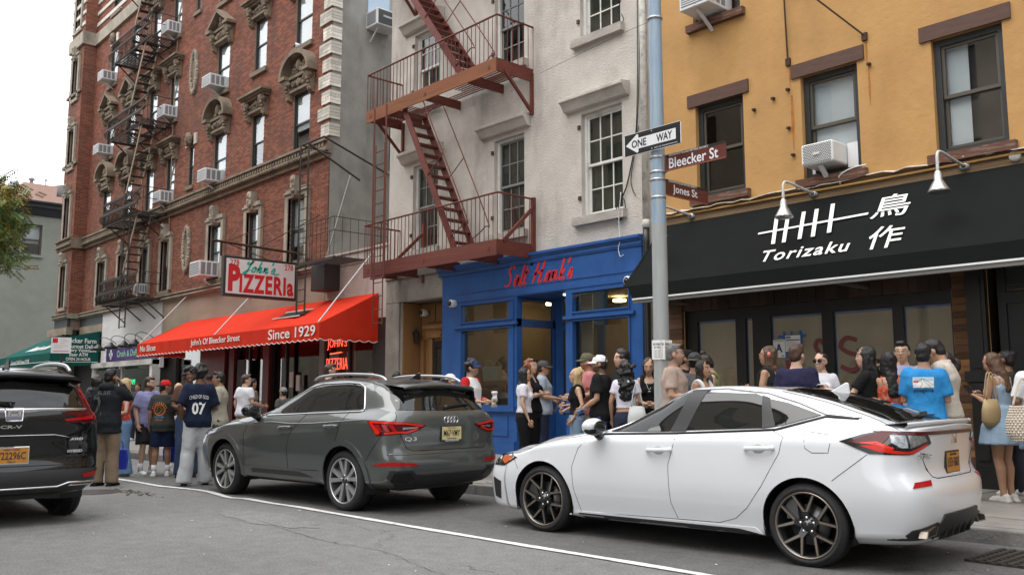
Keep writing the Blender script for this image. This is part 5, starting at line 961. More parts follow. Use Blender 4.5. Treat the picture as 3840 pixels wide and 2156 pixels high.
def pl(keys, x):
    """smooth interpolation of (position, value) keys"""
    if x <= keys[0][0]: return keys[0][1]
    if x >= keys[-1][0]: return keys[-1][1]
    n = len(keys)
    for i in range(n - 1):
        if x <= keys[i + 1][0]:
            (x0, y0), (x1, y1) = keys[i], keys[i + 1]; h = x1 - x0; t = (x - x0) / h
            def sl(j):
                if j <= 0 or j >= n - 1: return (keys[min(j + 1, n - 1)][1] - keys[max(j - 1, 0)][1]) / (keys[min(j + 1, n - 1)][0] - keys[max(j - 1, 0)][0])
                a = (keys[j][1] - keys[j - 1][1]) / (keys[j][0] - keys[j - 1][0]); b_ = (keys[j + 1][1] - keys[j][1]) / (keys[j + 1][0] - keys[j][0])
                return 0 if a * b_ <= 0 else 2 * a * b_ / (a + b_)
            m0, m1 = sl(i), sl(i + 1); return (2 * t ** 3 - 3 * t * t + 1) * y0 + (t ** 3 - 2 * t * t + t) * h * m0 + (3 * t * t - 2 * t ** 3) * y1 + (t ** 3 - t * t) * h * m1
CAPS = [(0, 0), (.12, .0005), (.25, .002), (.4, .007), (.53, .014), (.65, .026), (.75, .042), (.83, .062), (.89, .088), (.935, .12), (.965, .16), (.985, .21), (.995, .27), (1, .34)]
class Car:
    def __init__(s, name, label, loc, rz, sp, paint):
        s.t = thing(name, label, 'car', (*loc, 0), rz); s.sp = sp; s.paint = paint; s.body()
    def section(s, x):
        g = lambda k: pl(s.sp[k], x); zb_ = g('z0')
        P = [(0, zb_), (g('ys') - .1, zb_), (g('ys'), g('zs')), (g('ym'), g('zm')), (g('yh'), g('zh')), (g('yb'), g('zb')), (g('yr'), g('zr')), (g('yr') * .55, g('zr') + (g('zt') - g('zr')) * .74), (0, g('zt'))]
        out = []; cnt = [2, 3, 7, 8, 5, 8, 5, 5]
        for i in range(8):
            a, b_, c, d = P[max(i - 1, 0)], P[i], P[i + 1], P[min(i + 2, 8)]
            if i == 7: d = (-P[7][0], P[7][1])
            if i <= 1: a = (2 * b_[0] - c[0], 2 * b_[1] - c[1]); d = (2 * c[0] - b_[0], 2 * c[1] - b_[1])
            if i == 2: a = (b_[0] - .0, b_[1] - .12)
            if i == 3: d = (c[0] - .02, c[1] + .1)
            if i == 4: a = (b_[0], b_[1] - .1); d = (c[0] - .05, c[1] + .05)
            if i == 5: a = (b_[0] + (b_[0] - c[0]) * .8, b_[1] - (c[1] - b_[1]) * .9)
            for j in range(cnt[i]):
                t = j / cnt[i]; out.append(tuple(.5 * (2 * b_[k] + (c[k] - a[k]) * t + (2 * a[k] - 5 * b_[k] + 4 * c[k] - d[k]) * t * t + (3 * b_[k] - a[k] - 3 * c[k] + d[k]) * t ** 3) for k in (0, 1)))
        return out + [P[8]]
    def body(s):
        sp = s.sp; xr, xf = sp['xr'], sp['xf']; cols = []
        st = [(f, d, -1) for f, d in CAPS]; x = xr + .37
        mid = []
        while x < xf - .36: mid.append(x); x += .028
        def ends(z, which): return pl(sp[which], z)
        for f, d, _ in st: q = s.section(xr + max(d, .16)); cols.append([(xr + d + ends(z, 'rear'), y * f, z) for y, z in q])
        for x in mid:
            q = s.section(x); w = max(0, 1 - max(0, x - xr - .3) / .6); w = w * w * (3 - 2 * w); v = max(0, 1 - max(0, xf - x - .3) / .6); v = v * v * (3 - 2 * v)
            cols.append([(x + ends(z, 'rear') * w - ends(z, 'front') * v, y, z) for y, z in q])
        for f, d in reversed(CAPS): q = s.section(xf - max(d, .2)); cols.append([(xf - d * sp.get('nose', 1.) - ends(z, 'front'), y * f, z) for y, z in q])
        nv = len(cols[0]); b = bmesh.new(); V = {}
        for sgn in (1, -1):
            for i, c in enumerate(cols):
                for j, (x, y, z) in enumerate(c): V[sgn, i, j] = b.verts.new((x, y * sgn, z))
            for i in range(len(cols) - 1):
                for j in range(nv - 1):
                    q = [V[sgn, i, j], V[sgn, i + 1, j], V[sgn, i + 1, j + 1], V[sgn, i, j + 1]]; b.faces.new(q if sgn < 0 else q[::-1])
        bmesh.ops.remove_doubles(b, verts=b.verts, dist=.0004); bmesh.ops.dissolve_degenerate(b, edges=b.edges, dist=.0003); bmesh.ops.recalc_face_normals(b, faces=b.faces)
        s.bvh = BVHTree.FromBMesh(b)
        Ra = sp['Ra']
        for xw in (0, sp['wb']):
            zc = sp['R'] - .005; ins = lambda v: (v.co.x - xw) ** 2 + (v.co.z - zc) ** 2 < Ra * Ra and abs(v.co.y) > .55
            kill = [f for f in b.faces if sum(ins(v) for v in f.verts) >= 3]; bmesh.ops.delete(b, geom=kill, context='FACES')
            for v in b.verts:
                d = Vector((v.co.x - xw, v.co.z - zc))
                if v.link_faces and abs(v.co.y) > .55 and d.length < Ra * 1.22 and (ins(v) or v.is_boundary) and d.y > -.085: d = d.normalized() * Ra; v.co.x = xw + d.x; v.co.z = zc + d.y
        for f in b.faces: f.smooth = True
        me = bpy.data.meshes.new('body'); b.to_mesh(me); b.free(); me.materials.append(s.paint); s.bodyo = link('body', me, s.t)
        for xw in (0, sp['wb']):
            zc = sp['R']
            for sg in (1, -1):
                m = MB()
                n = 20; vs = []
                for i in range(n + 1):
                    a = R(-20 + 220 * i / n); x, z = xw + (Ra + .004) * math.cos(a), zc + (Ra + .004) * math.sin(a); vs += [(x, sg * .5, z), (x, sg * (sp['yw'] - .03), z)]
                m.add(vs, [(2 * i, 2 * i + 1, 2 * i + 3, 2 * i + 2) for i in range(n)], sm=True); m.add([(xw + Ra * math.cos(R(-20 + 10 * i)), sg * .5, zc + Ra * math.sin(R(-20 + 10 * i))) for i in range(23)], [tuple(range(23))])
                m.build('wheel_arch_liner', BPL, s.t, local=True)
        MB().box(xr + .3, xf - .3, -.55, .55, sp['z0'][1][1] - .02, .34).build('underbody', BPL, s.t, local=True)  # black box added under the body to deepen the shade below
    def cast(s, mode, a, c):
        if mode == 'side': o, d = (a, 2, c), (0, -1, 0)
        elif mode == 'right': o, d = (a, -2, c), (0, 1, 0)
        elif mode == 'corner': o, d = (a * .7071 - 2, a * .7071 + 2, c), (.7071, -.7071, 0)
        elif mode == 'rear': o, d = (-3, a, c), (1, 0, 0)
        elif mode == 'front': o, d = (7, a, c), (-1, 0, 0)
        else: o, d = (a, c, 3), (0, 0, -1)
        h = s.bvh.ray_cast(Vector(o), Vector(d))
        if h[0] is None: h = s.bvh.find_nearest(Vector(o) + Vector(d) * (1.1 if mode in ('side', 'right') else 2.2))
        n = h[1]; n = -n if n.dot(Vector(d)) > 0 else n
        return h[0], n
    def patch(s, mode, poly, m, name, lift=.004, cell=.05, par=None, both=False, depth=.006):
        """a panel laid on the body: outline in the (x,z), (y,z) or (x,y) view"""
        b = bmesh.new(); f = b.faces.new([b.verts.new((p[0], p[1], 0)) for p in poly]); lo = [min(p[k] for p in poly) for k in (0, 1)]; hi = [max(p[k] for p in poly) for k in (0, 1)]
        for k, no in ((0, (1, 0, 0)), (1, (0, 1, 0))):
            v = lo[k] + cell
            while v < hi[k] - .005: bmesh.ops.bisect_plane(b, geom=b.verts[:] + b.edges[:] + b.faces[:], plane_co=[v if k == 0 else 0, v if k == 1 else 0, 0], plane_no=no); v += cell
        inn = {}
        for v in b.verts: p, n = s.cast(mode, v.co.x, v.co.y); v.co = p + n * lift; inn[v] = p - n * depth
        bd = [e for e in b.edges if len(e.link_faces) == 1]; mp = {}
        for e in bd:
            for v in e.verts:
                if v not in mp: mp[v] = b.verts.new(inn[v])
        for e in bd: b.faces.new((e.verts[0], e.verts[1], mp[e.verts[1]], mp[e.verts[0]]))
        bmesh.ops.recalc_face_normals(b, faces=b.faces)
        for f in b.faces: f.smooth = len(f.verts) > 4 or True
        cp, cn = s.cast(mode, sum(p[0] for p in poly) / len(poly), sum(p[1] for p in poly) / len(poly)); b.normal_update(); tot = sum((f.normal * f.calc_area() for f in b.faces), Vector())
        if tot.dot(cn) < 0: bmesh.ops.reverse_faces(b, faces=b.faces)
        me = bpy.data.meshes.new(name); b.to_mesh(me)
        me.materials.append(m); b.free(); o = link(name, me, par or s.t); o.data.polygons.foreach_set('use_smooth', [True] * len(me.polygons)); e_ = o.modifiers.new('split', 'EDGE_SPLIT'); e_.split_angle = R(50)
        if both:
            me2 = me.copy(); me2.transform(Matrix.Scale(-1, 4, (0, 1, 0))); me2.flip_normals(); o2 = link(name, me2, par or s.t); e_ = o2.modifiers.new('split', 'EDGE_SPLIT'); e_.split_angle = R(50)
        return o
    def line(s, mode, pts, m, name, r=.0045, lift=0., step=.04, both=False, par=None, n=6, flat=1.):
        P = []
        for a, c in zip(pts, pts[1:]):
            k = max(1, int(math.dist(a, c) / step)); P += [(a[0] + (c[0] - a[0]) * i / k, a[1] + (c[1] - a[1]) * i / k) for i in range(k)]
        P.append(pts[-1]); Q = []
        for a in P: p, nn = s.cast(mode, *a); Q.append(p + nn * lift)
        b = MB(); b.tube(Q, r, n); o = b.build(name, m, par or s.t, local=True)
        if both: b = MB(); b.tube([(q.x, -q.y, q.z) for q in Q], r, n); b.build(name, m, par or s.t, local=True)
        return o
    def text(s, mode, txt, wd, hg, a, c, m, name='badge', lift=.004, flip=None, par=None, **k):
        me = fit(text_mesh(txt, ext=.003, **k), wd, hg); sg = -1 if mode in ('side', 'rear') else 1
        p0, n0 = s.cast(mode, a, c); ux = Vector((0, -1, 0)) if mode == 'rear' else Vector((-1, 0, 0)); ux = (ux - n0 * ux.dot(n0)).normalized(); uz = n0.cross(ux)
        for v in me.vertices: v.co = p0 + ux * v.co.x + uz * v.co.y + n0 * (lift + .003 + v.co.z)
        me.materials.clear(); me.materials.append(m); return link(name, me, par or s.t)
    def wheels(s, rr, w, spokes, rim_m, lip_m, cap):
        sp = s.sp; Rt = sp['R']; proto = None
        for xw in (0, sp['wb']):
            for sg in (1, -1):
                if proto is None:
                    proto = bpy.data.objects.new('wheel', None); C.objects.link(proto); proto.parent = s.t; h = w / 2
                    b = MB(); b.lathe([(rr - .01, -h + .02), (Rt - .05, -h), (Rt - .012, -h + .015), (Rt, -h + .05), (Rt, h - .05), (Rt - .012, h - .018), (Rt - .035, h - .002), (rr + .03, h + .004), (rr + .008, h - .004), (rr, h - .02)], (0, 0, 0), 'y', 48)
                    b.build('tyre', TYRE, proto, local=True)
                    b = MB()
                    for k in range(4):
                        yy = -h + .05 + (w - .1) * (k + .5) / 4; b.lathe([(Rt + .0005, yy - .006), (Rt + .0008, yy), (Rt + .0005, yy + .006)], (0, 0, 0), 'y', 40)
                    b.build('tread_groove', GAP, proto, local=True)
                    b = MB(); b.lathe([(rr + .002, h - .018), (rr - .012, h - .012), (rr - .02, h - .03), (rr - .035, -h + .06), (rr * .4, -h + .05), (.001, -h + .05)], (0, 0, 0), 'y', 40); b.build('rim', rim_m, proto, local=True)
                    b = MB(); b.lathe([(rr + .003, h - .014), (rr - .001, h - .002), (rr - .011, h - .008), (rr - .013, h - .02)], (0, 0, 0), 'y', 48); b.build('rim_lip', lip_m, proto, local=True)
                    b = MB(); b.lathe([(.001, .02), (rr * .62, .02), (rr * .62, -.01), (.05, -.01)], (0, 0, 0), 'y', 30); b.box(rr * .3, rr * .68, -.03, .05, .05, .2); b.build('brake_disc', DISC, proto, local=True)
                    spokes(proto, rr, h); b = MB(); b.lathe([(.001, h - .014), (.034, h - .014), (.036, h - .03), (.075, h - .04), (.08, h - .08), (.001, h - .08)], (0, 0, 0), 'y', 24); b.build('hub', cap, proto, local=True)
                    b = MB()
                    for k in range(5): a = R(72 * k + 20); b.lathe([(.001, h - .026), (.012, h - .026), (.012, h - .05)], (.057 * math.cos(a), 0, .057 * math.sin(a)), 'y', 6)
                    b.build('lug_nuts', CHROME, proto, local=True); o = proto
                else: o = copy_tree(proto, s.t)
                o.location = (xw, sg * (sp['yw'] - w / 2), Rt - .004); o.rotation_euler = (0, R(17 * (xw > 0) + 5), 0 if sg > 0 else math.pi)
def poly_spoke(a0, r0, w0, a1, r1, w1, y0, y1, th):
    """blade from (angle a0, radius r0) to (a1, r1) in the wheel plane"""
    p, q = Vector((r0 * math.cos(a0), 0, r0 * math.sin(a0))), Vector((r1 * math.cos(a1), 0, r1 * math.sin(a1))); d = (q - p).normalized(); n = Vector((-d.z, 0, d.x))
    v = []
    for pt, w, y in ((p, w0, y0), (q, w1, y1)):
        for s_ in (-1, 1):
            for t in (0, -th): v.append(pt + n * s_ * w + Vector((0, y + t, 0)))
    return v, [(0, 2, 6, 4), (1, 5, 7, 3), (0, 4, 5, 1), (2, 3, 7, 6), (0, 1, 3, 2), (4, 6, 7, 5)]
def v_spokes(face_m, edge_m, spread, n=5, w0=.02, w1=.013, r0=.06, edge=.005, apex=None):
    def f(par, rr, h):
        for k in range(n):
            a = R(360 / n * k + 90); b = MB(); e = MB(); ra = apex or r0
            if apex: v, fc = poly_spoke(a, .04, .03, a, apex + .012, .022, h - .034, h - .022, .05); b.add(v, fc)
            for s_ in (-1, 1):
                v, fc = poly_spoke(a + s_ * .05, ra, w0, a + s_ * R(spread), rr - .012, w1, h - .03, h - .016, .045); b.add(v, fc)
                if edge: v, fc = poly_spoke(a + s_ * .03, ra, edge * 1.5, a + s_ * R(spread * 1.02), rr - .008, edge, h - .0265, h - .0125, .004); e.add(v, fc)
            o = b.build('spoke', face_m, par, local=True)
            if edge: e.build('spoke_edge', edge_m, o, local=True)
    return f
def plate(c, y, z, xl, wd, hg, face, frame, big, small, ink, tilt=0):
    p0, n = c.cast('rear', y, z); x = p0.x - .012; o = MB().box(x - .002, x + .02, y - wd / 2 - .014, y + wd / 2 + .014, z - hg / 2 - .018, z + hg / 2 + .014).build('number_plate', frame, c.t, local=True, bev=.004)
    MB().box(x - .006, x, y - wd / 2, y + wd / 2, z - hg / 2, z + hg / 2).build('plate_face', face, o, local=True)
    M = plane_M((x - .0075, y, z), (0, -1, 0), (0, 0, 1)); letters(big, wd * .86, hg * .5, M, ink, o, ext=.001, local=True, bold=.01)
    for s_, dz, w2, m2 in small: letters(s_, wd * w2, hg * .12, M @ Matrix.Translation((0, dz * hg, 0)), m2, o, ext=.001, local=True)
    return o
# ---------------------------------------------------------------- white hatchback
CW = mat('white_car_paint', (.69, .705, .73), .28, coat=1, var=.015, vs=1.5)
sp = dict(xr=-.905, xf=3.63, wb=2.735, R=.325, Ra=.372, yw=.885, nose=1.3,
    z0=[(-1, .24), (-.3, .2), (3, .17), (3.7, .17)], ys=[(-1, .83), (3.7, .835)], zs=[(-1, .3), (-.45, .27), (0, .22), (2.9, .2), (3.7, .22)],
    ym=[(-1, .885), (0, .9), (2.7, .9), (3.7, .88)], zm=[(-1, .58), (3.7, .5)], yh=[(-1, .86), (-.4, .885), (2.7, .885), (3.2, .87), (3.7, .84)],
    zh=[(-1, .93), (-.33, .965), (.63, .945), (1.93, .9), (2.5, .86), (3.1, .775), (3.7, .69)], yb=[(-1, .74), (-.6, .765), (-.2, .8), (.4, .825), (1.9, .82), (2.2, .8), (3.1, .76), (3.7, .68)],
    zb=[(-1, 1.06), (-.7, 1.07), (-.42, 1.12), (-.1, 1.085), (.3, 1.055), (1, 1.025), (1.9, .985), (2.2, .965), (2.7, .89), (3.1, .81), (3.7, .72)],
    yr=[(-1, .7), (-.6, .66), (-.2, .62), (.5, .625), (1.1, .615), (1.5, .655), (1.95, .735), (2.2, .74), (2.6, .62), (3.1, .56), (3.7, .5)],
    zr=[(-1, 1.075), (-.7, 1.095), (-.42, 1.185), (-.1, 1.275), (.33, 1.35), (.75, 1.385), (1.12, 1.372), (1.5, 1.2), (1.95, 1.01), (2.2, .98), (2.7, .925), (3.1, .86), (3.7, .745)],
    zt=[(-1, 1.085), (-.82, 1.1), (-.6, 1.15), (-.4, 1.225), (0, 1.345), (.4, 1.405), (.8, 1.42), (1.15, 1.405), (1.6, 1.23), (2.05, 1.045), (2.25, 1.0), (2.6, .965), (3.1, .89), (3.5, .8), (3.7, .75)],
    rear=[(.18, .14), (.3, .06), (.42, .015), (.58, 0), (.66, .01), (.7, .04), (.76, .075), (.88, .065), (1.0, .045), (1.06, .03), (1.1, .0)], front=[(.17, .08), (.26, .0), (.45, .0), (.62, .03), (.7, .1), (.76, .22)])
c = Car('white_hatchback', 'shiny white hatchback with black and bronze wheels parked at the kerb', (-3.894, 7.421), -174.91, sp, CW)
BRZ = mat('bronze_machined', (.3, .255, .215), .3, .9); WBLK = mat('gloss_black_wheel', (.012, .012, .013), .2, coat=.6)
c.wheels(.257, .225, v_spokes(WBLK, BRZ, 20, w0=.014, w1=.013, edge=.0065, apex=.092), WBLK, BRZ, WBLK)
W1 = [(1.93, .995), (1.55, 1.19), (1.14, 1.362), (1.08, 1.36), (1.235, 1.02), (1.3, 1.012)]; W2 = [(1.105, 1.365), (.5, 1.345), (.43, 1.32), (.36, 1.065), (1.15, 1.026)]; W3 = [(.385, 1.305), (.2, 1.27), (-.1, 1.175), (.2, 1.09), (.3, 1.072)]
for q, nm_ in ((W1, 'front_window'), (W2, 'rear_window'), (W3, 'quarter_window')): c.patch('side', q, CGL, nm_, .008, .025, both=True)
c.patch('side', [(1.14, 1.372), (.96, 1.376), (.985, 1.365), (1.1, 1.022), (1.26, 1.014)], BPL, 'door_pillar', .011, .025, both=True); c.patch('side', [(.44, 1.33), (.37, 1.31), (.26, 1.08), (.37, 1.062)], BPL, 'rear_pillar', .011, .025, both=True)
c.line('side', [(2.0, .985), (1.5, 1.235), (1.14, 1.378), (.8, 1.39), (.4, 1.352), (.1, 1.27), (-.14, 1.18), (-.42, 1.155)], CHROME, 'window_trim', .008, .006, both=True); c.line('side', [(2.0, .972), (1.2, 1.0), (.4, 1.045), (.25, 1.055), (-.14, 1.165), (-.4, 1.15)], GLB, 'belt_trim', .011, .001, both=True)
for q in ([(2.13, .965), (2.27, .83), (2.34, .66), (2.33, .45), (2.27, .235)], [(1.18, 1.0), (1.2, .9), (1.25, .73), (1.24, .4), (1.19, .27)], [(.3, 1.06), (.17, 1.0), (.2, .87), (.36, .6), (.5, .42), (.62, .32), (.78, .27), (1.18, .262)], [(1.18, .262), (2.27, .235)], [(-.235, .68), (-.51, .89)], [(2.15, .965), (2.6, .9), (3.05, .81), (3.3, .755)], [(3.3, .74), (3.1, .68), (3.05, .6)]): c.line('side', q, GAP, 'panel_gap', .0028, -.0005, both=True)
c.line('side', [(-.08, .885), (-.21, .89), (-.225, .96), (-.2, 1.03), (-.06, 1.045), (-.005, 1.02), (-.02, .92), (-.08, .885)], GAP, 'fuel_flap', .003, -.001)
c.patch('side', [(2.3, .225), (2.28, .175), (.6, .165), (.42, .215), (.6, .24)], BPL, 'sill_trim', .012, both=True); c.patch('side', [(2.42, .165), (2.32, .24), (.45, .26), (.37, .2), (2.3, .175)], CW, 'side_skirt', .008, both=True)
def handle(x, z, m, zt=0):
    p, n = c.cast('side', x, z); b = MB(); b.tube(cat([(x + .13, p.y + .0, z - .004), (x + .1, p.y + .035, z), (x, p.y + .042, z + .004 + zt), (x - .1, p.y + .035, z + .008 + zt), (x - .125, p.y, z + .01)], 4), [.012] + [.017] * 15 + [.012], 8); b.v = [(v[0], v[1], z + (v[2] - z) * 1.15) for v in b.v]; b.build('door_handle', m, c.t, local=True)
    b = MB(); b.ell((x + .01, p.y + .001, z), (.06, .006, .04), 14, 6); b.build('handle_cup', mat('handle_recess', (.42, .43, .44), .4) if m is CW else m, c.t, local=True)
handle(1.34, .85, CW); handle(.37, .9, CW)
def mirror(x, z, w, m, low, y=.93, sc=1.):
    for sg in (1, -1):
        b = MB(); b.ell((x, sg * (y + .06 * sc), z + .05), (.085 * sc, .115 * sc, .075 * sc), 14, 10); b.v = [(v[0] + (.02 if v[0] > x else 0) * 1, v[1], v[2] + (x - v[0]) * .12) for v in b.v]; o = b.build('wing_mirror', m, c.t, local=True)
        b = MB(); b.ell((x + .004, sg * (y + .058 * sc), z + .012), (.084 * sc, .112 * sc, .05 * sc), 14, 8); b.tube([(x + .03, sg * (y - .1), z - .06), (x + .02, sg * (y + .02), z - .01)], [.045, .03], 8); b.build('mirror_base', low, o, local=True)
        b = MB(); b.ell((x - .078 * sc, sg * (y + .06 * sc), z + .045), (.012, .095 * sc, .058 * sc), 12, 8); b.build('mirror_glass', CGL, o, local=True)
mirror(2.0, 1.0, 0, CW, GLB)
# lamps, rear panel, spoiler
c.patch('corner', [(.41, .982), (.25, .895), (0, .892), (-.05, .896), (-.26, .97), (-.23, 1.02), (-.19, 1.055), (-.05, 1.06), (.14, 1.065), (.27, 1.036)], GLB, 'tail_light', .006, .04, both=True)
for q, m_ in (([(.36, .975), (.25, .96), (.16, .975), (.09, 1.035), (.15, 1.05), (.26, 1.022)], LRDK), ([(.3, .955), (.19, .96), (.1, .925), (0, .915), (-.04, .92), (-.2, .972), (-.2, .955), (-.04, .9), (.1, .902), (.2, .915), (.25, .935)], LBRT), ([(.32, .972), (.2, .985), (.1, .94), (.12, .93), (.2, .96)], LBRT), ([(.1, 1.03), (.0, 1.03), (.0, .945), (.06, .945), (.11, .975)], LCLR), ([(-.02, 1.03), (-.17, 1.03), (-.2, .99), (-.02, .94)], LCLR)): c.patch('corner', q, m_, 'tail_lens', .011, .04, both=True)
c.patch('rear', [(.8, 1.035), (-.8, 1.035), (-.8, 1.062), (.8, 1.062)], LRDK, 'light_bar', .007)
b = MB(); n = 24; vs = []
for i in range(n + 1):
    y = -.72 + 1.44 * i / n; e = (abs(y) / .72) ** 3 * .07
    vs += [(-.62 + e * 1.5, y, 1.135 - e * .4), (-.84 + e * 2, y, 1.142 - e * .3), (-.9 + e * 2, y, 1.15 - e * .3), (-.9 + e * 2, y, 1.128 - e * .3), (-.8 + e, y, 1.085)]
b.add(vs, [(5 * i + j, 5 * i + j + 1, 5 * i + j + 6, 5 * i + j + 5) for i in range(n) for j in range(4)], sm=True); b.build('spoiler', CW, c.t, local=True)
c.patch('top', [(.28, .54), (.33, .3), (.34, 0), (.33, -.3), (.28, -.54), (-.5, -.585), (-.63, -.55), (-.66, 0), (-.63, .55), (-.5, .585)], CGL, 'rear_windscreen', .005); c.patch('top', [(2.0, .66), (2.13, .35), (2.16, 0), (2.13, -.35), (2.0, -.66), (1.24, -.54), (1.18, 0), (1.24, .54)], CGL, 'windscreen', .004)
c.line('top', [(.3, .58), (-.2, .62), (-.55, .675), (-.72, .735)], GAP, 'panel_gap', .0045, -.001, both=True); b = MB(); b.tube([(-.6, .03, 1.17), (-.58, -.12, 1.18), (-.52, -.42, 1.19)], [.022, .02, .012], 8); b.tube([(-.6, .1, 1.165), (-.56, -.5, 1.17)], .008, 6); b.build('rear_wiper', BPL, c.t, local=True)
b = MB(); b.prism([(.24, 1.36), (.12, 1.378), (.0, 1.445), (-.03, 1.445), (-.04, 1.34), (.2, 1.34)], 'y', -.014, .014); o = b.build('aerial_fin', CW, c.t, local=True, bev=.012, seg=2)
c.line('rear', [(.44, .88), (.62, .9), (.47, .72), (.4, .705), (-.4, .705), (-.47, .72), (-.62, .9)], GAP, 'panel_gap', .0045, -.001)
c.patch('corner', [(.0, .652), (-.2, .665), (-.215, .7), (-.03, .69)], LRED, 'reflector', .006, .04, both=True)
c.patch('rear', [(.5, .3), (.4, .44), (-.4, .44), (-.5, .3), (-.4, .22), (.4, .22)], BPL, 'diffuser', .012)
for k in range(5): y = .3 - .15 * k; p_, n_1 = c.cast('rear', y, .33); MB().prism([(p_.x - .03, .41), (p_.x + .03, .43), (p_.x + .05, .23), (p_.x - .0, .25)], 'y', y - .006, y + .006).build('diffuser_fin', BPL, c.t, local=True)
for sg in (1, -1):
    c.patch('rear', [(sg * .8, .27), (sg * .76, .345), (sg * .5, .39), (sg * .42, .37), (sg * .5, .27)], BPL, 'exhaust_surround', .01); b = MB(); P = [(sg * .735, .285), (sg * .7, .34), (sg * .5, .375), (sg * .46, .355), (sg * .52, .29)]
    for m_, dx, sc, nm_ in ((BRZ, -.035, 1, 'exhaust_tip'), (GAP, -.038, .8, 'exhaust_bore')):
        cx, cz = sum(q[0] for q in P) / 5, sum(q[1] for q in P) / 5; p_, _ = c.cast('rear', cx, cz); MB().prism([(cx + (q[0] - cx) * sc, cz + (q[1] - cz) * sc) for q in P], 'x', p_.x + dx, p_.x + .03).build(nm_, m_, c.t, local=True, bev=.006)
OPL = mat('orange_plate', (.48, .2, .02), .5, var=.1, vs=8); PNAVY = mat('plate_ink', (.02, .025, .06), .5)
plate(c, 0, .81, 0, .305, .15, OPL, BPL, 'LFD·7607', (('NEW YORK', .4, .5, PNAVY),), PNAVY); letters('NEW PLAINS HONDA', .26, .022, plane_M((c.cast('rear', 0, .72)[0].x - .03, 0, .722), (0, -1, 0), (0, 0, 1)), SWHT, c.t, ext=.001, local=True)
c.text('rear', 'CIVIC', .2, .034, .57, .875, CHROME, spacing=1.2, bold=.02)
def hmark(a, z, wd, hg, name='emblem'):
    p, n = c.cast('rear', a, z); b = MB(); x = p.x - .012
    b.prism([(a - wd / 2, z + hg / 2), (a - wd * .3, z + hg / 2), (a - wd * .2, z - hg / 2), (a - wd * .42, z - hg / 2)], 'x', x, x + .02); b.prism([(a + wd / 2, z + hg / 2), (a + wd * .3, z + hg / 2), (a + wd * .2, z - hg / 2), (a + wd * .42, z - hg / 2)], 'x', x, x + .02); b.box(x, x + .02, a - wd * .3, a + wd * .3, z - hg * .12, z + hg * .08); return b.build(name, CHROME, c.t, local=True)
hmark(.0, 1.0, .1, .085)
# front end
c.patch('side', [(3.07, .71), (3.2, .745), (3.42, .72), (3.42, .62), (3.25, .62)], GLB, 'headlight', .006, both=True); c.patch('side', [(3.12, .7), (3.25, .725), (3.3, .68), (3.24, .64)], AMB, 'indicator', .009, both=True); c.patch('front', [(.72, .72), (.4, .7), (.42, .64), (.72, .63)], LCLR, 'headlight', .006, both=True)
c.patch('front', [(.62, .46), (.5, .3), (-.5, .3), (-.62, .46)], BPL, 'grille', .006); c.patch('side', [(3.3, .46), (3.42, .5), (3.42, .3), (3.33, .28)], BPL, 'air_intake', .006, both=True)
# ---------------------------------------------------------------- grey crossover
CG = mat('grey_car_paint', (.078, .086, .083), .3, .25, coat=1, var=.03, vs=2)
sp = dict(xr=-.93, xf=3.53, wb=2.68, R=.352, Ra=.405, yw=.895, nose=1.1,
    z0=[(-1, .3), (-.3, .27), (3, .24), (3.6, .25)], ys=[(-1, .86), (3.6, .86)], zs=[(-1, .36), (-.4, .34), (0, .3), (2.9, .29), (3.6, .3)],
    ym=[(-1, .9), (0, .918), (2.7, .918), (3.6, .9)], zm=[(-1, .66), (3.6, .64)], yh=[(-1, .88), (-.4, .905), (2.7, .9), (3.2, .88), (3.6, .84)],
    zh=[(-1, 1.02), (-.3, 1.045), (.5, 1.0), (1.25, .985), (1.9, .965), (2.7, .93), (3.2, .86), (3.6, .78)], yb=[(-1, .73), (-.6, .77), (.2, .83), (1.7, .83), (2.1, .83), (3, .78), (3.6, .7)],
    zb=[(-1, 1.17), (-.6, 1.175), (-.2, 1.155), (.8, 1.12), (1.75, 1.09), (2.1, 1.06), (2.7, 1.0), (3.1, .93), (3.6, .84)],
    yr=[(-1, .56), (-.75, .585), (-.5, .6), (.3, .645), (.9, .645), (1.3, .67), (1.85, .76), (2.1, .78), (2.5, .68), (3.1, .6), (3.6, .5)],
    zr=[(-1, 1.22), (-.82, 1.3), (-.72, 1.42), (-.55, 1.47), (-.2, 1.485), (.4, 1.51), (.9, 1.485), (1.3, 1.34), (1.75, 1.13), (2.1, 1.07), (2.6, 1.03), (3.1, .97), (3.6, .86)],
    zt=[(-1, 1.25), (-.83, 1.36), (-.74, 1.47), (-.6, 1.515), (-.2, 1.55), (.4, 1.575), (.9, 1.555), (1.3, 1.41), (1.8, 1.19), (2.1, 1.09), (2.5, 1.06), (3.1, 1.0), (3.45, .93), (3.6, .88)],
    rear=[(.28, .18), (.36, .08), (.5, .0), (.62, .0), (.69, .03), (.75, .05), (.98, .035), (1.1, .05), (1.17, .1), (1.3, .2), (1.45, .3), (1.55, .33)], front=[(.28, .12), (.4, .02), (.6, 0), (.78, .02), (.88, .1), (.95, .2)])
c = Car('grey_crossover', 'glossy grey crossover with silver wheels and roof rails parked ahead', (-9.356, 6.587), -174.98, sp, CG)
SIL = mat('silver_alloy', (.56, .57, .58), .3, .75); SDK = mat('dark_alloy', (.05, .05, .05), .4, .5)
c.wheels(.262, .24, v_spokes(SIL, SIL, 15, w0=.018, w1=.026, r0=.05, edge=0), SDK, SIL, WBLK)
W1 = [(1.74, 1.105), (1.3, 1.3), (.96, 1.42), (.78, 1.462), (.72, 1.462), (.86, 1.135)]; W2 = [(.66, 1.468), (.2, 1.472), (.12, 1.47), (.1, 1.172), (.78, 1.148)]; W3 = [(.07, 1.468), (-.03, 1.455), (-.12, 1.41), (-.22, 1.2), (-.2, 1.185), (.06, 1.175)]
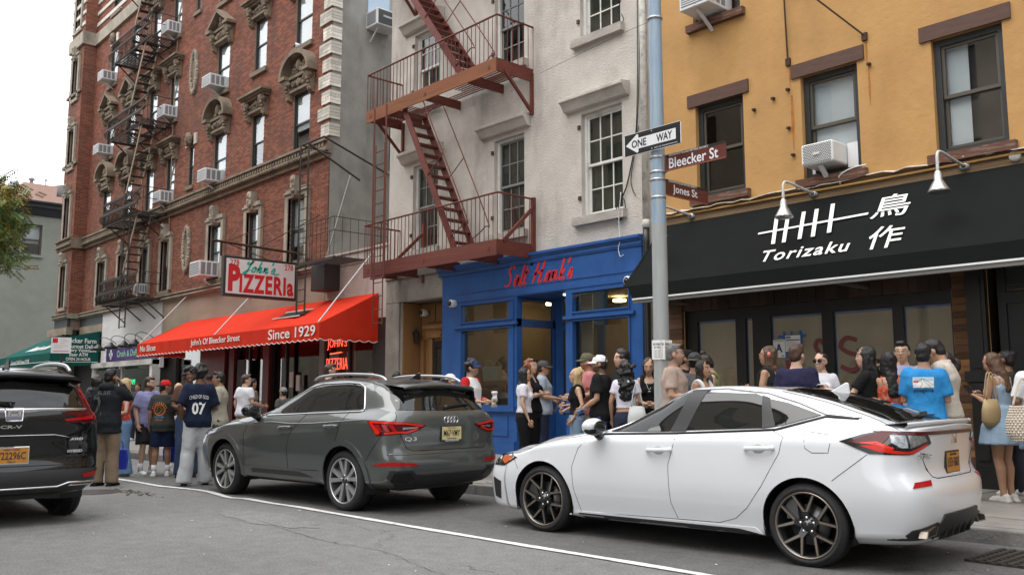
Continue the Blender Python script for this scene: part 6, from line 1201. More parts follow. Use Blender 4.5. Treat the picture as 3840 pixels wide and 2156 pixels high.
for q, nm_ in ((W1, 'front_window'), (W2, 'rear_window'), (W3, 'quarter_window')): c.patch('side', q, CGL, nm_, .006, .03, both=True)
c.patch('side', [(.74, 1.468), (.64, 1.472), (.77, 1.145), (.9, 1.135)], GLB, 'door_pillar', .005, both=True); c.patch('side', [(.12, 1.472), (.08, 1.472), (.055, 1.17), (.1, 1.17)], GLB, 'rear_pillar', .005, both=True)
c.line('side', [(1.86, 1.075), (1.76, 1.11), (1.3, 1.318), (.95, 1.44), (.75, 1.482), (.2, 1.49), (0, 1.478), (-.12, 1.43), (-.24, 1.21), (-.26, 1.165), (-.2, 1.15), (.8, 1.115), (1.75, 1.078)], CHROME, 'window_trim', .011, .002, both=True)
for q in ([(1.9, 1.06), (2.1, .98), (2.18, .85), (2.17, .5), (2.16, .37)], [(.83, 1.11), (.98, .96), (1.1, .86), (1.15, .7), (1.15, .42)], [(-.02, 1.14), (.06, 1.0), (.12, .84), (.25, .68), (.42, .5), (.5, .42)], [(2.16, .4), (1.15, .42), (.52, .44)], [(2.16, .98), (2.6, 1.0), (3.0, .93)], [(-.44, .6), (-.6, .78), (-.68, .88)]): c.line('side', q, GAP, 'panel_gap', .0045, -.001, both=True)
c.line('side', [(2.0, .985), (1.5, 1.0), (1.1, .985), (.6, 1.0), (.1, 1.03), (-.4, 1.06)], CG, 'swage_line', .012, -.004, both=True)
handle(1.2, .935, CG); handle(.22, .97, CG); mirror(1.86, 1.1, 0, GLB, GLB, .96)
for xw in (0, 2.68):
    n = 22; P = []
    for i in range(n + 1):
        a = R(-8 + 196 * i / n); P.append((a, .404, .475 + (.02 if i in (0, n) else 0)))
    o = c.patch('side', [(xw + r * math.cos(a), .35 + r * math.sin(a)) for a, r, _ in P] + [(xw + r * math.cos(a), .35 + r * math.sin(a)) for a, _, r in reversed(P)], CG, 'arch_trim', .014, .04, both=True)
c.patch('side', [(2.22, .42), (2.2, .3), (.48, .31), (.46, .43)], CG, 'side_skirt', .01, both=True); c.patch('side', [(2.0, .4), (2.0, .345), (.6, .35), (.9, .41)], SDK, 'sill_trim', .014, both=True)
for sg in (1, -1): b = MB(); b.tube(cat([(1.02, sg * .6, 1.53), (.9, sg * .59, 1.575), (.5, sg * .585, 1.6), (.0, sg * .585, 1.59), (-.3, sg * .59, 1.56), (-.42, sg * .6, 1.51)], 5), .018, 8); b.build('roof_rail', SIL, c.t, local=True)
b = MB(); b.prism([(-.1, 1.55), (-.2, 1.57), (-.3, 1.62), (-.33, 1.62), (-.34, 1.53)], 'y', -.013, .013); b.build('aerial_fin', GLB, c.t, local=True, bev=.01)
RG = [(.56, 1.45), (0, 1.475), (-.56, 1.45), (-.65, 1.3), (-.7, 1.17), (0, 1.16), (.7, 1.17), (.65, 1.3)]
c.patch('rear', RG, CGL, 'rear_windscreen', .004); b = MB(); n = 20; vs = []
for i in range(n + 1):
    y = -.57 + 1.14 * i / n; e = (abs(y) / .57) ** 4 * .05; z = c.cast('top', -.32, y)[0].z
    vs += [(-.3, y, z + .002), (-.55 + e, y, z - .012), (-.75 + e, y, z - .036), (-.745 + e, y, z - .06), (-.5, y, z - .1)]
b.add(vs, [(5 * i + j, 5 * i + j + 1, 5 * i + j + 6, 5 * i + j + 5) for i in range(n) for j in range(4)], sm=True); b.build('roof_spoiler', CG, c.t, local=True); c.patch('rear', [(.56, 1.445), (-.56, 1.445), (-.58, 1.4), (0, 1.41), (.58, 1.4)], GLB, 'spoiler_underside', .01)
for sg in (1, -1): MB().prism([(-.5, 1.42), (-.68, 1.4), (-.71, 1.24), (-.67, 1.24)], 'y', sg * .575 - .012, sg * .575 + .012).build('spoiler_fin', GLB, c.t, local=True)
c.patch('corner', [(.32, 1.05), (.2, .885), (.12, .885), (-.05, .905), (-.15, .9), (-.28, .945), (-.354, 1.0), (-.15, 1.035), (.1, 1.045)], LRDK, 'tail_light', .006, .04, both=True)
for q in ([(.3, 1.043), (.2, .9), (.17, .9), (.15, .925), (.25, 1.025)], [(.29, 1.045), (-.14, 1.03), (-.33, 1.0), (-.3, .985), (-.13, 1.01), (.26, 1.028)], [(.1, .9), (-.05, .915), (-.15, .912), (-.27, .952), (-.24, .968), (-.14, .932), (-.05, .935), (.1, .922)]): c.patch('corner', q, LBRT, 'tail_lens', .01, .04, both=True)
for k in range(3): c.patch('corner', [(.22 - k * .08, 1.01), (.17 - k * .08, 1.01), (.12 - k * .08, .93), (.16 - k * .08, .93)], LRED, 'tail_lens', .0105, both=True)
c.patch('corner', [(-.1, .955), (-.25, .968), (-.27, .982), (-.1, .978)], LCLR, 'tail_lens', .0105, both=True)
c.line('rear', [(.72, 1.15), (.78, 1.04), (.72, .88), (.64, .74), (.56, .715), (-.56, .715), (-.64, .74), (-.72, .88), (-.78, 1.04), (-.72, 1.15)], GAP, 'panel_gap', .0045, -.001)
plate(c, 0, .9, 0, .305, .15, mat('pale_yellow_plate', (.62, .53, .25), .5), BPL, 'M67·VMY', (('New Jersey', .4, .45, PNAVY), ('Garden State', -.4, .5, PNAVY)), INK)
letters('AUDI MILLBURN', .22, .02, plane_M((c.cast('rear', 0, .81)[0].x - .03, 0, .815), (0, -1, 0), (0, 0, 1)), SWHT, c.t, ext=.001, local=True); p_, _ = c.cast('rear', 0, 1.055)
for k in range(4):
    b = MB(); n = 20; b.tube([(p_.x - .006, -.075 + k * .05 + .036 * math.cos(2 * math.pi * i / n), 1.055 + .036 * math.sin(2 * math.pi * i / n)) for i in range(n + 1)], .0055, 6, cap=False); b.build('ring_emblem', CHROME, c.t, local=True)
c.text('rear', 'Q3', .16, .05, .6, .845, CHROME, bold=.01)
c.patch('corner', [(.27, .548), (.05, .55), (-.27, .548), (-.24, .58), (0, .6), (.12, .588)], LRED, 'reflector', .007, .04, both=True)
c.patch('rear', [(.84, .5), (.6, .5), (.52, .44), (-.52, .44), (-.6, .5), (-.84, .5), (-.84, .42), (-.7, .31), (.7, .31), (.84, .42)], BPL, 'lower_bumper', .012); c.patch('rear', [(.8, .47), (.62, .47), (.53, .4), (.62, .36), (.8, .38)], GLB, 'air_outlet', .018, both=True)
b = MB(); b.tube([(-.83, .05, 1.2), (-.82, .0, 1.21), (-.79, -.38, 1.235)], [.025, .022, .01], 8); b.build('rear_wiper', BPL, c.t, local=True); c.line('rear', [(.86, .68), (-.86, .68)], CG, 'bumper_crease', .012, -.005)
c.patch('side', [(2.75, .87), (3.0, .92), (3.3, .9), (3.3, .8), (3.0, .8)], LCLR, 'headlight', .006, both=True); c.patch('front', [(.45, .85), (.5, .5), (-.5, .5), (-.45, .85)], GLB, 'grille', .006); c.patch('top', [(1.98, .68), (2.08, .35), (2.1, 0), (2.08, -.35), (1.98, -.68), (1.1, -.56), (1.02, 0), (1.1, .56)], CGL, 'windscreen', .004)
# ---------------------------------------------------------------- black sport utility vehicle at the left edge
CB_ = mat('black_car_paint', (.004, .0045, .005), .3, coat=1, spec=.1)
sp = dict(xr=-.98, xf=3.63, wb=2.66, R=.36, Ra=.415, yw=.89, nose=1.1,
    z0=[(-1, .33), (-.3, .28), (3, .25), (3.7, .25)], ys=[(-1, .86), (3.7, .86)], zs=[(-1, .4), (-.4, .36), (0, .32), (3.7, .3)],
    ym=[(-1, .91), (0, .925), (3.7, .9)], zm=[(-1, .72), (3.7, .66)], yh=[(-1, .87), (-.4, .9), (2.7, .9), (3.7, .84)], zh=[(-1, 1.05), (-.3, 1.06), (1.25, 1.03), (2.7, .97), (3.7, .84)],
    yb=[(-1, .78), (-.6, .82), (.2, .84), (2.1, .83), (3.7, .7)], zb=[(-1, 1.2), (-.2, 1.19), (1.75, 1.12), (2.1, 1.09), (3.1, .98), (3.7, .88)],
    yr=[(-1, .6), (-.8, .66), (-.5, .68), (.3, .69), (.9, .68), (1.85, .77), (2.1, .78), (3.1, .6), (3.7, .5)], zr=[(-1, 1.25), (-.86, 1.38), (-.72, 1.52), (-.5, 1.57), (.4, 1.6), (.9, 1.57), (1.3, 1.42), (1.75, 1.17), (2.1, 1.1), (3.1, 1.01), (3.7, .9)],
    zt=[(-1, 1.27), (-.86, 1.43), (-.74, 1.58), (-.5, 1.63), (.4, 1.665), (.9, 1.64), (1.3, 1.5), (1.8, 1.23), (2.1, 1.12), (3.1, 1.04), (3.7, .92)],
    rear=[(.3, .16), (.4, .05), (.5, 0), (.6, .01), (.66, .05), (.9, .05), (1.1, .03), (1.2, .06), (1.35, .12), (1.5, .19), (1.6, .21)], front=[(.28, .12), (.5, .02), (.75, 0), (.9, .08), (1.0, .2)])
c = Car('black_suv', 'glossy black sport utility vehicle driving off at the left edge of the road', (-11.2, 2.42), 180, sp, CB_)
c.wheels(.25, .24, v_spokes(SDK, SIL, 16, edge=.004), SDK, SIL, WBLK)
for q, nm_ in (([(1.74, 1.13), (1.3, 1.37), (.96, 1.51), (.72, 1.55), (.86, 1.16)], 'front_window'), ([(.66, 1.56), (.0, 1.56), (-.05, 1.2), (.78, 1.17)], 'rear_window'), ([(-.06, 1.55), (-.45, 1.5), (-.55, 1.25), (-.1, 1.2)], 'quarter_window')): c.patch('side', q, CGL, nm_, .003, both=True)
c.patch('rear', [(.56, 1.45), (0, 1.47), (-.56, 1.45), (-.7, 1.22), (0, 1.205), (.7, 1.22)], CGL, 'rear_windscreen', .005); b = MB(); n = 20; vs = []
for i in range(n + 1):
    y = -.65 + 1.3 * i / n; e = (abs(y) / .65) ** 4 * .06; z = c.cast('top', -.45, y)[0].z
    vs += [(-.42, y, z + .002), (-.7 + e, y, z - .012), (-.95 + e, y, z - .045), (-.935 + e, y, z - .08), (-.65, y, z - .11)]
b.add(vs, [(5 * i + j, 5 * i + j + 1, 5 * i + j + 6, 5 * i + j + 5) for i in range(n) for j in range(4)], sm=True); b.build('roof_spoiler', CB_, c.t, local=True)
for sg in (1, -1): b = MB(); b.tube(cat([(1.0, sg * .6, 1.6), (.8, sg * .6, 1.67), (.2, sg * .6, 1.7), (-.4, sg * .6, 1.67), (-.58, sg * .61, 1.6)], 5), .02, 8); b.build('roof_rail', SIL, c.t, local=True)
b = MB(); b.prism([(-.3, 1.63), (-.45, 1.65), (-.55, 1.72), (-.58, 1.72), (-.6, 1.6)], 'y', -.013, .013); b.build('aerial_fin', CB_, c.t, local=True, bev=.01)
for q, m_, l_ in (([(.7, 1.42), (.75, 1.2), (.84, 1.18), (.86, 1.07), (.8, 1.05), (.5, 1.055), (.45, 1.085), (.7, 1.12), (.69, 1.2), (.62, 1.42)], LRDK, .007), ([(.84, 1.15), (.84, 1.09), (.5, 1.07), (.48, 1.09), (.76, 1.12)], LRED, .011), ([(.69, 1.4), (.8, 1.2), (.77, 1.2), (.66, 1.4)], LRED, .011)): c.patch('rear', q, m_, 'tail_light', l_, both=True)
c.patch('side', [(-.6, 1.3), (-.75, 1.1), (-.9, 1.06), (-.92, 1.16), (-.78, 1.22), (-.68, 1.45)], LRDK, 'tail_light', .007, both=True)
b = MB(); vs = []
for i in range(25): y = -.72 + 1.44 * i / 24; p_, _ = c.cast('rear', y, 1.19); w_ = .014 + .02 * max(0, 1 - abs(y) / .25); vs += [(p_.x - .012, y, 1.205), (p_.x - .02, y, 1.19), (p_.x - .006, y, 1.205 - 2 * w_)]
b.add(vs, [(3 * i + j, 3 * i + j + 1, 3 * i + j + 4, 3 * i + j + 3) for i in range(24) for j in range(2)], sm=True); b.build('chrome_garnish', CHROME, c.t, local=True); c.patch('rear', [(.08, 1.19), (.07, 1.09), (-.07, 1.09), (-.08, 1.19)], mat('blue_badge', (.01, .015, .05), .2, coat=1), 'emblem_plate', .01); hmark(0, 1.14, .125, .1)
c.line('rear', [(.085, 1.2), (.075, 1.08), (-.075, 1.08), (-.085, 1.2), (.085, 1.2)], CHROME, 'emblem_frame', .008, .014); c.text('rear', 'CR-V', .2, .035, .02, 1.02, CHROME, bold=.03); c.text('rear', 'AWD', .14, .028, -.62, .88, CHROME, bold=.03, shear=.3); c.text('rear', 'HYBRID', .16, .03, -.61, .755, CHROME, bold=.05); c.line('rear', [(.55, .9), (.4, .93), (-.4, .93), (-.55, .9)], CHROME, 'trim_line', .004, .002)
plate(c, 0, .73, 0, .305, .15, mat('orange_plate'), CHROME, '722296C', (('NEW YORK', .4, .5, PNAVY), ('T&LC', -.4, .25, PNAVY)), PNAVY)
c.line('rear', [(.78, 1.03), (.7, .9), (.68, .62), (-.68, .62), (-.7, .9), (-.78, 1.03)], GAP, 'panel_gap', .005, -.001); c.patch('rear', [(.86, .57), (-.86, .57), (-.86, .36), (-.7, .3), (.7, .3), (.86, .36)], mat('dark_grey_cladding', (.03, .031, .032), .5), 'lower_bumper', .012)
c.patch('rear', [(.84, .495), (.7, .48), (.68, .515), (.84, .535)], LRED, 'reflector', .02, both=True); c.line('rear', [(.84, .44), (.55, .44), (.45, .405), (-.45, .405), (-.55, .44), (-.84, .44)], CHROME, 'bumper_strip', .012, .014); c.line('rear', [(.84, .41), (.56, .41)], CHROME, 'bumper_strip', .009, .014, both=True)
b = MB(); b.tube([(-.96, .05, 1.24), (-.95, 0, 1.25), (-.9, .4, 1.28)], [.025, .022, .01], 8); b.build('rear_wiper', BPL, c.t, local=True); c.patch('top', [(1.98, .68), (2.1, 0), (1.98, -.68), (1.1, -.56), (1.02, 0), (1.1, .56)], CGL, 'windscreen', .004)

# ================================================================ PEOPLE
from mathutils import noise as mnoise
QUEUE = []
def ring_loft(b, rings, n=16, m=0):
    """rings: (x, y, z, rx, ry) elliptical sections of an upright form"""
    vs = [(x + rx * math.cos(2 * math.pi * j / n), y + ry * math.sin(2 * math.pi * j / n), z) for x, y, z, rx, ry in rings for j in range(n)]; k = len(rings)
    b.add(vs, [(i * n + j, i * n + (j + 1) % n, (i + 1) * n + (j + 1) % n, (i + 1) * n + j) for i in range(k - 1) for j in range(n)] + [tuple(range(n - 1, -1, -1)), tuple(range((k - 1) * n, k * n))], m, True)
def soft(b, name, m, par, vox, amp=0., fr=8, fold=0., post=None, smooth=2):
    """one continuous skin grown over overlapping forms; cloth gets creases"""
    o = b.build(name, m, par, local=True, fix=True); r = o.modifiers.new('skin', 'REMESH'); r.mode = 'VOXEL'; r.voxel_size = vox; r.use_smooth_shade = True
    if smooth: k = o.modifiers.new('relax', 'SMOOTH'); k.iterations = smooth; k.factor = .5
    QUEUE.append((o, amp, fr, fold, post)); return o
def skin_mat(tone, hair, beard, smile):
    key = 'skin_%s_%s_%s_%s' % (tone, hair, beard, smile)
    if key in MATS: return MATS[key]
    m = mat(key, TONE[tone], .5, var=.05, vs=9, spec=.35); t = m.node_tree; N = t.nodes.new; L = t.links.new; b = t.nodes['Principled BSDF']; base = b.inputs['Base Color'].links[0].from_socket
    b.inputs['Subsurface Weight'].default_value = .08; b.inputs['Subsurface Radius'].default_value = (.02, .008, .005)
    at = N('ShaderNodeAttribute'); at.attribute_name = 'hp'; sx = N('ShaderNodeSeparateXYZ'); L(at.outputs['Vector'], sx.inputs[0])
    def M(op, a, c=None):
        n = N('ShaderNodeMath'); n.operation = op
        for i, v in enumerate((a, c)):
            if v is None: continue
            if isinstance(v, (int, float)): n.inputs[i].default_value = v
            else: L(v, n.inputs[i])
        return n.outputs[0]
    ax = M('ABSOLUTE', sx.outputs[0]); y, z = sx.outputs[1], sx.outputs[2]; front = M('GREATER_THAN', y, .035)
    def ell(x, x0, z0, rx, rz):
        d = M('ADD', M('POWER', M('DIVIDE', M('SUBTRACT', x, x0), rx), 2), M('POWER', M('DIVIDE', M('SUBTRACT', z, z0), rz), 2)); s = N('ShaderNodeMapRange'); s.inputs['From Min'].default_value = 1.15; s.inputs['From Max'].default_value = .85; L(d, s.inputs[0]); return M('MULTIPLY', s.outputs[0], front)
    def lay(out, f, col, k=1.):
        x = N('ShaderNodeMixRGB'); L(M('MULTIPLY', f, k), x.inputs[0]); L(out, x.inputs[1]); x.inputs[2].default_value = (*col, 1); return x.outputs[0]
    hc = HAIRC[hair]; tn = TONE[tone]; out = base
    out = lay(out, ell(ax, .045, -.03, .022, .02), (tn[0] * 1.05, tn[1] * .72, tn[2] * .68), .5)
    if beard: out = lay(out, M('MULTIPLY', M('LESS_THAN', z, -.035), M('LESS_THAN', z, 9)), hc, .75 if beard > 1 else .4); out = lay(out, ell(ax, .03, -.028, .022, .02), tn); out = lay(out, M('LESS_THAN', z, -.135), tn)
    out = lay(out, ell(ax, .032, .006, .019, .0105), (tn[0] * .4, tn[1] * .32, tn[2] * .3), .8); out = lay(out, ell(ax, .032, .005, .013, .006), (.55, .52, .5)); out = lay(out, ell(ax, .032, .005, .006, .0065), (.02, .012, .008)); out = lay(out, ell(ax, .033, .031, .021, .006), hc if hair != 'blond' else (.2, .12, .05), .85)
    out = lay(out, ell(ax, .008, -.036, .006, .004), (tn[0] * .35, tn[1] * .25, tn[2] * .2), .8); out = lay(out, ell(ax, 0, -.063, .026, .0095 if smile else .0075), (tn[0] * .62, tn[1] * .3, tn[2] * .3), .85)
    if smile: out = lay(out, ell(ax, 0, -.062, .02, .0052), (.7, .67, .62))
    else: out = lay(out, ell(ax, 0, -.063, .023, .0016), (tn[0] * .25, tn[1] * .1, tn[2] * .1))
    L(out, b.inputs['Base Color']); return m
TONE = dict(fair=(.56, .36, .265), light=(.5, .315, .215), tan=(.41, .235, .15), olive=(.32, .185, .115), brown=(.18, .092, .055))
HAIRC = dict(black=(.008, .007, .007), dark=(.02, .012, .009), brown=(.055, .026, .014), auburn=(.11, .036, .014), blond=(.5, .35, .17), grey=(.12, .115, .105), red=(.2, .06, .02), ombre=(.085, .04, .02))
def hair_mat(c):
    return mat('hair_' + c, HAIRC[c], .42, var=.45, vs=30, st=(3, 3, .35), bump=.5, bs=45, spec=.5)
ARMS = {'down': ((.25, -.03, 1.15), (.26, .07, .9)), 'phone': ((.23, .02, 1.14), (.08, .27, 1.22)), 'ear': ((.29, .17, 1.28), (.12, .1, 1.55)), 'cross': ((.23, .1, 1.16), (-.07, .22, 1.2)), 'pocket': ((.29, -.06, 1.16), (.22, .08, .96)),
    'bent': ((.24, .0, 1.15), (.17, .25, 1.12)), 'hip': ((.38, -.04, 1.2), (.2, .07, 1.03)), 'fwd': ((.22, .14, 1.2), (.14, .4, 1.26)), 'up': ((.34, .2, 1.4), (.14, .3, 1.56)), 'reach': ((.36, .24, 1.38), (.3, .52, 1.44)), 'belly': ((.26, .02, 1.14), (.04, .2, 1.08)), 'chin': ((.26, .16, 1.2), (.06, .17, 1.46)), 'back': ((.3, -.02, 1.2), (.42, .2, 1.12)), 'hold': ((.24, -.02, 1.14), (.24, .2, 1.0))}
def person(label, x, y, ztop, rel, hr=None, sex='m', tone='light', hair=('short', 'dark'), top=None, bot=None, shoes=(.7, .7, .68), arms=('down', 'down'), pitch=0, hat=None, glasses=None, beard=0, smile=0, stance='stand', z0=None, build=1., lean=0, socks=None, extra=0.):
    dp = -x * .743 + y * .669; vk = 1. if dp < 13 else 1.2 if dp < 16.5 else 1.5; z0 = (.14 if y > curb_y(x) else 0) if z0 is None else z0; H = ztop - z0 - extra; s = H / 1.75; rel = rel; hr = rel if hr is None else hr; va = math.degrees(math.atan2(y, x))
    t = thing('person', label, 'person', (x, y, z0), va + rel - 90); t.scale = (s, s, s); f = sex == 'f'
    shw = .146 if f else .164; hw = (.163 if f else .155) * build; ww = (.12 if f else .14) * build; cd_ = (.098 if f else .11) * build; w_ = build
    Rh = Matrix.Translation((0, .0, 1.5)) @ Matrix.Rotation(R(hr - rel), 4, 'Z') @ Matrix.Rotation(R(-pitch), 4, 'X') @ Matrix.Translation((0, 0, -1.5)); HC = Vector((0, .025, 1.625)); hd = lambda p: Rh @ (HC + Vector(p))
    tor = [(0, 0, .86, hw * .9, .1 * w_), (0, 0, .93, hw, .12 * w_), (0, .005, 1.0, hw * .95, .115 * w_), (0, .01, 1.1, ww, cd_ * .95), (0, .01, 1.2, ww * 1.08, cd_), (0, .005, 1.31, ww * 1.18, cd_ * 1.08), (0, -.005, 1.39, shw * .93, .1), (0, -.008, 1.44, shw * .74, .078), (0, -.006, 1.475, shw * .42, .062), (0, .0, 1.5, .065, .062)]
    def torso(b, z_lo, z_hi, mg, flare=0.):
        rr = [q for q in tor if z_lo <= q[2] <= z_hi]
        def at(z):
            for a, c in zip(tor, tor[1:]):
                if a[2] <= z <= c[2]: k = (z - a[2]) / (c[2] - a[2]); return tuple(a[i] + (c[i] - a[i]) * k for i in range(5))
            return (tor[0][0], tor[0][1], z, *tor[0][3:])
        rr = [at(z_lo)] + [q for q in rr if z_lo + .01 < q[2] < z_hi - .01] + [at(z_hi)]
        top_ = rr[-1][2]; ring_loft(b, [(q[0], q[1], q[2], q[3] + mg + flare * max(0, 1.15 - q[2]), q[4] + mg + flare * .8 * max(0, 1.15 - q[2])) for q in rr])
        if f and z_hi > 1.3:
            for sg in (1, -1): b.ell((sg * .072, .085 * w_ + mg * .6, 1.27), (.062 + mg * .5, .055 + mg * .4, .062 + mg * .5), 10, 8)
        elif build > 1.15: b.ell((0, .06, 1.08), (.14 * w_, .1 * w_ + mg, .14))
    A = []
    for sg, nm_ in ((-1, arms[0]), (1, arms[1])): e, w2 = ARMS[nm_]; A.append((sg, Vector((sg * shw * .93, -.005, 1.41)), Vector((sg * e[0] * (.86 if f else .9), e[1], e[2])), Vector((sg * w2[0] * (.86 if f else .9), w2[1], w2[2]))))
    F = {'stand': ((-.115, .0), (.115, .03)), 'step': ((-.09, .24), (.09, -.2)), 'contra': ((-.16, -.02), (.14, .1)), 'close': ((-.075, .0), (.075, .02))}[stance]
    LG = []
    for sg, (fx, fy) in zip((-1, 1), F): LG.append((sg, Vector((sg * hw * .52, 0, .9)), Vector(((sg * hw * .5 + fx) / 2, fy * .5 + .015, .49)), Vector((fx, fy - .03, .085))))
    b = MB(); torso(b, .86, 1.5, 0); b.tube([Rh @ Vector((0, -.015, 1.44)) if False else Vector((0, -.012, 1.44)), hd((0, -.03, -.06))], [.062, .054] if not f else [.05, .045], 12)
    Mh = Rh.to_3x3()
    for c_, r_ in (((0, -.012, .03), (.076, .096, .092)), ((0, .022, -.02), (.064, .074, .085)), ((0, .036, -.072), (.047, .05, .042)), ((0, .052, -.1), (.026, .026, .02)), ((0, .094, -.022), (.012, .018, .014)), ((0, .088, .0), (.008, .012, .024)), ((0, .074, .034), (.05, .016, .012)), ((0, .085, -.064), (.022, .01, .01)), ((.076, -.008, -.012), (.012, .02, .032)), ((-.076, -.008, -.012), (.012, .02, .032))): b.ell(hd(c_), r_, 14, 10, M=Mh)
    for sg, S_, E_, W_ in A:
        r = (.82 if f else 1.0) * (.6 + .4 * w_); mid = (S_ + E_) / 2 + Vector((sg * .004, 0, 0)); b.ell(S_, (.058 * r, .058 * r, .06 * r)); b.tube([S_, mid, E_, E_ + (W_ - E_) * .3, E_ + (W_ - E_) * .7, W_], [.053 * r, .049 * r, .04 * r, .043 * r, .032 * r, .026 * r], 12)
        d = (W_ - E_).normalized(); b.ell(W_ + d * .05, (.038, .038, .05), 10, 8, M=d.to_track_quat('Z', 'Y').to_matrix() @ Matrix.Diagonal((1.05, .5, 1)))
    for sg, hp_, kn, an in LG:
        r = 1.0 * (.55 + .45 * w_) * (1.02 if f else 1); b.tube([hp_ + Vector((0, 0, .06)), hp_ * .7 + kn * .3, hp_ * .3 + kn * .7, kn, kn * .72 + an * .28 + Vector((0, -.015, 0)), kn * .3 + an * .7, an], [.092 * r, .086 * r, .066 * r, .053 * r, .058 * r, .04 * r, .036 * r], 14); b.ell(an + Vector((0, .05, -.045)), (.04, .11, .04), 12, 8); b.ell(an + Vector((0, -.01, -.03)), (.036, .045, .05))
    def post(o, me):
        at = me.attributes.new('hp', 'FLOAT_VECTOR', 'POINT'); n = len(me.vertices); co = np.empty(n * 3, np.float32); me.vertices.foreach_get('co', co); co = co.reshape(-1, 3); I = np.array(Rh.inverted()); q = co @ I[:3, :3].T + I[:3, 3] - np.array(HC)
        q[np.linalg.norm(q, axis=1) > .2] = (0, -1, 0); at.data.foreach_set('vector', q.astype(np.float32).ravel())
    body = soft(b, 'body', skin_mat(tone, hair[1], beard, smile), t, .0128 * vk, 0, post=post, smooth=1)
    hb = MB()
    for sg, S_, E_, W_ in A:                             # hands: four curled fingers and a thumb
        d = (W_ - E_).normalized(); up = Vector((-sg, .2, 0)); up = (up - d * up.dot(d)).normalized(); sd_ = d.cross(up) * sg
        for k in range(4):
            o_ = W_ + d * .078 + sd_ * (.027 - .018 * k); ln = (.075, .085, .08, .062)[k]; hb.tube([o_ - d * .02, o_ + d * ln * .45, o_ + d * ln * .75 + up * ln * .25, o_ + d * ln * .85 + up * ln * .55], [.0095, .009, .008, .006], 6)
        o_ = W_ + d * .03 + sd_ * .03; hb.tube([o_, o_ + d * .03 + sd_ * .02 + up * .012, o_ + d * .062 + sd_ * .016 + up * .026], [.012, .0105, .008], 6)
    QUEUE.append((body, 'hands', hb, None, None))
    cl = lambda nm_, col, **k: mat(nm_, col, .85, spec=.15, var=k.pop('var', .08), vs=3, bump=k.pop('bump', .35), bs=k.pop('bs', 30), **k)
    # --- upper garment
    if top:
        tp = dict(kind='tee', col=(.5, .5, .5), hem=.9, loose=.03, sleeve=.62); tp.update(top); kd = tp['kind']; b = MB(); mg = tp['loose']
        zn = {'tank': 1.37, 'strap': 1.33, 'dress': 1.34}.get(kd, 1.472); torso(b, tp['hem'], zn, mg * .75 if zn < 1.4 else mg, .1 if mg > .025 else .03)
        if zn > 1.4: ring_loft(b, [(0, -.006, 1.43, shw * .72 + mg * .5, .085 + mg * .4), (0, -.006, 1.478, shw * .45, .075)], 16)
        if kd in ('tank', 'strap', 'dress'):
            wd = .032 if kd == 'tank' else .012
            for sg in (1, -1): b.tube(cat([(sg * .095, .1, 1.3), (sg * .1, .075, 1.41), (sg * .095, .0, 1.47), (sg * .085, -.075, 1.42), (sg * .07, -.1, 1.28)], 4), wd, 8)
        sl = {'tank': 0, 'strap': 0, 'dress': 0}.get(kd, tp['sleeve'])
        sb = b if not tp.get('sleeve_col') else MB()
        for sg, S_, E_, W_ in A:
            if not sl: continue
            r = (.05 if f else .056) + mg * .75; sb.ell(S_, (r, r * .95, r)); e = min(sl, 1); P = [S_, S_ + (E_ - S_) * e * .5, S_ + (E_ - S_) * e]; rr = [r, r * .98, r * (.98 if sl < 1 else .8)]
            if sl > 1: g = (sl - 1); P += [E_ + (W_ - E_) * g * .5, E_ + (W_ - E_) * g]; rr += [r * .76, r * .62]
            sb.tube(P, rr, 12)
        if kd == 'hoodie':
            b.ell((0, -.075, 1.47), (.13, .085, .075), 12, 8); b.tube([(.09, .03, 1.47), (.0, .075, 1.44), (-.09, .03, 1.47)], .03, 8)
        if kd in ('polo', 'shirt'): b.tube([(math.cos(R(a)) * .075, math.sin(R(a)) * .07 - .005, 1.49 + .012 * math.cos(R(a + 90))) for a in range(0, 361, 30)], .018, 6)
        if kd == 'dress':
            h2 = tp['skirt']; ring_loft(b, [(0, 0, h2, .285, .24), (0, 0, (h2 + 1.05) / 2 + .02, .245, .2), (0, 0, .97, .2, .155), (0, 0, 1.1, .155, .125)], 20)
        sh = soft(b, {'tee': 'shirt', 'hoodie': 'hoodie', 'dress': 'dress'}.get(kd, 'top'), tp.get('mat') or cl('cloth_%02d_%02d_%02d' % tuple(int(v * 99) for v in tp['col']), tp['col']), t, .0155 * vk, .011 if mg > .02 else .005, 9, fold=.012 if kd == 'dress' else 0)
        if sb is not b: soft(sb, 'sleeves', cl('sleeve_%02d_%02d_%02d' % tuple(int(v * 99) for v in tp['sleeve_col']), tp['sleeve_col']), t, .0155, .008, 9)
        if tp.get('print'): QUEUE.append((sh, 'print', tp['print'], t, None))
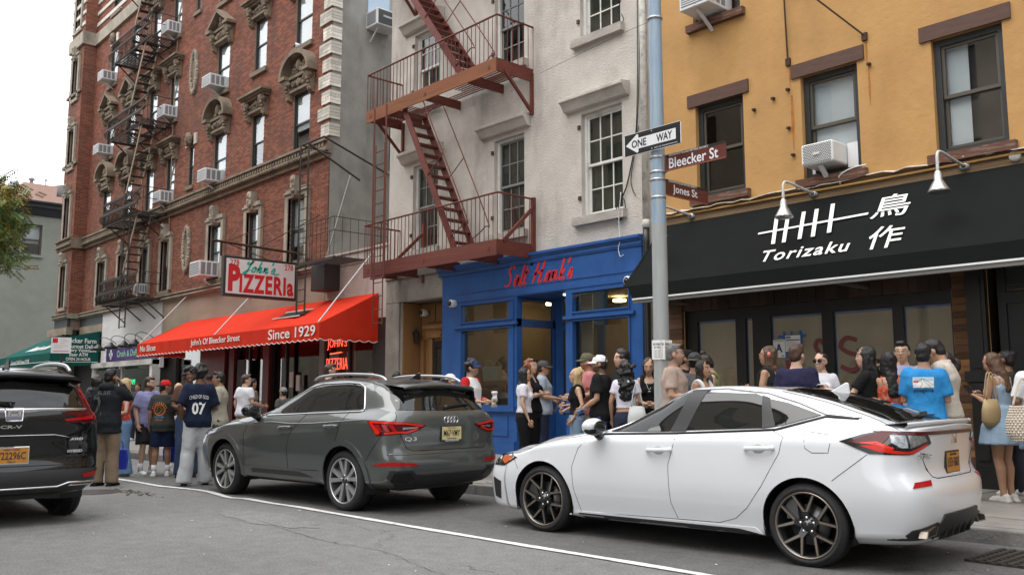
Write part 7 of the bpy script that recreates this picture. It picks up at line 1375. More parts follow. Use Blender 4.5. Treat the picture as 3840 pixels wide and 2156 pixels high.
    # --- lower garment
    if bot:
        bt = dict(kind='pants', col=(.05, .06, .08), loose=.015); bt.update(bot); b = MB(); mg = bt['loose']; zt_ = 1.0; ring_loft(b, [(0, 0, .84, hw * .95 + mg, .115 * w_ + mg), (0, 0, .93, hw + mg * .8, .125 * w_ + mg * .8), (0, .003, 1.02, hw * .93 + mg * .5, .115 * w_ + mg * .5)])
        if bt['kind'] == 'skirt': ring_loft(b, [(0, 0, bt['len'], .21, .17), (0, 0, .8, .2, .16), (0, 0, .95, hw + .02, .135)])
        for sg, hp_, kn, an in LG if bt['kind'] != 'skirt' else []:
            r = (.55 + .45 * w_); fl = bt.get('flare', 0); P = [hp_ + Vector((0, 0, .05)), hp_ * .65 + kn * .35, kn]; rr = [.096 * r + mg, .088 * r + mg, .062 * r + mg + fl * .3]
            if bt['kind'] == 'shorts': P = [P[0], P[1], hp_ * .12 + kn * .88]; rr[2] = .078 * r + mg * 1.3
            elif bt['kind'] == 'hotpants': P = [P[0], hp_ * .7 + kn * .3]; rr = rr[:2]
            else: P += [kn * .5 + an * .5, an + Vector((0, .01, -.045))]; rr += [.056 * r + mg + fl * .6, .052 * r + mg + fl]
            b.tube(P, rr, 14)
        soft(b, {'pants': 'trousers', 'skirt': 'skirt'}.get(bt['kind'], 'shorts'), bt.get('mat') or cl('trouser_%02d_%02d_%02d' % tuple(int(v * 99) for v in bt['col']), bt['col']), t, .0165 * vk, .012 if mg > .02 else .007, 7)
    b = MB()
    for sg, hp_, kn, an in LG:
        o_ = an + Vector((0, .045, -.05)); b.ell(o_, (.047, .135, .044), 12, 8); b.ell(o_ + Vector((0, -.07, .02)), (.045, .06, .05)); b.obox(Matrix.Translation((o_.x, o_.y, .014)), .088, .27, .028)
    soft(b, 'shoes', cl('shoe_%02d_%02d_%02d' % tuple(int(v * 99) for v in shoes), shoes), t, .014, .003, 20, smooth=1)
    if socks:
        b = MB()
        for sg, hp_, kn, an in LG: b.tube([an + Vector((0, 0, -.02)), an + Vector((0, 0, .12))], .046, 12)
        b.build('socks', cl('sock', socks), t, local=True)
    # --- hair
    hs, hcn = hair; hm = hair_mat(hcn); b = MB(); amp = .0085; q = random.Random(int(abs(x) * 1000))
    if hs != 'bald':
        sc = 1.0; b.ell(hd((0, -.022, .036)), (.083, .097, .093), 14, 10, M=Mh); b.ell(hd((0, -.05, -.02)), (.074, .066, .075), 12, 8, M=Mh)
        if hs in ('short', 'quiff'): b.ell(hd((0, .03, .088)), (.062, .055, .036), 12, 8, M=Mh)
        if hs == 'quiff': b.ell(hd((0, .055, .1)), (.055, .04, .034), 12, 8, M=Mh)
        if hs in ('curly', 'afro', 'mop'):
            amp = .014
            for _ in range({'curly': 46, 'afro': 60, 'mop': 70}[hs]):
                a, e = q.uniform(0, 6.28), q.uniform(-.25 if hs != 'mop' else -.9, 1.5); rr = {'curly': .095, 'afro': .105, 'mop': .118}[hs]; p_ = Vector((math.cos(a) * math.cos(e) * rr * .9, math.sin(a) * math.cos(e) * rr - .018, math.sin(e) * rr + .035))
                if p_.y > .045 and p_.z < .06: continue
                b.ell(hd(p_), (.026, .026, .026), 8, 6)
        if hs in ('long', 'longcurly', 'bob', 'mid'):
            for sg in (1, -1): b.ell(hd((sg * .07, -.012, .0)), (.024, .045, .07), 8, 6, M=Mh)
            L_ = {'long': -.36, 'longcurly': -.42, 'bob': -.13, 'mid': -.22}[hs]
            for k in range(9):
                z = -.03 + (L_ + .03) * k / 8; bw = .084 * (1 - .12 * k / 8) + (.02 if hs == 'longcurly' else 0); yb = -.055 - (.012 + (.045 if z < -.13 else 0)) * k / 8; c0 = hd((0, yb, max(z, -.13))); c0 = c0 + Vector((0, 0, min(0, z + .13))) if z < -.13 else c0
                b.ell(c0, (bw, .05, .05), 12, 8, M=Mh)
                if k < 7: 
                    for sg in (1, -1): b.ell((hd((sg * .066, -.01, max(z, -.13))) + Vector((0, 0, min(0, z + .13)))), (.026, .05, .045), 8, 6, M=Mh)
            if hs == 'longcurly':
                amp = .016
                for _ in range(70): z = q.uniform(L_, .08); b.ell(hd((q.uniform(-.11, .11), q.uniform(-.13, -.04) - (.05 if z < -.13 else 0), max(z, -.13))) + Vector((0, 0, min(0, z + .13))), (.028, .028, .03), 7, 5)
        if hs in ('bun', 'topbun'): b.ell(hd((0, -.1, .075) if hs == 'bun' else (0, -.05, .145)), (.042, .042, .038), 10, 8)
        if hs == 'pony':
            P = [hd((0, -.11, .03)), hd((0, -.16, 0)), hd((0, -.15, -.1)), hd((0, -.13, -.2))]; b.tube(cat(P, 3), [.03] * 3 + [.036] * 4 + [.012] * 3, 8)
        soft(b, 'hair', hm, t, .014 * vk, amp, 26 if hs in ('short', 'quiff', 'bun', 'topbun', 'bob', 'long', 'mid', 'pony') else 22, smooth=1)
    if hat:
        kd, col, bk_ = hat[0], hat[1], hat[2]; b = MB(); n = 18; vs = []; hz = .03
        for i in range(9):
            a = math.pi / 2 * i / 8
            for j in range(n): th = 2 * math.pi * j / n; vs.append(hd((.09 * math.cos(a) ** .8 * math.cos(th), -.008 + .108 * math.cos(a) ** .8 * math.sin(th), hz + (.098 if kd == 'cap' else .11) * math.sin(a))))
        b.add(vs, [(i * n + j, i * n + (j + 1) % n, (i + 1) * n + (j + 1) % n, (i + 1) * n + j) for i in range(8) for j in range(n)], 0, True); m_ = cl('cap_%02d_%02d_%02d' % tuple(int(v * 99) for v in col), col); o = b.build('cap', m_, t, local=True)
        if kd == 'cap':
            b = MB(); sg = -1 if bk_ else 1; vs = []; k = 10
            for zz in (0, -.008):
                for i in range(k + 1):
                    a = R(12 + 156 * i / k); vs += [hd((.086 * math.cos(a), sg * (.1 * math.sin(a)) - .008, hz + .01 + zz)), hd((.084 * math.cos(a), sg * (.085 * math.sin(a) + .09 * math.sin(a) ** .7) - .008, hz - .012 - .012 * abs(math.cos(a)) + zz))]
            m2 = 2 * (k + 1); b.add(vs, [(2 * i, 2 * i + 1, 2 * i + 3, 2 * i + 2) for i in range(k)] + [(m2 + 2 * i, m2 + 2 * i + 2, m2 + 2 * i + 3, m2 + 2 * i + 1) for i in range(k)] + [(2 * i + 1, m2 + 2 * i + 1, m2 + 2 * i + 3, 2 * i + 3) for i in range(k)], 0, True); b.build('cap_brim', cl('brim_%02d_%02d_%02d' % tuple(int(v * 99) for v in hat[3]), hat[3]) if len(hat) > 3 else m_, t, local=True)
    if glasses:
        up = glasses == 'up'; b = MB(); o_ = (0, .018, .085) if up else (0, .003, 0)
        for sg in (1, -1):
            c_ = (sg * .034 + o_[0], (.094 if not up else .06) + o_[1], .004 + o_[2]); b.tube([hd((c_[0] + .027 * math.cos(R(a)), c_[1] - .3 * (abs(c_[0] + .027 * math.cos(R(a))) - .034) * (abs(c_[0] + .027 * math.cos(R(a))) > .034), c_[2] + .021 * math.sin(R(a)))) for a in range(0, 361, 30)], .003 if glasses == 'clear' else .005, 5)
            b.tube([hd((sg * .062, c_[1] - .01, c_[2] + .008)), hd((sg * .079, 0 + o_[1], c_[2] + .004)), hd((sg * .08, -.03, c_[2]))], .003, 5)
            if glasses != 'clear': b.ell(hd((c_[0], c_[1] - .002, c_[2])), (.027, .006, .021), 10, 6, M=Mh)
        b.build('glasses' if glasses == 'clear' else 'sunglasses', GLB if glasses != 'clear' else mat('wire_frame', (.3, .28, .25), .3, .8), t, local=True)
    t.update_tag(); hand = []
    for sg, S_, E_, W_ in A: d = (W_ - E_).normalized(); hand.append(Matrix.Translation((x, y, z0)) @ Matrix.Rotation(R(va + rel - 90), 4, 'Z') @ Matrix.Scale(s, 4) @ (W_ + d * .09))
    return t, hand
def finish_people():
    """grow every skin, crease the cloth, lay the prints on"""
    deps = bpy.context.evaluated_depsgraph_get(); done = {}
    for o, *_ in QUEUE:
        if o.name in done or not o.modifiers: continue
        me = bpy.data.meshes.new_from_object(o.evaluated_get(deps)); done[o.name] = me
    for o, amp, fr, fold, post in QUEUE:
        me = done.get(o.name)
        if amp in ('hands', 'print') or me is None: continue
        old = o.data; o.modifiers.clear(); o.data = me; nm_ = o.name.split('.')[0]; me.name = nm_; bpy.data.meshes.remove(old)
        if amp:
            n = len(me.vertices); co = np.empty(n * 3, np.float32); no = np.empty(n * 3, np.float32); me.vertices.foreach_get('co', co); me.vertices.foreach_get('normal', no); co = co.reshape(-1, 3); no = no.reshape(-1, 3); sd_ = (sum(map(ord, o.name)) % 97) * .37
            dv = np.array([mnoise.noise((v[0] * fr + sd_, v[1] * fr, v[2] * fr * .8)) + .5 * mnoise.noise((v[0] * fr * 2.3, v[1] * fr * 2.3 + sd_, v[2] * fr * 1.7)) for v in co.tolist()], np.float32)
            if fold: a = np.arctan2(co[:, 1], co[:, 0]); dv += np.where(co[:, 2] < 1.05, np.sin(a * 13) * (1.05 - co[:, 2]) * 1.6, 0)
            co += no * (dv * amp)[:, None]; me.vertices.foreach_set('co', co.ravel()); me.update()
        if post: post(o, me)
    for o, what, data, t, _ in QUEUE:
        if what == 'hands':
            b = bmesh.new(); b.from_mesh(o.data); tmp = bpy.data.meshes.new('t'); tmp.from_pydata(data.v, [], data.f); tmp.polygons.foreach_set('use_smooth', [True] * len(tmp.polygons)); b.from_mesh(tmp); bpy.data.meshes.remove(tmp); b.to_mesh(o.data); b.free()
        elif what == 'print':
            bv = BVHTree.FromPolygons([v.co.copy() for v in o.data.vertices], [tuple(p.vertices) for p in o.data.polygons])
            for it in data:
                side = it.get('side', -1); ang = R(it.get('ang', 0)); ux = Vector((-side * math.cos(ang), -side * math.sin(ang), 0)); dr = Vector((-side * -math.sin(ang), -side * math.cos(ang), 0)); cx, cz = it['at']
                if 'text' in it: me = fit(text_mesh(it['text'], ext=.0006, bold=it.get('bold', .015), res=2), *it['size'])
                else: me = bpy.data.meshes.new('p'); me.from_pydata(it['v'], [], it['f'])
                arc = it.get('arc', 0)
                for v in me.vertices:
                    a = v.co.x; zz = cz + v.co.y - arc * a * a; h = bv.ray_cast(ux * (cx + a) - dr * .6 + Vector((0, 0, zz)), dr)
                    v.co = (h[0] - dr * (.004 + it.get('lift', 0) + v.co.z)) if h[0] else ux * (cx + a) - dr * .1 + Vector((0, 0, zz))
                me.materials.clear(); me.materials.append(it['mat']); link('print', me, t)
def gridq(x0, x1, z0, z1, n=6):
    return dict(v=[(x0 + (x1 - x0) * i / n, z0 + (z1 - z0) * j / n, 0) for i in range(n + 1) for j in range(n + 1)], f=[(i * (n + 1) + j, (i + 1) * (n + 1) + j, (i + 1) * (n + 1) + j + 1, i * (n + 1) + j + 1) for i in range(n) for j in range(n)])
def ribbon(pts, w):
    v = []
    for i, p in enumerate(pts):
        a, c = pts[max(i - 1, 0)], pts[min(i + 1, len(pts) - 1)]; d = Vector((c[0] - a[0], c[1] - a[1])).normalized(); v += [(p[0] - d.y * w, p[1] + d.x * w, 0), (p[0] + d.y * w, p[1] - d.x * w, 0)]
    return dict(v=v, f=[(2 * i, 2 * i + 1, 2 * i + 3, 2 * i + 2) for i in range(len(pts) - 1)])
def poly2(pts, n=5):
    b = bmesh.new(); f = b.faces.new([b.verts.new((p[0], p[1], 0)) for p in pts]); lo = [min(p[k] for p in pts) for k in (0, 1)]; hi = [max(p[k] for p in pts) for k in (0, 1)]
    for k, no in ((0, (1, 0, 0)), (1, (0, 1, 0))):
        for i in range(1, n): v = lo[k] + (hi[k] - lo[k]) * i / n; bmesh.ops.bisect_plane(b, geom=b.verts[:] + b.edges[:] + b.faces[:], plane_co=[v if k == 0 else 0, v if k == 1 else 0, 0], plane_no=no)
    b.verts.index_update(); r = dict(v=[tuple(v.co) for v in b.verts], f=[tuple(v.index for v in f.verts) for f in b.faces]); b.free(); return r
DENIM = mat('blue_denim', (.115, .2, .33), .85, var=.22, vs=5, bump=.3, bs=60); LDENIM = mat('washed_denim', (.2, .29, .4), .85, var=.2, vs=5, bump=.3, bs=60); DDEN = mat('dark_denim', (.03, .055, .12), .85, var=.2, vs=5, bump=.3, bs=60)
FLOR = mat('red_floral_cloth', (.42, .03, .025), .8, var=.3, vs=3, stain=(.62, .42, .2), ss=16); SWIRL = mat('red_swirl_cloth', (.5, .06, .02), .8, stain=(.7, .5, .36), ss=20); HERR = mat('striped_cloth', (.12, .09, .07), .85, var=.6, vs=4, st=(1, 1, 14)); SEQ = mat('green_sequins', (.02, .12, .08), .35, .3, var=.7, vs=60)
PW = mat('white_print', (.72, .72, .7), .8); PGR = mat('faded_grey_print', (.1, .105, .11), .8); POR = mat('orange_print', (.6, .13, .02), .8); PYL = mat('yellow_print', (.6, .34, .03), .8); PCY = mat('cyan_print', (.03, .25, .42), .8); PBK = mat('black_print', (.012, .014, .03), .8); PRD = mat('red_print', (.5, .05, .02), .8); PLB = mat('pale_blue_print', (.35, .5, .62), .8)
BK, WH_, NV = (.012, .012, .013), (.7, .7, .7), (.012, .018, .04)
P_ = person
circ = [(.095 * math.cos(R(a)), .095 * math.sin(R(a))) for a in range(0, 361, 15)]
h1 = P_('man in black hoodie and khaki cargo trousers holding a phone to his ear', -14.3, 4.65, 1.75, -32, -45, tone='tan', hair=('quiff', 'black'), beard=2, build=1.12, top=dict(kind='hoodie', col=(.017, .019, .022), hem=.78, loose=.03, sleeve=1.85, print=[dict(text='2', size=(.17, .3), at=(-.1, 1.2), mat=PGR), dict(text='ELSE', size=(.2, .06), at=(.0, 1.385), mat=PGR)]), bot=dict(col=(.22, .165, .11), loose=.022, flare=.02), shoes=BK, arms=('down', 'ear'))
h2 = P_('blond woman in red floral top and wide blue jeans', -15.79, 5.41, 1.64, 100, 110, 'f', 'fair', ('long', 'blond'), top=dict(kind='strap', mat=FLOR, hem=.98, loose=.012), bot=dict(mat=DENIM, loose=.02, flare=.08), shoes=(.45, .4, .33), arms=('belly', 'belly'))
P_('bearded man in loose lavender tee shirt and dark grey shorts', -15.95, 5.85, 1.67, 215, 240, tone='light', hair=('short', 'dark'), beard=2, smile=1, top=dict(col=(.24, .24, .42), hem=.82, loose=.045, sleeve=.8), bot=dict(kind='shorts', col=(.025, .025, .027), loose=.04), arms=('belly', 'down'), socks=WH_, stance='contra')
P_('man in backwards red cap and charcoal tee shirt with ring print', -15.39, 5.91, 1.61, -8, -75, tone='olive', hair=('short', 'black'), hat=('cap', (.55, .02, .02), True, (.03, .03, .03)), build=1.12, smile=1, top=dict(col=(.045, .047, .043), hem=.8, loose=.032, sleeve=.85, print=[dict(at=(-.05, 1.2), mat=POR, **ribbon(circ, .012)), dict(at=(-.05, 1.2), mat=PYL, lift=.002, **ribbon([(-.05, -.03), (-.03, .05), (.01, .06), (.05, .01), (.0, -.06), (-.04, -.05)], .003)), dict(text='SUN CHASE', size=(.16, .04), at=(-.05, 1.07), mat=PCY), dict(text='LOWLAND', size=(.13, .025), at=(-.05, 1.02), mat=POR)] + [dict(at=(-.05 + .13 * math.cos(R(a)), 1.2 + .13 * math.sin(R(a))), mat=PYL if a < 90 else POR, **poly2([(-.012, -.012), (.012, -.012), (0, .018)], 2)) for a in range(20, 170, 18)]), bot=dict(kind='shorts', col=(.012, .02, .05), loose=.03), socks=WH_, arms=('down', 'belly'))
P_('smiling man with big curly hair in a brown tee shirt and jeans', -14.93, 6.15, 1.8, 180, 185, tone='brown', hair=('mop', 'black'), smile=1, top=dict(col=(.12, .062, .05), hem=.93, loose=.02, sleeve=.75), bot=dict(mat=DDEN, loose=.02), shoes=BK, arms=('down', 'belly'))
P_('man in navy jersey with large 07 and pale grey baggy sweatpants', -13.41, 5.68, 1.8, 2, -5, tone='brown', hair=('afro', 'black'), top=dict(col=NV, hem=.84, loose=.03, sleeve=.95, print=[dict(text='CHILD OF GOD', size=(.27, .055), at=(0, 1.29), mat=PW, arc=1.1), dict(text='07', size=(.19, .18), at=(0, 1.12), mat=PW, bold=.03)]), bot=dict(col=(.5, .51, .52), loose=.026, flare=.035), shoes=BK, arms=('pocket', 'belly'), stance='contra')
P_('laughing man in an untucked pale olive shirt', -14.75, 6.6, 1.75, 78, 95, tone='olive', hair=('quiff', 'black'), smile=1, top=dict(kind='shirt', col=(.36, .34, .27), hem=.82, loose=.035, sleeve=.75), bot=dict(kind='shorts', col=(.05, .045, .04), loose=.03), arms=('bent', 'hip'), shoes=(.5, .5, .5))
P_('young man in a plain white tee shirt behind the grey crossover', -16.5, 7.9, 1.76, -45, -85, tone='fair', hair=('quiff', 'brown'), top=dict(col=(.7, .7, .74), hem=.88, loose=.03, sleeve=.65), bot=dict(col=(.3, .22, .15), loose=.02), arms=('down', 'bent'))
P_('person in a brown striped shirt beside the white tee shirt', -17.25, 8.4, 1.7, -60, tone='tan', hair=('short', 'black'), top=dict(mat=HERR, kind='tee', hem=.85, loose=.03, sleeve=.7), bot=dict(col=(.05, .05, .05)), arms=('bent', 'bent'))
P_('woman with frizzy auburn hair looking right behind the black car', -21.39, 6.2, 1.74, 268, 265, 'f', 'tan', ('longcurly', 'auburn'), top=dict(col=(.6, .6, .6)), bot=dict(col=(.03, .03, .04)))
P_('person with long curly black hair seen from behind', -18.36, 5.75, 1.74, -10, -20, 'f', 'tan', ('longcurly', 'black'), top=dict(col=(.05, .05, .06)), bot=dict(col=(.03, .03, .04)))
P_('person in a backwards white cap above the black car roof', -24.8, 6.6, 1.86, 190, tone='tan', hair=('short', 'black'), hat=('cap', WH_, True), glasses='sun', top=dict(col=(.5, .5, .5)), bot=dict(col=(.03, .03, .04)))
P_('woman with brown hair tied back half hidden in the crowd', -20.3, 6.35, 1.8, 200, 190, 'f', 'light', ('bun', 'brown'), top=dict(col=(.1, .1, .12)), bot=dict(col=(.03, .03, .04)))
P_('blond woman behind the red cap touching her face', -17.26, 6.9, 1.59, 175, 170, 'f', 'fair', ('mid', 'blond'), top=dict(col=(.6, .6, .62), hem=.95), bot=dict(kind='skirt', len=.55, col=(.6, .12, .02)), arms=('chin', 'down'))
P_('dark haired person far back by the white shop window', -25.6, 9.1, 1.7, 150, tone='tan', hair=('short', 'black'), top=dict(col=(.05, .06, .08)), bot=dict(col=(.03, .03, .04)))
P_('person in a dark cap and orange top in the pizzeria doorway', -20.9, 9.1, 1.84, 170, tone='tan', hair=('short', 'black'), hat=('cap', BK, False), top=dict(col=(.4, .1, .03)), bot=dict(col=(.03, .03, .04)))
P_('short haired young man in profile under the neon sign', -14.6, 8.62, 1.93, -85, -80, tone='fair', hair=('quiff', 'brown'), top=dict(col=(.03, .03, .035)), bot=dict(col=(.03, .03, .04)))
P_('dark haired woman in sunglasses beyond the grey crossover roof', -14.11, 9.2, 1.78, 230, 225, 'f', 'light', ('bun', 'black'), glasses='sun', top=dict(col=(.3, .3, .32)), bot=dict(col=(.03, .03, .04)))
P_('person with black hair beside the woman in sunglasses', -14.05, 9.75, 1.8, 20, 30, 'f', 'light', ('bob', 'black'), top=dict(col=(.05, .05, .05)), bot=dict(col=(.03, .03, .04)))
P_('person in a grey knitted beanie behind the crossover windscreen', -15.88, 8.4, 1.5, 40, tone='tan', hair=('short', 'black'), hat=('beanie', (.24, .23, .22), False), top=dict(col=(.08, .08, .08)), bot=dict(col=(.03, .03, .04)))
P_('person in a white cap facing right beside the blue shopfront', -11.11, 8.7, 1.68, 265, 262, 'f', 'light', ('pony', 'brown'), hat=('cap', (.72, .7, .66), False), top=dict(col=(.3, .3, .3)), bot=dict(col=(.03, .03, .04)))
h_rag = P_('man in a red sleeved white raglan shirt and blue cap', -10.46, 8.6, 1.88, 240, 250, tone='light', hair=('curly', 'black'), hat=('cap', (.035, .06, .15), False), smile=1, beard=1, top=dict(col=(.7, .7, .71), sleeve_col=(.5, .02, .02), hem=.86, loose=.03, sleeve=1.75), bot=dict(col=(.6, .6, .62), loose=.02), arms=('bent', 'bent'))
h_m2 = P_('woman with long black hair in a white tee shirt and black trousers', -10.37, 9.6, 1.78, 272, 270, 'f', 'light', ('long', 'black'), top=dict(col=(.66, .65, .7), hem=1.0, loose=.022, sleeve=.6), bot=dict(col=BK, loose=.02), shoes=BK, arms=('down', 'down'))
P_('woman with curly auburn hair, black tank top, arms folded', -10.6, 9.95, 1.94, 250, 240, 'f', 'fair', ('longcurly', 'red'), glasses='up', build=1.28, top=dict(kind='tank', col=BK, hem=.9, loose=.03), bot=dict(col=BK, loose=.03, flare=.03), shoes=BK, arms=('cross', 'cross'))
P_('man in a grey cap and sunglasses facing right behind folded arms', -11.3, 10.9, 1.95, 268, 265, tone='tan', hair=('short', 'dark'), hat=('cap', (.07, .07, .075), False), glasses='sun', build=1.15, top=dict(kind='polo', col=(.3, .34, .4), hem=.85, loose=.03), bot=dict(col=(.02, .025, .05)), arms=('belly', 'bent'))
h_m5 = P_('blond woman in a black halter top and washed jeans', -9.12, 9.5, 1.74, 95, 100, 'f', 'light', ('long', 'blond'), top=dict(kind='tank', col=BK, hem=1.0, loose=.012), bot=dict(mat=LDENIM, loose=.02), arms=('pocket', 'belly'))
P_('woman with blond bun and sunglasses behind the blond woman', -9.7, 10.2, 1.79, 95, 95, 'f', 'fair', ('bun', 'blond'), glasses='sun', top=dict(kind='tank', mat=SEQ, hem=.9, loose=.02), bot=dict(kind='shorts', col=(.3, .22, .14)), arms=('bent', 'down'))
P_('man in olive cap and faded pink and blue tee shirt', -9.35, 10.0, 1.98, 95, 95, tone='fair', hair=('short', 'red'), beard=2, glasses='clear', hat=('cap', (.11, .105, .07), False), top=dict(col=(.5, .19, .19), hem=.85, loose=.03, sleeve=.7, print=[dict(side=1, at=(0, 1.2), mat=mat('blue_print', (.03, .08, .35), .8), **gridq(-.13, .13, -.16, .1))]), bot=dict(kind='shorts', col=(.3, .23, .16), loose=.03), arms=('bent', 'bent'))
h_m8 = P_('man in white cap and black tee shirt carrying a water bottle', -8.6, 9.45, 1.91, 68, 85, tone='tan', hair=('short', 'dark'), beard=2, hat=('cap', (.74, .74, .74), False), top=dict(col=BK, hem=.84, loose=.035, sleeve=.75), bot=dict(kind='shorts', col=(.03, .05, .11), loose=.03), arms=('hold', 'down'))
P_('man with dark curly hair in a black shirt by the blue doorway', -8.85, 10.2, 2.02, 120, 110, tone='fair', hair=('curly', 'dark'), top=dict(kind='shirt', col=(.02, .02, .022), hem=.85, loose=.03), bot=dict(col=(.03, .03, .03)), arms=('belly', 'bent'))
h_m10 = P_('woman with long wavy black hair, cropped white tee shirt and pale tote', -8.19, 9.5, 1.83, -12, 8, 'f', 'tan', ('longcurly', 'black'), top=dict(col=(.66, .64, .72), hem=1.06, loose=.018, sleeve=.55), bot=dict(col=(.03, .035, .06), loose=.012), arms=('down', 'bent'))
P_('woman with fringe in a black tank top looking down', -8.27, 10.1, 1.89, 180, 178, 'f', 'light', ('mid', 'brown'), pitch=18, top=dict(kind='tank', col=BK, hem=.95, loose=.012, print=[dict(side=1, at=(0, 1.28), mat=PW, **ribbon([(-.05, .12), (-.02, .03), (0, .0), (.02, .03), (.05, .12)], .003)), dict(side=1, at=(0, 1.26), mat=PW, **ribbon([(-.018, 0), (.018, 0)], .006))]), bot=dict(col=BK), arms=('belly', 'belly'))
P_('grey haired man in a beige tee shirt with sunglasses on his head', -6.76, 8.72, 1.96, 262, 262, tone='tan', hair=('short', 'grey'), beard=1, glasses='up', build=1.12, top=dict(col=(.36, .275, .225), hem=.85, loose=.03, sleeve=.75), bot=dict(kind='shorts', col=(.1, .1, .1)), arms=('bent', 'bent'))
P_('man in a black cap behind the grey haired man', -7.75, 10.25, 1.98, 262, 262, tone='olive', hair=('short', 'black'), hat=('cap', BK, True), top=dict(col=(.02, .02, .02), hem=.85, loose=.03), bot=dict(col=(.03, .03, .03)))
P_('man in a grey baseball cap and charcoal tee shirt from behind', -7.25, 9.8, 1.91, -20, -15, tone='tan', hair=('short', 'black'), hat=('cap', (.06, .06, .066), True, (.09, .08, .06)), build=1.1, top=dict(col=(.1, .095, .1), hem=.85, loose=.035, sleeve=.75), bot=dict(col=(.03, .03, .03)), arms=('bent', 'bent'))
P_('smiling dark haired woman in a white vest turning right', -6.77, 9.3, 1.78, 235, 240, 'f', 'tan', ('long', 'dark'), smile=1, glasses='up', top=dict(kind='tank', col=(.66, .66, .66), hem=.95, loose=.012), bot=dict(col=(.03, .03, .04)), arms=('down', 'bent'))
P_('woman with a topknot and glasses in an olive vest looking down', -7.2, 10.1, 1.95, 92, 95, 'f', 'fair', ('topbun', 'dark'), glasses='sun', pitch=28, build=1.18, extra=.04, top=dict(kind='tank', col=(.15, .16, .075), hem=.9, loose=.02), bot=dict(col=(.03, .03, .04)), arms=('phone', 'phone'))
h_r6 = P_('woman with long brown hair and coral claw clip holding a phone', -6.3, 10.1, 1.97, 58, 82, 'f', 'tan', ('long', 'ombre'), glasses='clear', top=dict(kind='tank', col=(.02, .022, .022), hem=.95, loose=.012), bot=dict(col=(.03, .03, .04)), arms=('phone', 'down'))
P_('man in a navy tee shirt seen from behind', -5.55, 9.45, 1.93, -5, -35, tone='fair', hair=('quiff', 'brown'), build=1.1, top=dict(col=(.022, .022, .055), hem=.85, loose=.03, sleeve=.75), bot=dict(col=(.03, .03, .03)), arms=('bent', 'bent'))
P_('woman in black sunglasses and white tee shirt with grey scarf', -6.2, 11.2, 1.92, 168, 152, 'f', 'fair', ('bun', 'dark'), glasses='sun', smile=1, top=dict(col=(.66, .66, .7), hem=.95, loose=.02, sleeve=.5), bot=dict(col=(.03, .03, .04)))
h_r9 = P_('woman with black bob and black tee shirt holding out a white phone', -4.81, 9.7, 1.89, 75, 88, 'f', 'fair', ('mid', 'black'), glasses='up', top=dict(col=BK, hem=.95, loose=.022, sleeve=.7), bot=dict(col=(.03, .03, .04)), arms=('fwd', 'down'))
h_r10 = P_('woman in an open backed red swirl dress with long black hair', -4.6, 9.75, 1.82, 8, 30, 'f', 'tan', ('long', 'black'), top=dict(kind='dress', mat=SWIRL, hem=.95, loose=.012, skirt=.55), bot=None, arms=('up', 'reach'))
P_('man in round wire glasses and lavender shirt facing the street', -4.85, 10.65, 1.98, 185, 172, tone='light', hair=('quiff', 'black'), glasses='clear', top=dict(col=(.3, .3, .42), hem=.85, loose=.03), bot=dict(col=(.1, .09, .08)), arms=('bent', 'bent'))
mt = [dict(at=(.0, 1.33), mat=PW, **gridq(-.1, .1, -.055, .055)), dict(at=(0, 1.33), lift=.0015, mat=PLB, **gridq(-.095, .095, .015, .05)), dict(at=(0, 1.33), lift=.0015, mat=PRD, **poly2([(-.095, .0), (-.02, .0), (-.05, .02), (-.095, .018)])), dict(at=(0, 1.33), lift=.003, mat=PW, **poly2([(-.095, -.05), (-.09, -.03), (-.05, .005), (-.01, .04), (.0, .042), (.02, .025), (.06, .0), (.095, -.025), (.095, -.05)])), dict(at=(0, 1.33), lift=.0045, mat=PBK, **ribbon([(-.095, -.035), (-.05, .003), (-.01, .04), (.0, .042), (.03, .018), (.06, .0), (.095, -.025)], .002)), dict(at=(0, 1.33), lift=.0045, mat=PBK, **ribbon([(-.01, .038), (-.02, .01), (.0, -.01), (-.03, -.048)], .0018)), dict(at=(0, 1.33), lift=.0045, mat=PBK, **ribbon([(.0, .04), (.02, .0), (.05, -.02), (.07, -.048)], .0018)), dict(text='patagonia', size=(.19, .045), at=(0, 1.245), mat=PBK)]
P_('man in a bright blue tee shirt with mountain print on the back', -4.15, 9.6, 1.89, -6, -8, tone='tan', hair=('short', 'black'), top=dict(col=(.03, .22, .5), hem=.82, loose=.035, sleeve=.8, print=mt), bot=dict(col=(.4, .36, .3), loose=.02), arms=('phone', 'phone'))
P_('man in a cream polo shirt and pale trousers looking down', -4.1, 9.95, 1.95, 72, 80, tone='tan', hair=('quiff', 'black'), pitch=28, smile=1, build=1.08, extra=-.02, top=dict(kind='polo', col=(.5, .45, .39), hem=.92, loose=.03, sleeve=.75), bot=dict(col=(.48, .46, .43), loose=.025), arms=('phone', 'phone'))
P_('dark haired woman mostly hidden behind the cream polo shirt', -4.5, 11.0, 1.86, 95, 90, 'f', 'light', ('pony', 'dark'), top=dict(col=(.3, .4, .5)), bot=dict(mat=LDENIM), arms=('chin', 'bent'))
h_r15 = P_('woman in a pale blue strappy dress and white trainers using a phone', -3.97, 11.15, 1.85, 52, 72, 'f', 'tan', ('long', 'ombre'), pitch=22, top=dict(kind='dress', col=(.27, .37, .47), hem=.95, loose=.014, skirt=.66), bot=None, arms=('phone', 'phone'), shoes=(.62, .6, .56), stance='close')
P_('woman with sleek dark hair tied back near the black door', -4.13, 11.9, 1.9, 30, 75, 'f', 'brown', ('bun', 'black'), top=dict(col=(.03, .03, .03)), bot=dict(col=(.03, .03, .04)))
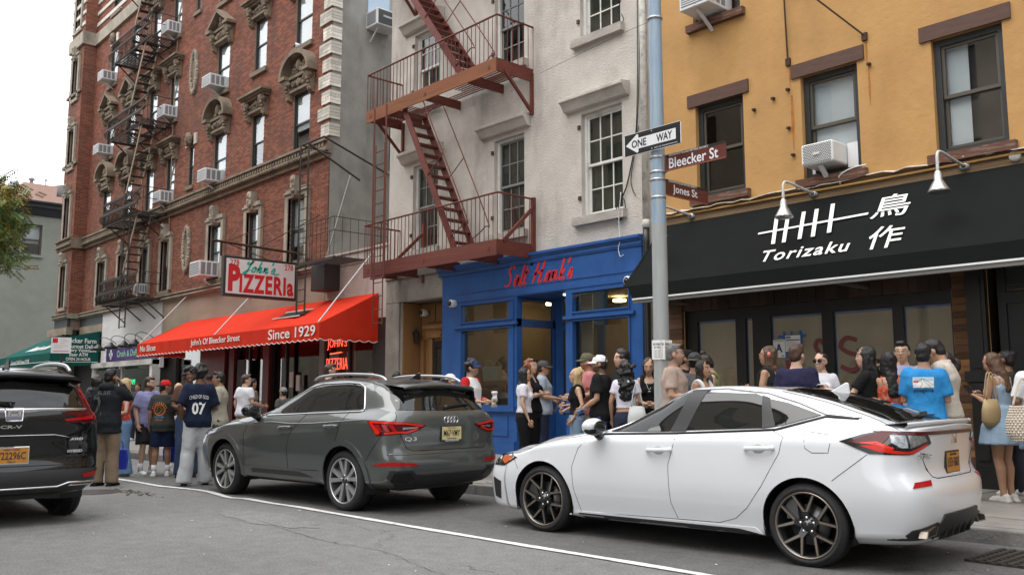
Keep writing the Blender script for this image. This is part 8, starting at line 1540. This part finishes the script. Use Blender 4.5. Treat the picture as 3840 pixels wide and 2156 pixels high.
h_r17 = P_('woman in a white shirt and frayed denim skirt at the right edge', -3.5, 10.9, 1.88, 15, 20, 'f', 'tan', ('long', 'auburn'), top=dict(kind='shirt', col=(.68, .68, .7), hem=.95, loose=.03, sleeve=.9), bot=dict(kind='skirt', len=.62, mat=LDENIM), arms=('bent', 'bent'), shoes=(.62, .58, .52), stance='close')
for lab, x, y, zt, rel, hs in (('woman with a high bun seated inside the shop window', -15.6, 13.75, 2.2, 95, ('topbun', 'black')), ('woman with dark hair facing her inside the shop window', -15.1, 13.75, 2.2, 95, ('mid', 'black')), ('dark haired customer deeper inside the blue shop', -15.75, 14.9, 2.1, 270, ('pony', 'black'))): P_(lab, x, y, zt, rel, rel, 'f', 'light', hs, top=dict(kind='tank', col=(.55, .5, .45) if 'high' in lab else (.4, .05, .04), hem=.95, loose=.012), bot=dict(col=(.03, .03, .04)), arms=('bent', 'bent'))
finish_people()
# ---------------------------------------------------------------- things people carry
PHW = mat('phone_black', (.01, .01, .012), .15); SCR = mat('phone_screen', (.1, .11, .13), .1)
def phone(lab, hand, face, tilt=0, m=PHW, name='phone'):
    M = Matrix.Translation(hand) @ Matrix.Rotation(R(face), 4, 'Z') @ Matrix.Rotation(R(tilt), 4, 'X'); t = thing(name, lab, 'phone', M.translation)
    b = MB(); b.obox(M, .072, .009, .148); b.build('case', m, t, bev=.003); b = MB(); b.obox(M @ Matrix.Translation((0, -.005, 0)), .064, .001, .138); b.build('screen', SCR, t)
phone('black phone at the ear of the man in the black hoodie', Vector(h1[1][1]) + Vector((.02, .01, .05)), 60, 15); phone('dark phone in the hand of the woman with the claw clip', Vector(h_r6[1][0]) + Vector((-.02, -.02, .05)), 150, -40)
phone('white phone held out over the white car roof', Vector(h_r9[1][0]) + Vector((-.02, -.02, .03)), 40, 80, CAMW); phone('black phone held up by the woman in the swirl dress', Vector(h_r10[1][0]) + Vector((0, 0, .03)), 30, 70); phone('dark phone in the hands of the woman in the pale blue dress', Vector(h_r15[1][0]) + Vector((-.03, -.03, .05)), 160, -45); phone('dark phone held by the blond woman in the halter top', Vector(h_m5[1][1]) + Vector((-.05, -.05, .05)), 100, 30)
def sheet(lab, p, name, cat_, pts, m, w=.05):
    t = thing(name, lab, cat_, p); b = MB(); c_ = cat([Vector(p) + Vector(q) for q in pts], 3); vs = []
    for i, q in enumerate(c_): k = w * (1 + .25 * math.sin(i * 1.7)); vs += [q + Vector((k * .6, k * .5, .01 * math.sin(i))), q + Vector((-k * .2, -k * .2, 0)) + Vector((.02, -.03, 0)) * math.sin(i * 2), q - Vector((k * .6, k * .5, 0))]
    b.add(vs, [(3 * i + j, 3 * i + j + 1, 3 * i + j + 4, 3 * i + j + 3) for i in range(len(c_) - 1) for j in range(2)], sm=True); o = b.build('sheet', m, t); o.modifiers.new('thick', 'SOLIDIFY').thickness = .004
sheet('crumpled white paper in the hands of the raglan shirt man', Vector(h_rag[1][0]) + Vector((0, 0, .08)), 'napkin', 'napkin', [(0, 0, .08), (.01, 0, 0), (0, -.01, -.08), (-.01, 0, -.16)], PAPER); sheet('long folded white cloth hanging from the woman in black trousers', Vector(h_m2[1][0]), 'cloth', 'cloth', [(0, 0, .06), (0, 0, -.05), (-.01, 0, -.18), (0, 0, -.3)], PAPER, .07)
GBAG = mat('blue_shopping_bag', (.012, .03, .34), .45, var=.15, vs=6)
for i, (lab, x, y, z, hd_) in enumerate((('blue shopping bag with yellow letters beside the khaki trousers', -14.72, 4.97, .2, 60), ('blue shopping bag with a big yellow G between red cap and jersey', -15.98, 6.3, .2, 25), ('blue shopping bag with sideways yellow writing next to the jeans', -15.65, 6.3, .2, 60))):
    t = thing('shopping_bag', lab, 'bag', (x, y, z), hd_, group='blue shopping bags'); t.scale = (.82,) * 3; b = MB(); b.prism([(-.17, 0), (.17, 0), (.19, .2), (.16, .38), (-.16, .38), (-.19, .2)], 'y', -.05, .05); b.build('bag_body', GBAG, t, local=True, bev=.02, seg=2)
    for yy in (-.045, .045): MB().tube(cat([(-.09, yy, .37), (-.06, yy, .52), (.06, yy, .52), (.09, yy, .37)], 4), .006, 5).build('bag_handle', GBAG, t, local=True)
    for sg in (-1, 1):
        M = Matrix.Translation((0, sg * .054, .2)) @ Matrix.Rotation(0 if sg < 0 else math.pi, 4, 'Z') @ Matrix.Rotation(R(90), 4, 'X')
        if i == 1: letters('GU', .22, .17, M, PYL, t, bold=.03, ext=.001, local=True)
        else: letters('GU NEW YORK' if i == 2 else '670 BROADWAY', .3, .06, M @ Matrix.Rotation(R(90), 4, 'Z'), PYL, t, bold=.02, ext=.001, local=True)
def bag(lab, top, wd, hg, m, strap, rz, name='shoulder_bag', netted=False):
    t = thing(name, lab, 'bag', (top[0], top[1], top[2] - hg), rz); b = MB(); ring_loft(b, [(0, 0, 0, wd * .36, .05), (0, 0, hg * .2, wd * .5, .075), (0, 0, hg * .6, wd * .48, .065), (0, 0, hg, wd * .36, .03)], 20); b.build('bag_body', m, t, local=True)
    for yy in (-.02, .02): MB().tube(cat([(-wd * .3, yy, hg), (-wd * .12, yy, hg + strap * .8), (0, yy, hg + strap), (wd * .12, yy, hg + strap * .8), (wd * .3, yy, hg)], 4), .008, 6).build('strap', m, t, local=True)
    if netted:
        b = MB(); q = [(0, .36, .05), (.2, .5, .075), (.4, .495, .072), (.6, .48, .065), (.8, .42, .05), (1, .36, .03)]
        for k in range(14):
            h = k / 13 * .98; 
            for (h0, a0, c0), (h1_, a1, c1) in zip(q, q[1:]):
                if h0 <= h <= h1_: f_ = (h - h0) / (h1_ - h0); rx, ry = wd * (a0 + (a1 - a0) * f_), c0 + (c1 - c0) * f_; break
            for j in range(26): a = 2 * math.pi * (j + .5 * (k % 2)) / 26; b.ell((rx * math.cos(a), ry * math.sin(a), h * hg), (.018, .012, .014), 5, 4)
        kind(b.build('crochet_knot', m, t, local=True), 'stuff')
bag('tan leather shoulder bag beside the pale blue dress', (-4.0, 10.95, 1.3), .25, .31, mat('tan_leather', (.36, .26, .13), .6, var=.1), .3, 62); bag('cream crochet net bag on the back of the white shirt', (-3.56, 10.66, 1.22), .36, .36, mat('cream_crochet', (.6, .53, .44), .9, var=.12, bump=.5, bs=50), .3, 30, 'crochet_bag', True); bag('pale grey tote bag over the shoulder of the cropped tee shirt', (-7.93, 9.42, 1.2), .26, .36, mat('pale_tote', (.5, .51, .5), .8, var=.1), .3, 40, 'tote_bag')
t = thing('water_bottle', 'clear plastic water bottle in the hand of the man in the white cap', 'bottle', h_m8[1][0]); p = Vector(h_m8[1][0]); M = Matrix.Translation(p) @ Matrix.Rotation(R(75), 4, 'Y'); b = MB(); b.lathe([(.001, -.02), (.032, -.02), (.033, .14), (.012, .18), (.012, .2), (.001, .2)], (0, 0, 0), n=12); b.v = [tuple(M @ Vector(v)) for v in b.v]; b.build('bottle', glass_mat('clear_plastic', (.9, .95, 1), 2), t); b = MB(); b.lathe([(.0335, .04), (.0335, .1)], (0, 0, 0), n=12); b.v = [tuple(M @ Vector(v)) for v in b.v]; b.build('bottle_label', mat('blue_label', (.05, .15, .4), .5), t)
t = thing('claw_clip', 'coral pink claw clip in the long brown hair', 'hair clip', (-6.27, 10.02, 1.83)); b = MB(); b.ell((-6.25, 10.0, 1.85), (.026, .022, .034), 8, 6); b.build('clip', mat('coral_plastic', (.6, .16, .13), .3), t)
t = thing('tote_bag', 'white canvas tote bag standing on the wooden counter in the shop window', 'bag', (-14.95, 12.95, 1.66)); b = MB(); b.prism([(-15.2, 1.66), (-14.75, 1.66), (-14.7, 1.98), (-15.25, 1.98)], 'y', 12.85, 12.98); b.build('bag_body', mat('white_canvas', (.55, .56, .5), .85), t, bev=.015); MB().tube(cat([(-15.1, 12.84, 1.96), (-15.07, 12.83, 2.1), (-14.9, 12.83, 2.1), (-14.85, 12.84, 1.96)], 4), .01, 6).build('strap', mat('white_canvas'), t)
for i, (x, lab) in enumerate(((-14.6, 'white paper cup with a straw on the counter, nearer the canvas tote'), (-14.32, 'white paper cup with a straw on the counter, nearer the blue corner post'))): t = thing('paper_cup', lab, 'cup', (x, 12.9, 1.66), group='paper cups on the shop counter'); MB().lathe([(.001, 1.66), (.035, 1.66), (.045, 1.77), (.001, 1.77)], (x, 12.9, 0), n=12).build('cup', PAPER, t); rod('straw', PAPER, t, (x, 12.9, 1.76), (x + .02, 12.9, 1.86), .004)
# ================================================================ STREET TREE at the left edge
t = thing('honey_locust_tree', 'green and yellow leafy street tree reaching in from the left edge', 'tree', (-31.6, 6.0, 0)); BARK = mat('bark', (.06, .05, .04), .9, var=.3, vs=6, bump=.6)
b = MB(); b.tube(cat([(-31.6, 6.0, 0), (-31.6, 6.0, 3), (-31.4, 6.0, 6), (-31.5, 6.1, 9.5)], 5), [.19 - .006 * i for i in range(16)], 10); b.build('trunk', BARK, t)
LF = [mat('leaf_green', (.13, .2, .06), .6, var=.3, vs=2, isl=.35), mat('leaf_yellow', (.3, .24, .04), .6, var=.3, vs=2, isl=.35)]; b = MB(); fl = MB(); q = random.Random(4)
for k in range(20):
    z0 = q.uniform(5.9, 7.6); a = q.uniform(0, 6.28) if k > 9 else q.uniform(.2, 1.0); ln = q.uniform(.8, 1.3) if k > 9 else q.uniform(1.0, 1.6); p0 = Vector((-31.45, 6.05, z0)); p1 = p0 + Vector((math.cos(a) * ln, math.sin(a) * ln * .9, q.uniform(-.9, .5))); P = cat([p0, (p0 + p1) / 2 + Vector((0, 0, .2)), p1], 5); b.tube(P, [.035 - .003 * i for i in range(len(P))], 5)
    for p in P[2:]:
        for _ in range(6):
            c_ = p + Vector((q.gauss(0, .22), q.gauss(0, .22), q.gauss(-.05, .2))); d = Vector((q.uniform(-1, 1), q.uniform(-1, 1), q.uniform(-.9, .1))).normalized(); s_ = d.orthogonal().normalized(); mi = 1 if q.random() < .16 + .3 * (c_.z > 7) else 0
            for j in range(7):                        # feathered leaflets along a twig
                for sg in (1, -1): o_ = c_ + d * .06 * j; e = o_ + s_ * sg * .11 + d * .04; w_ = d * .026; fl.add([o_, (o_ + e) / 2 + w_, e, (o_ + e) / 2 - w_], [(0, 1, 2, 3)], mi)
b.build('limb', BARK, t); kind(fl.build('crown', LF, t, fix=False), 'stuff')
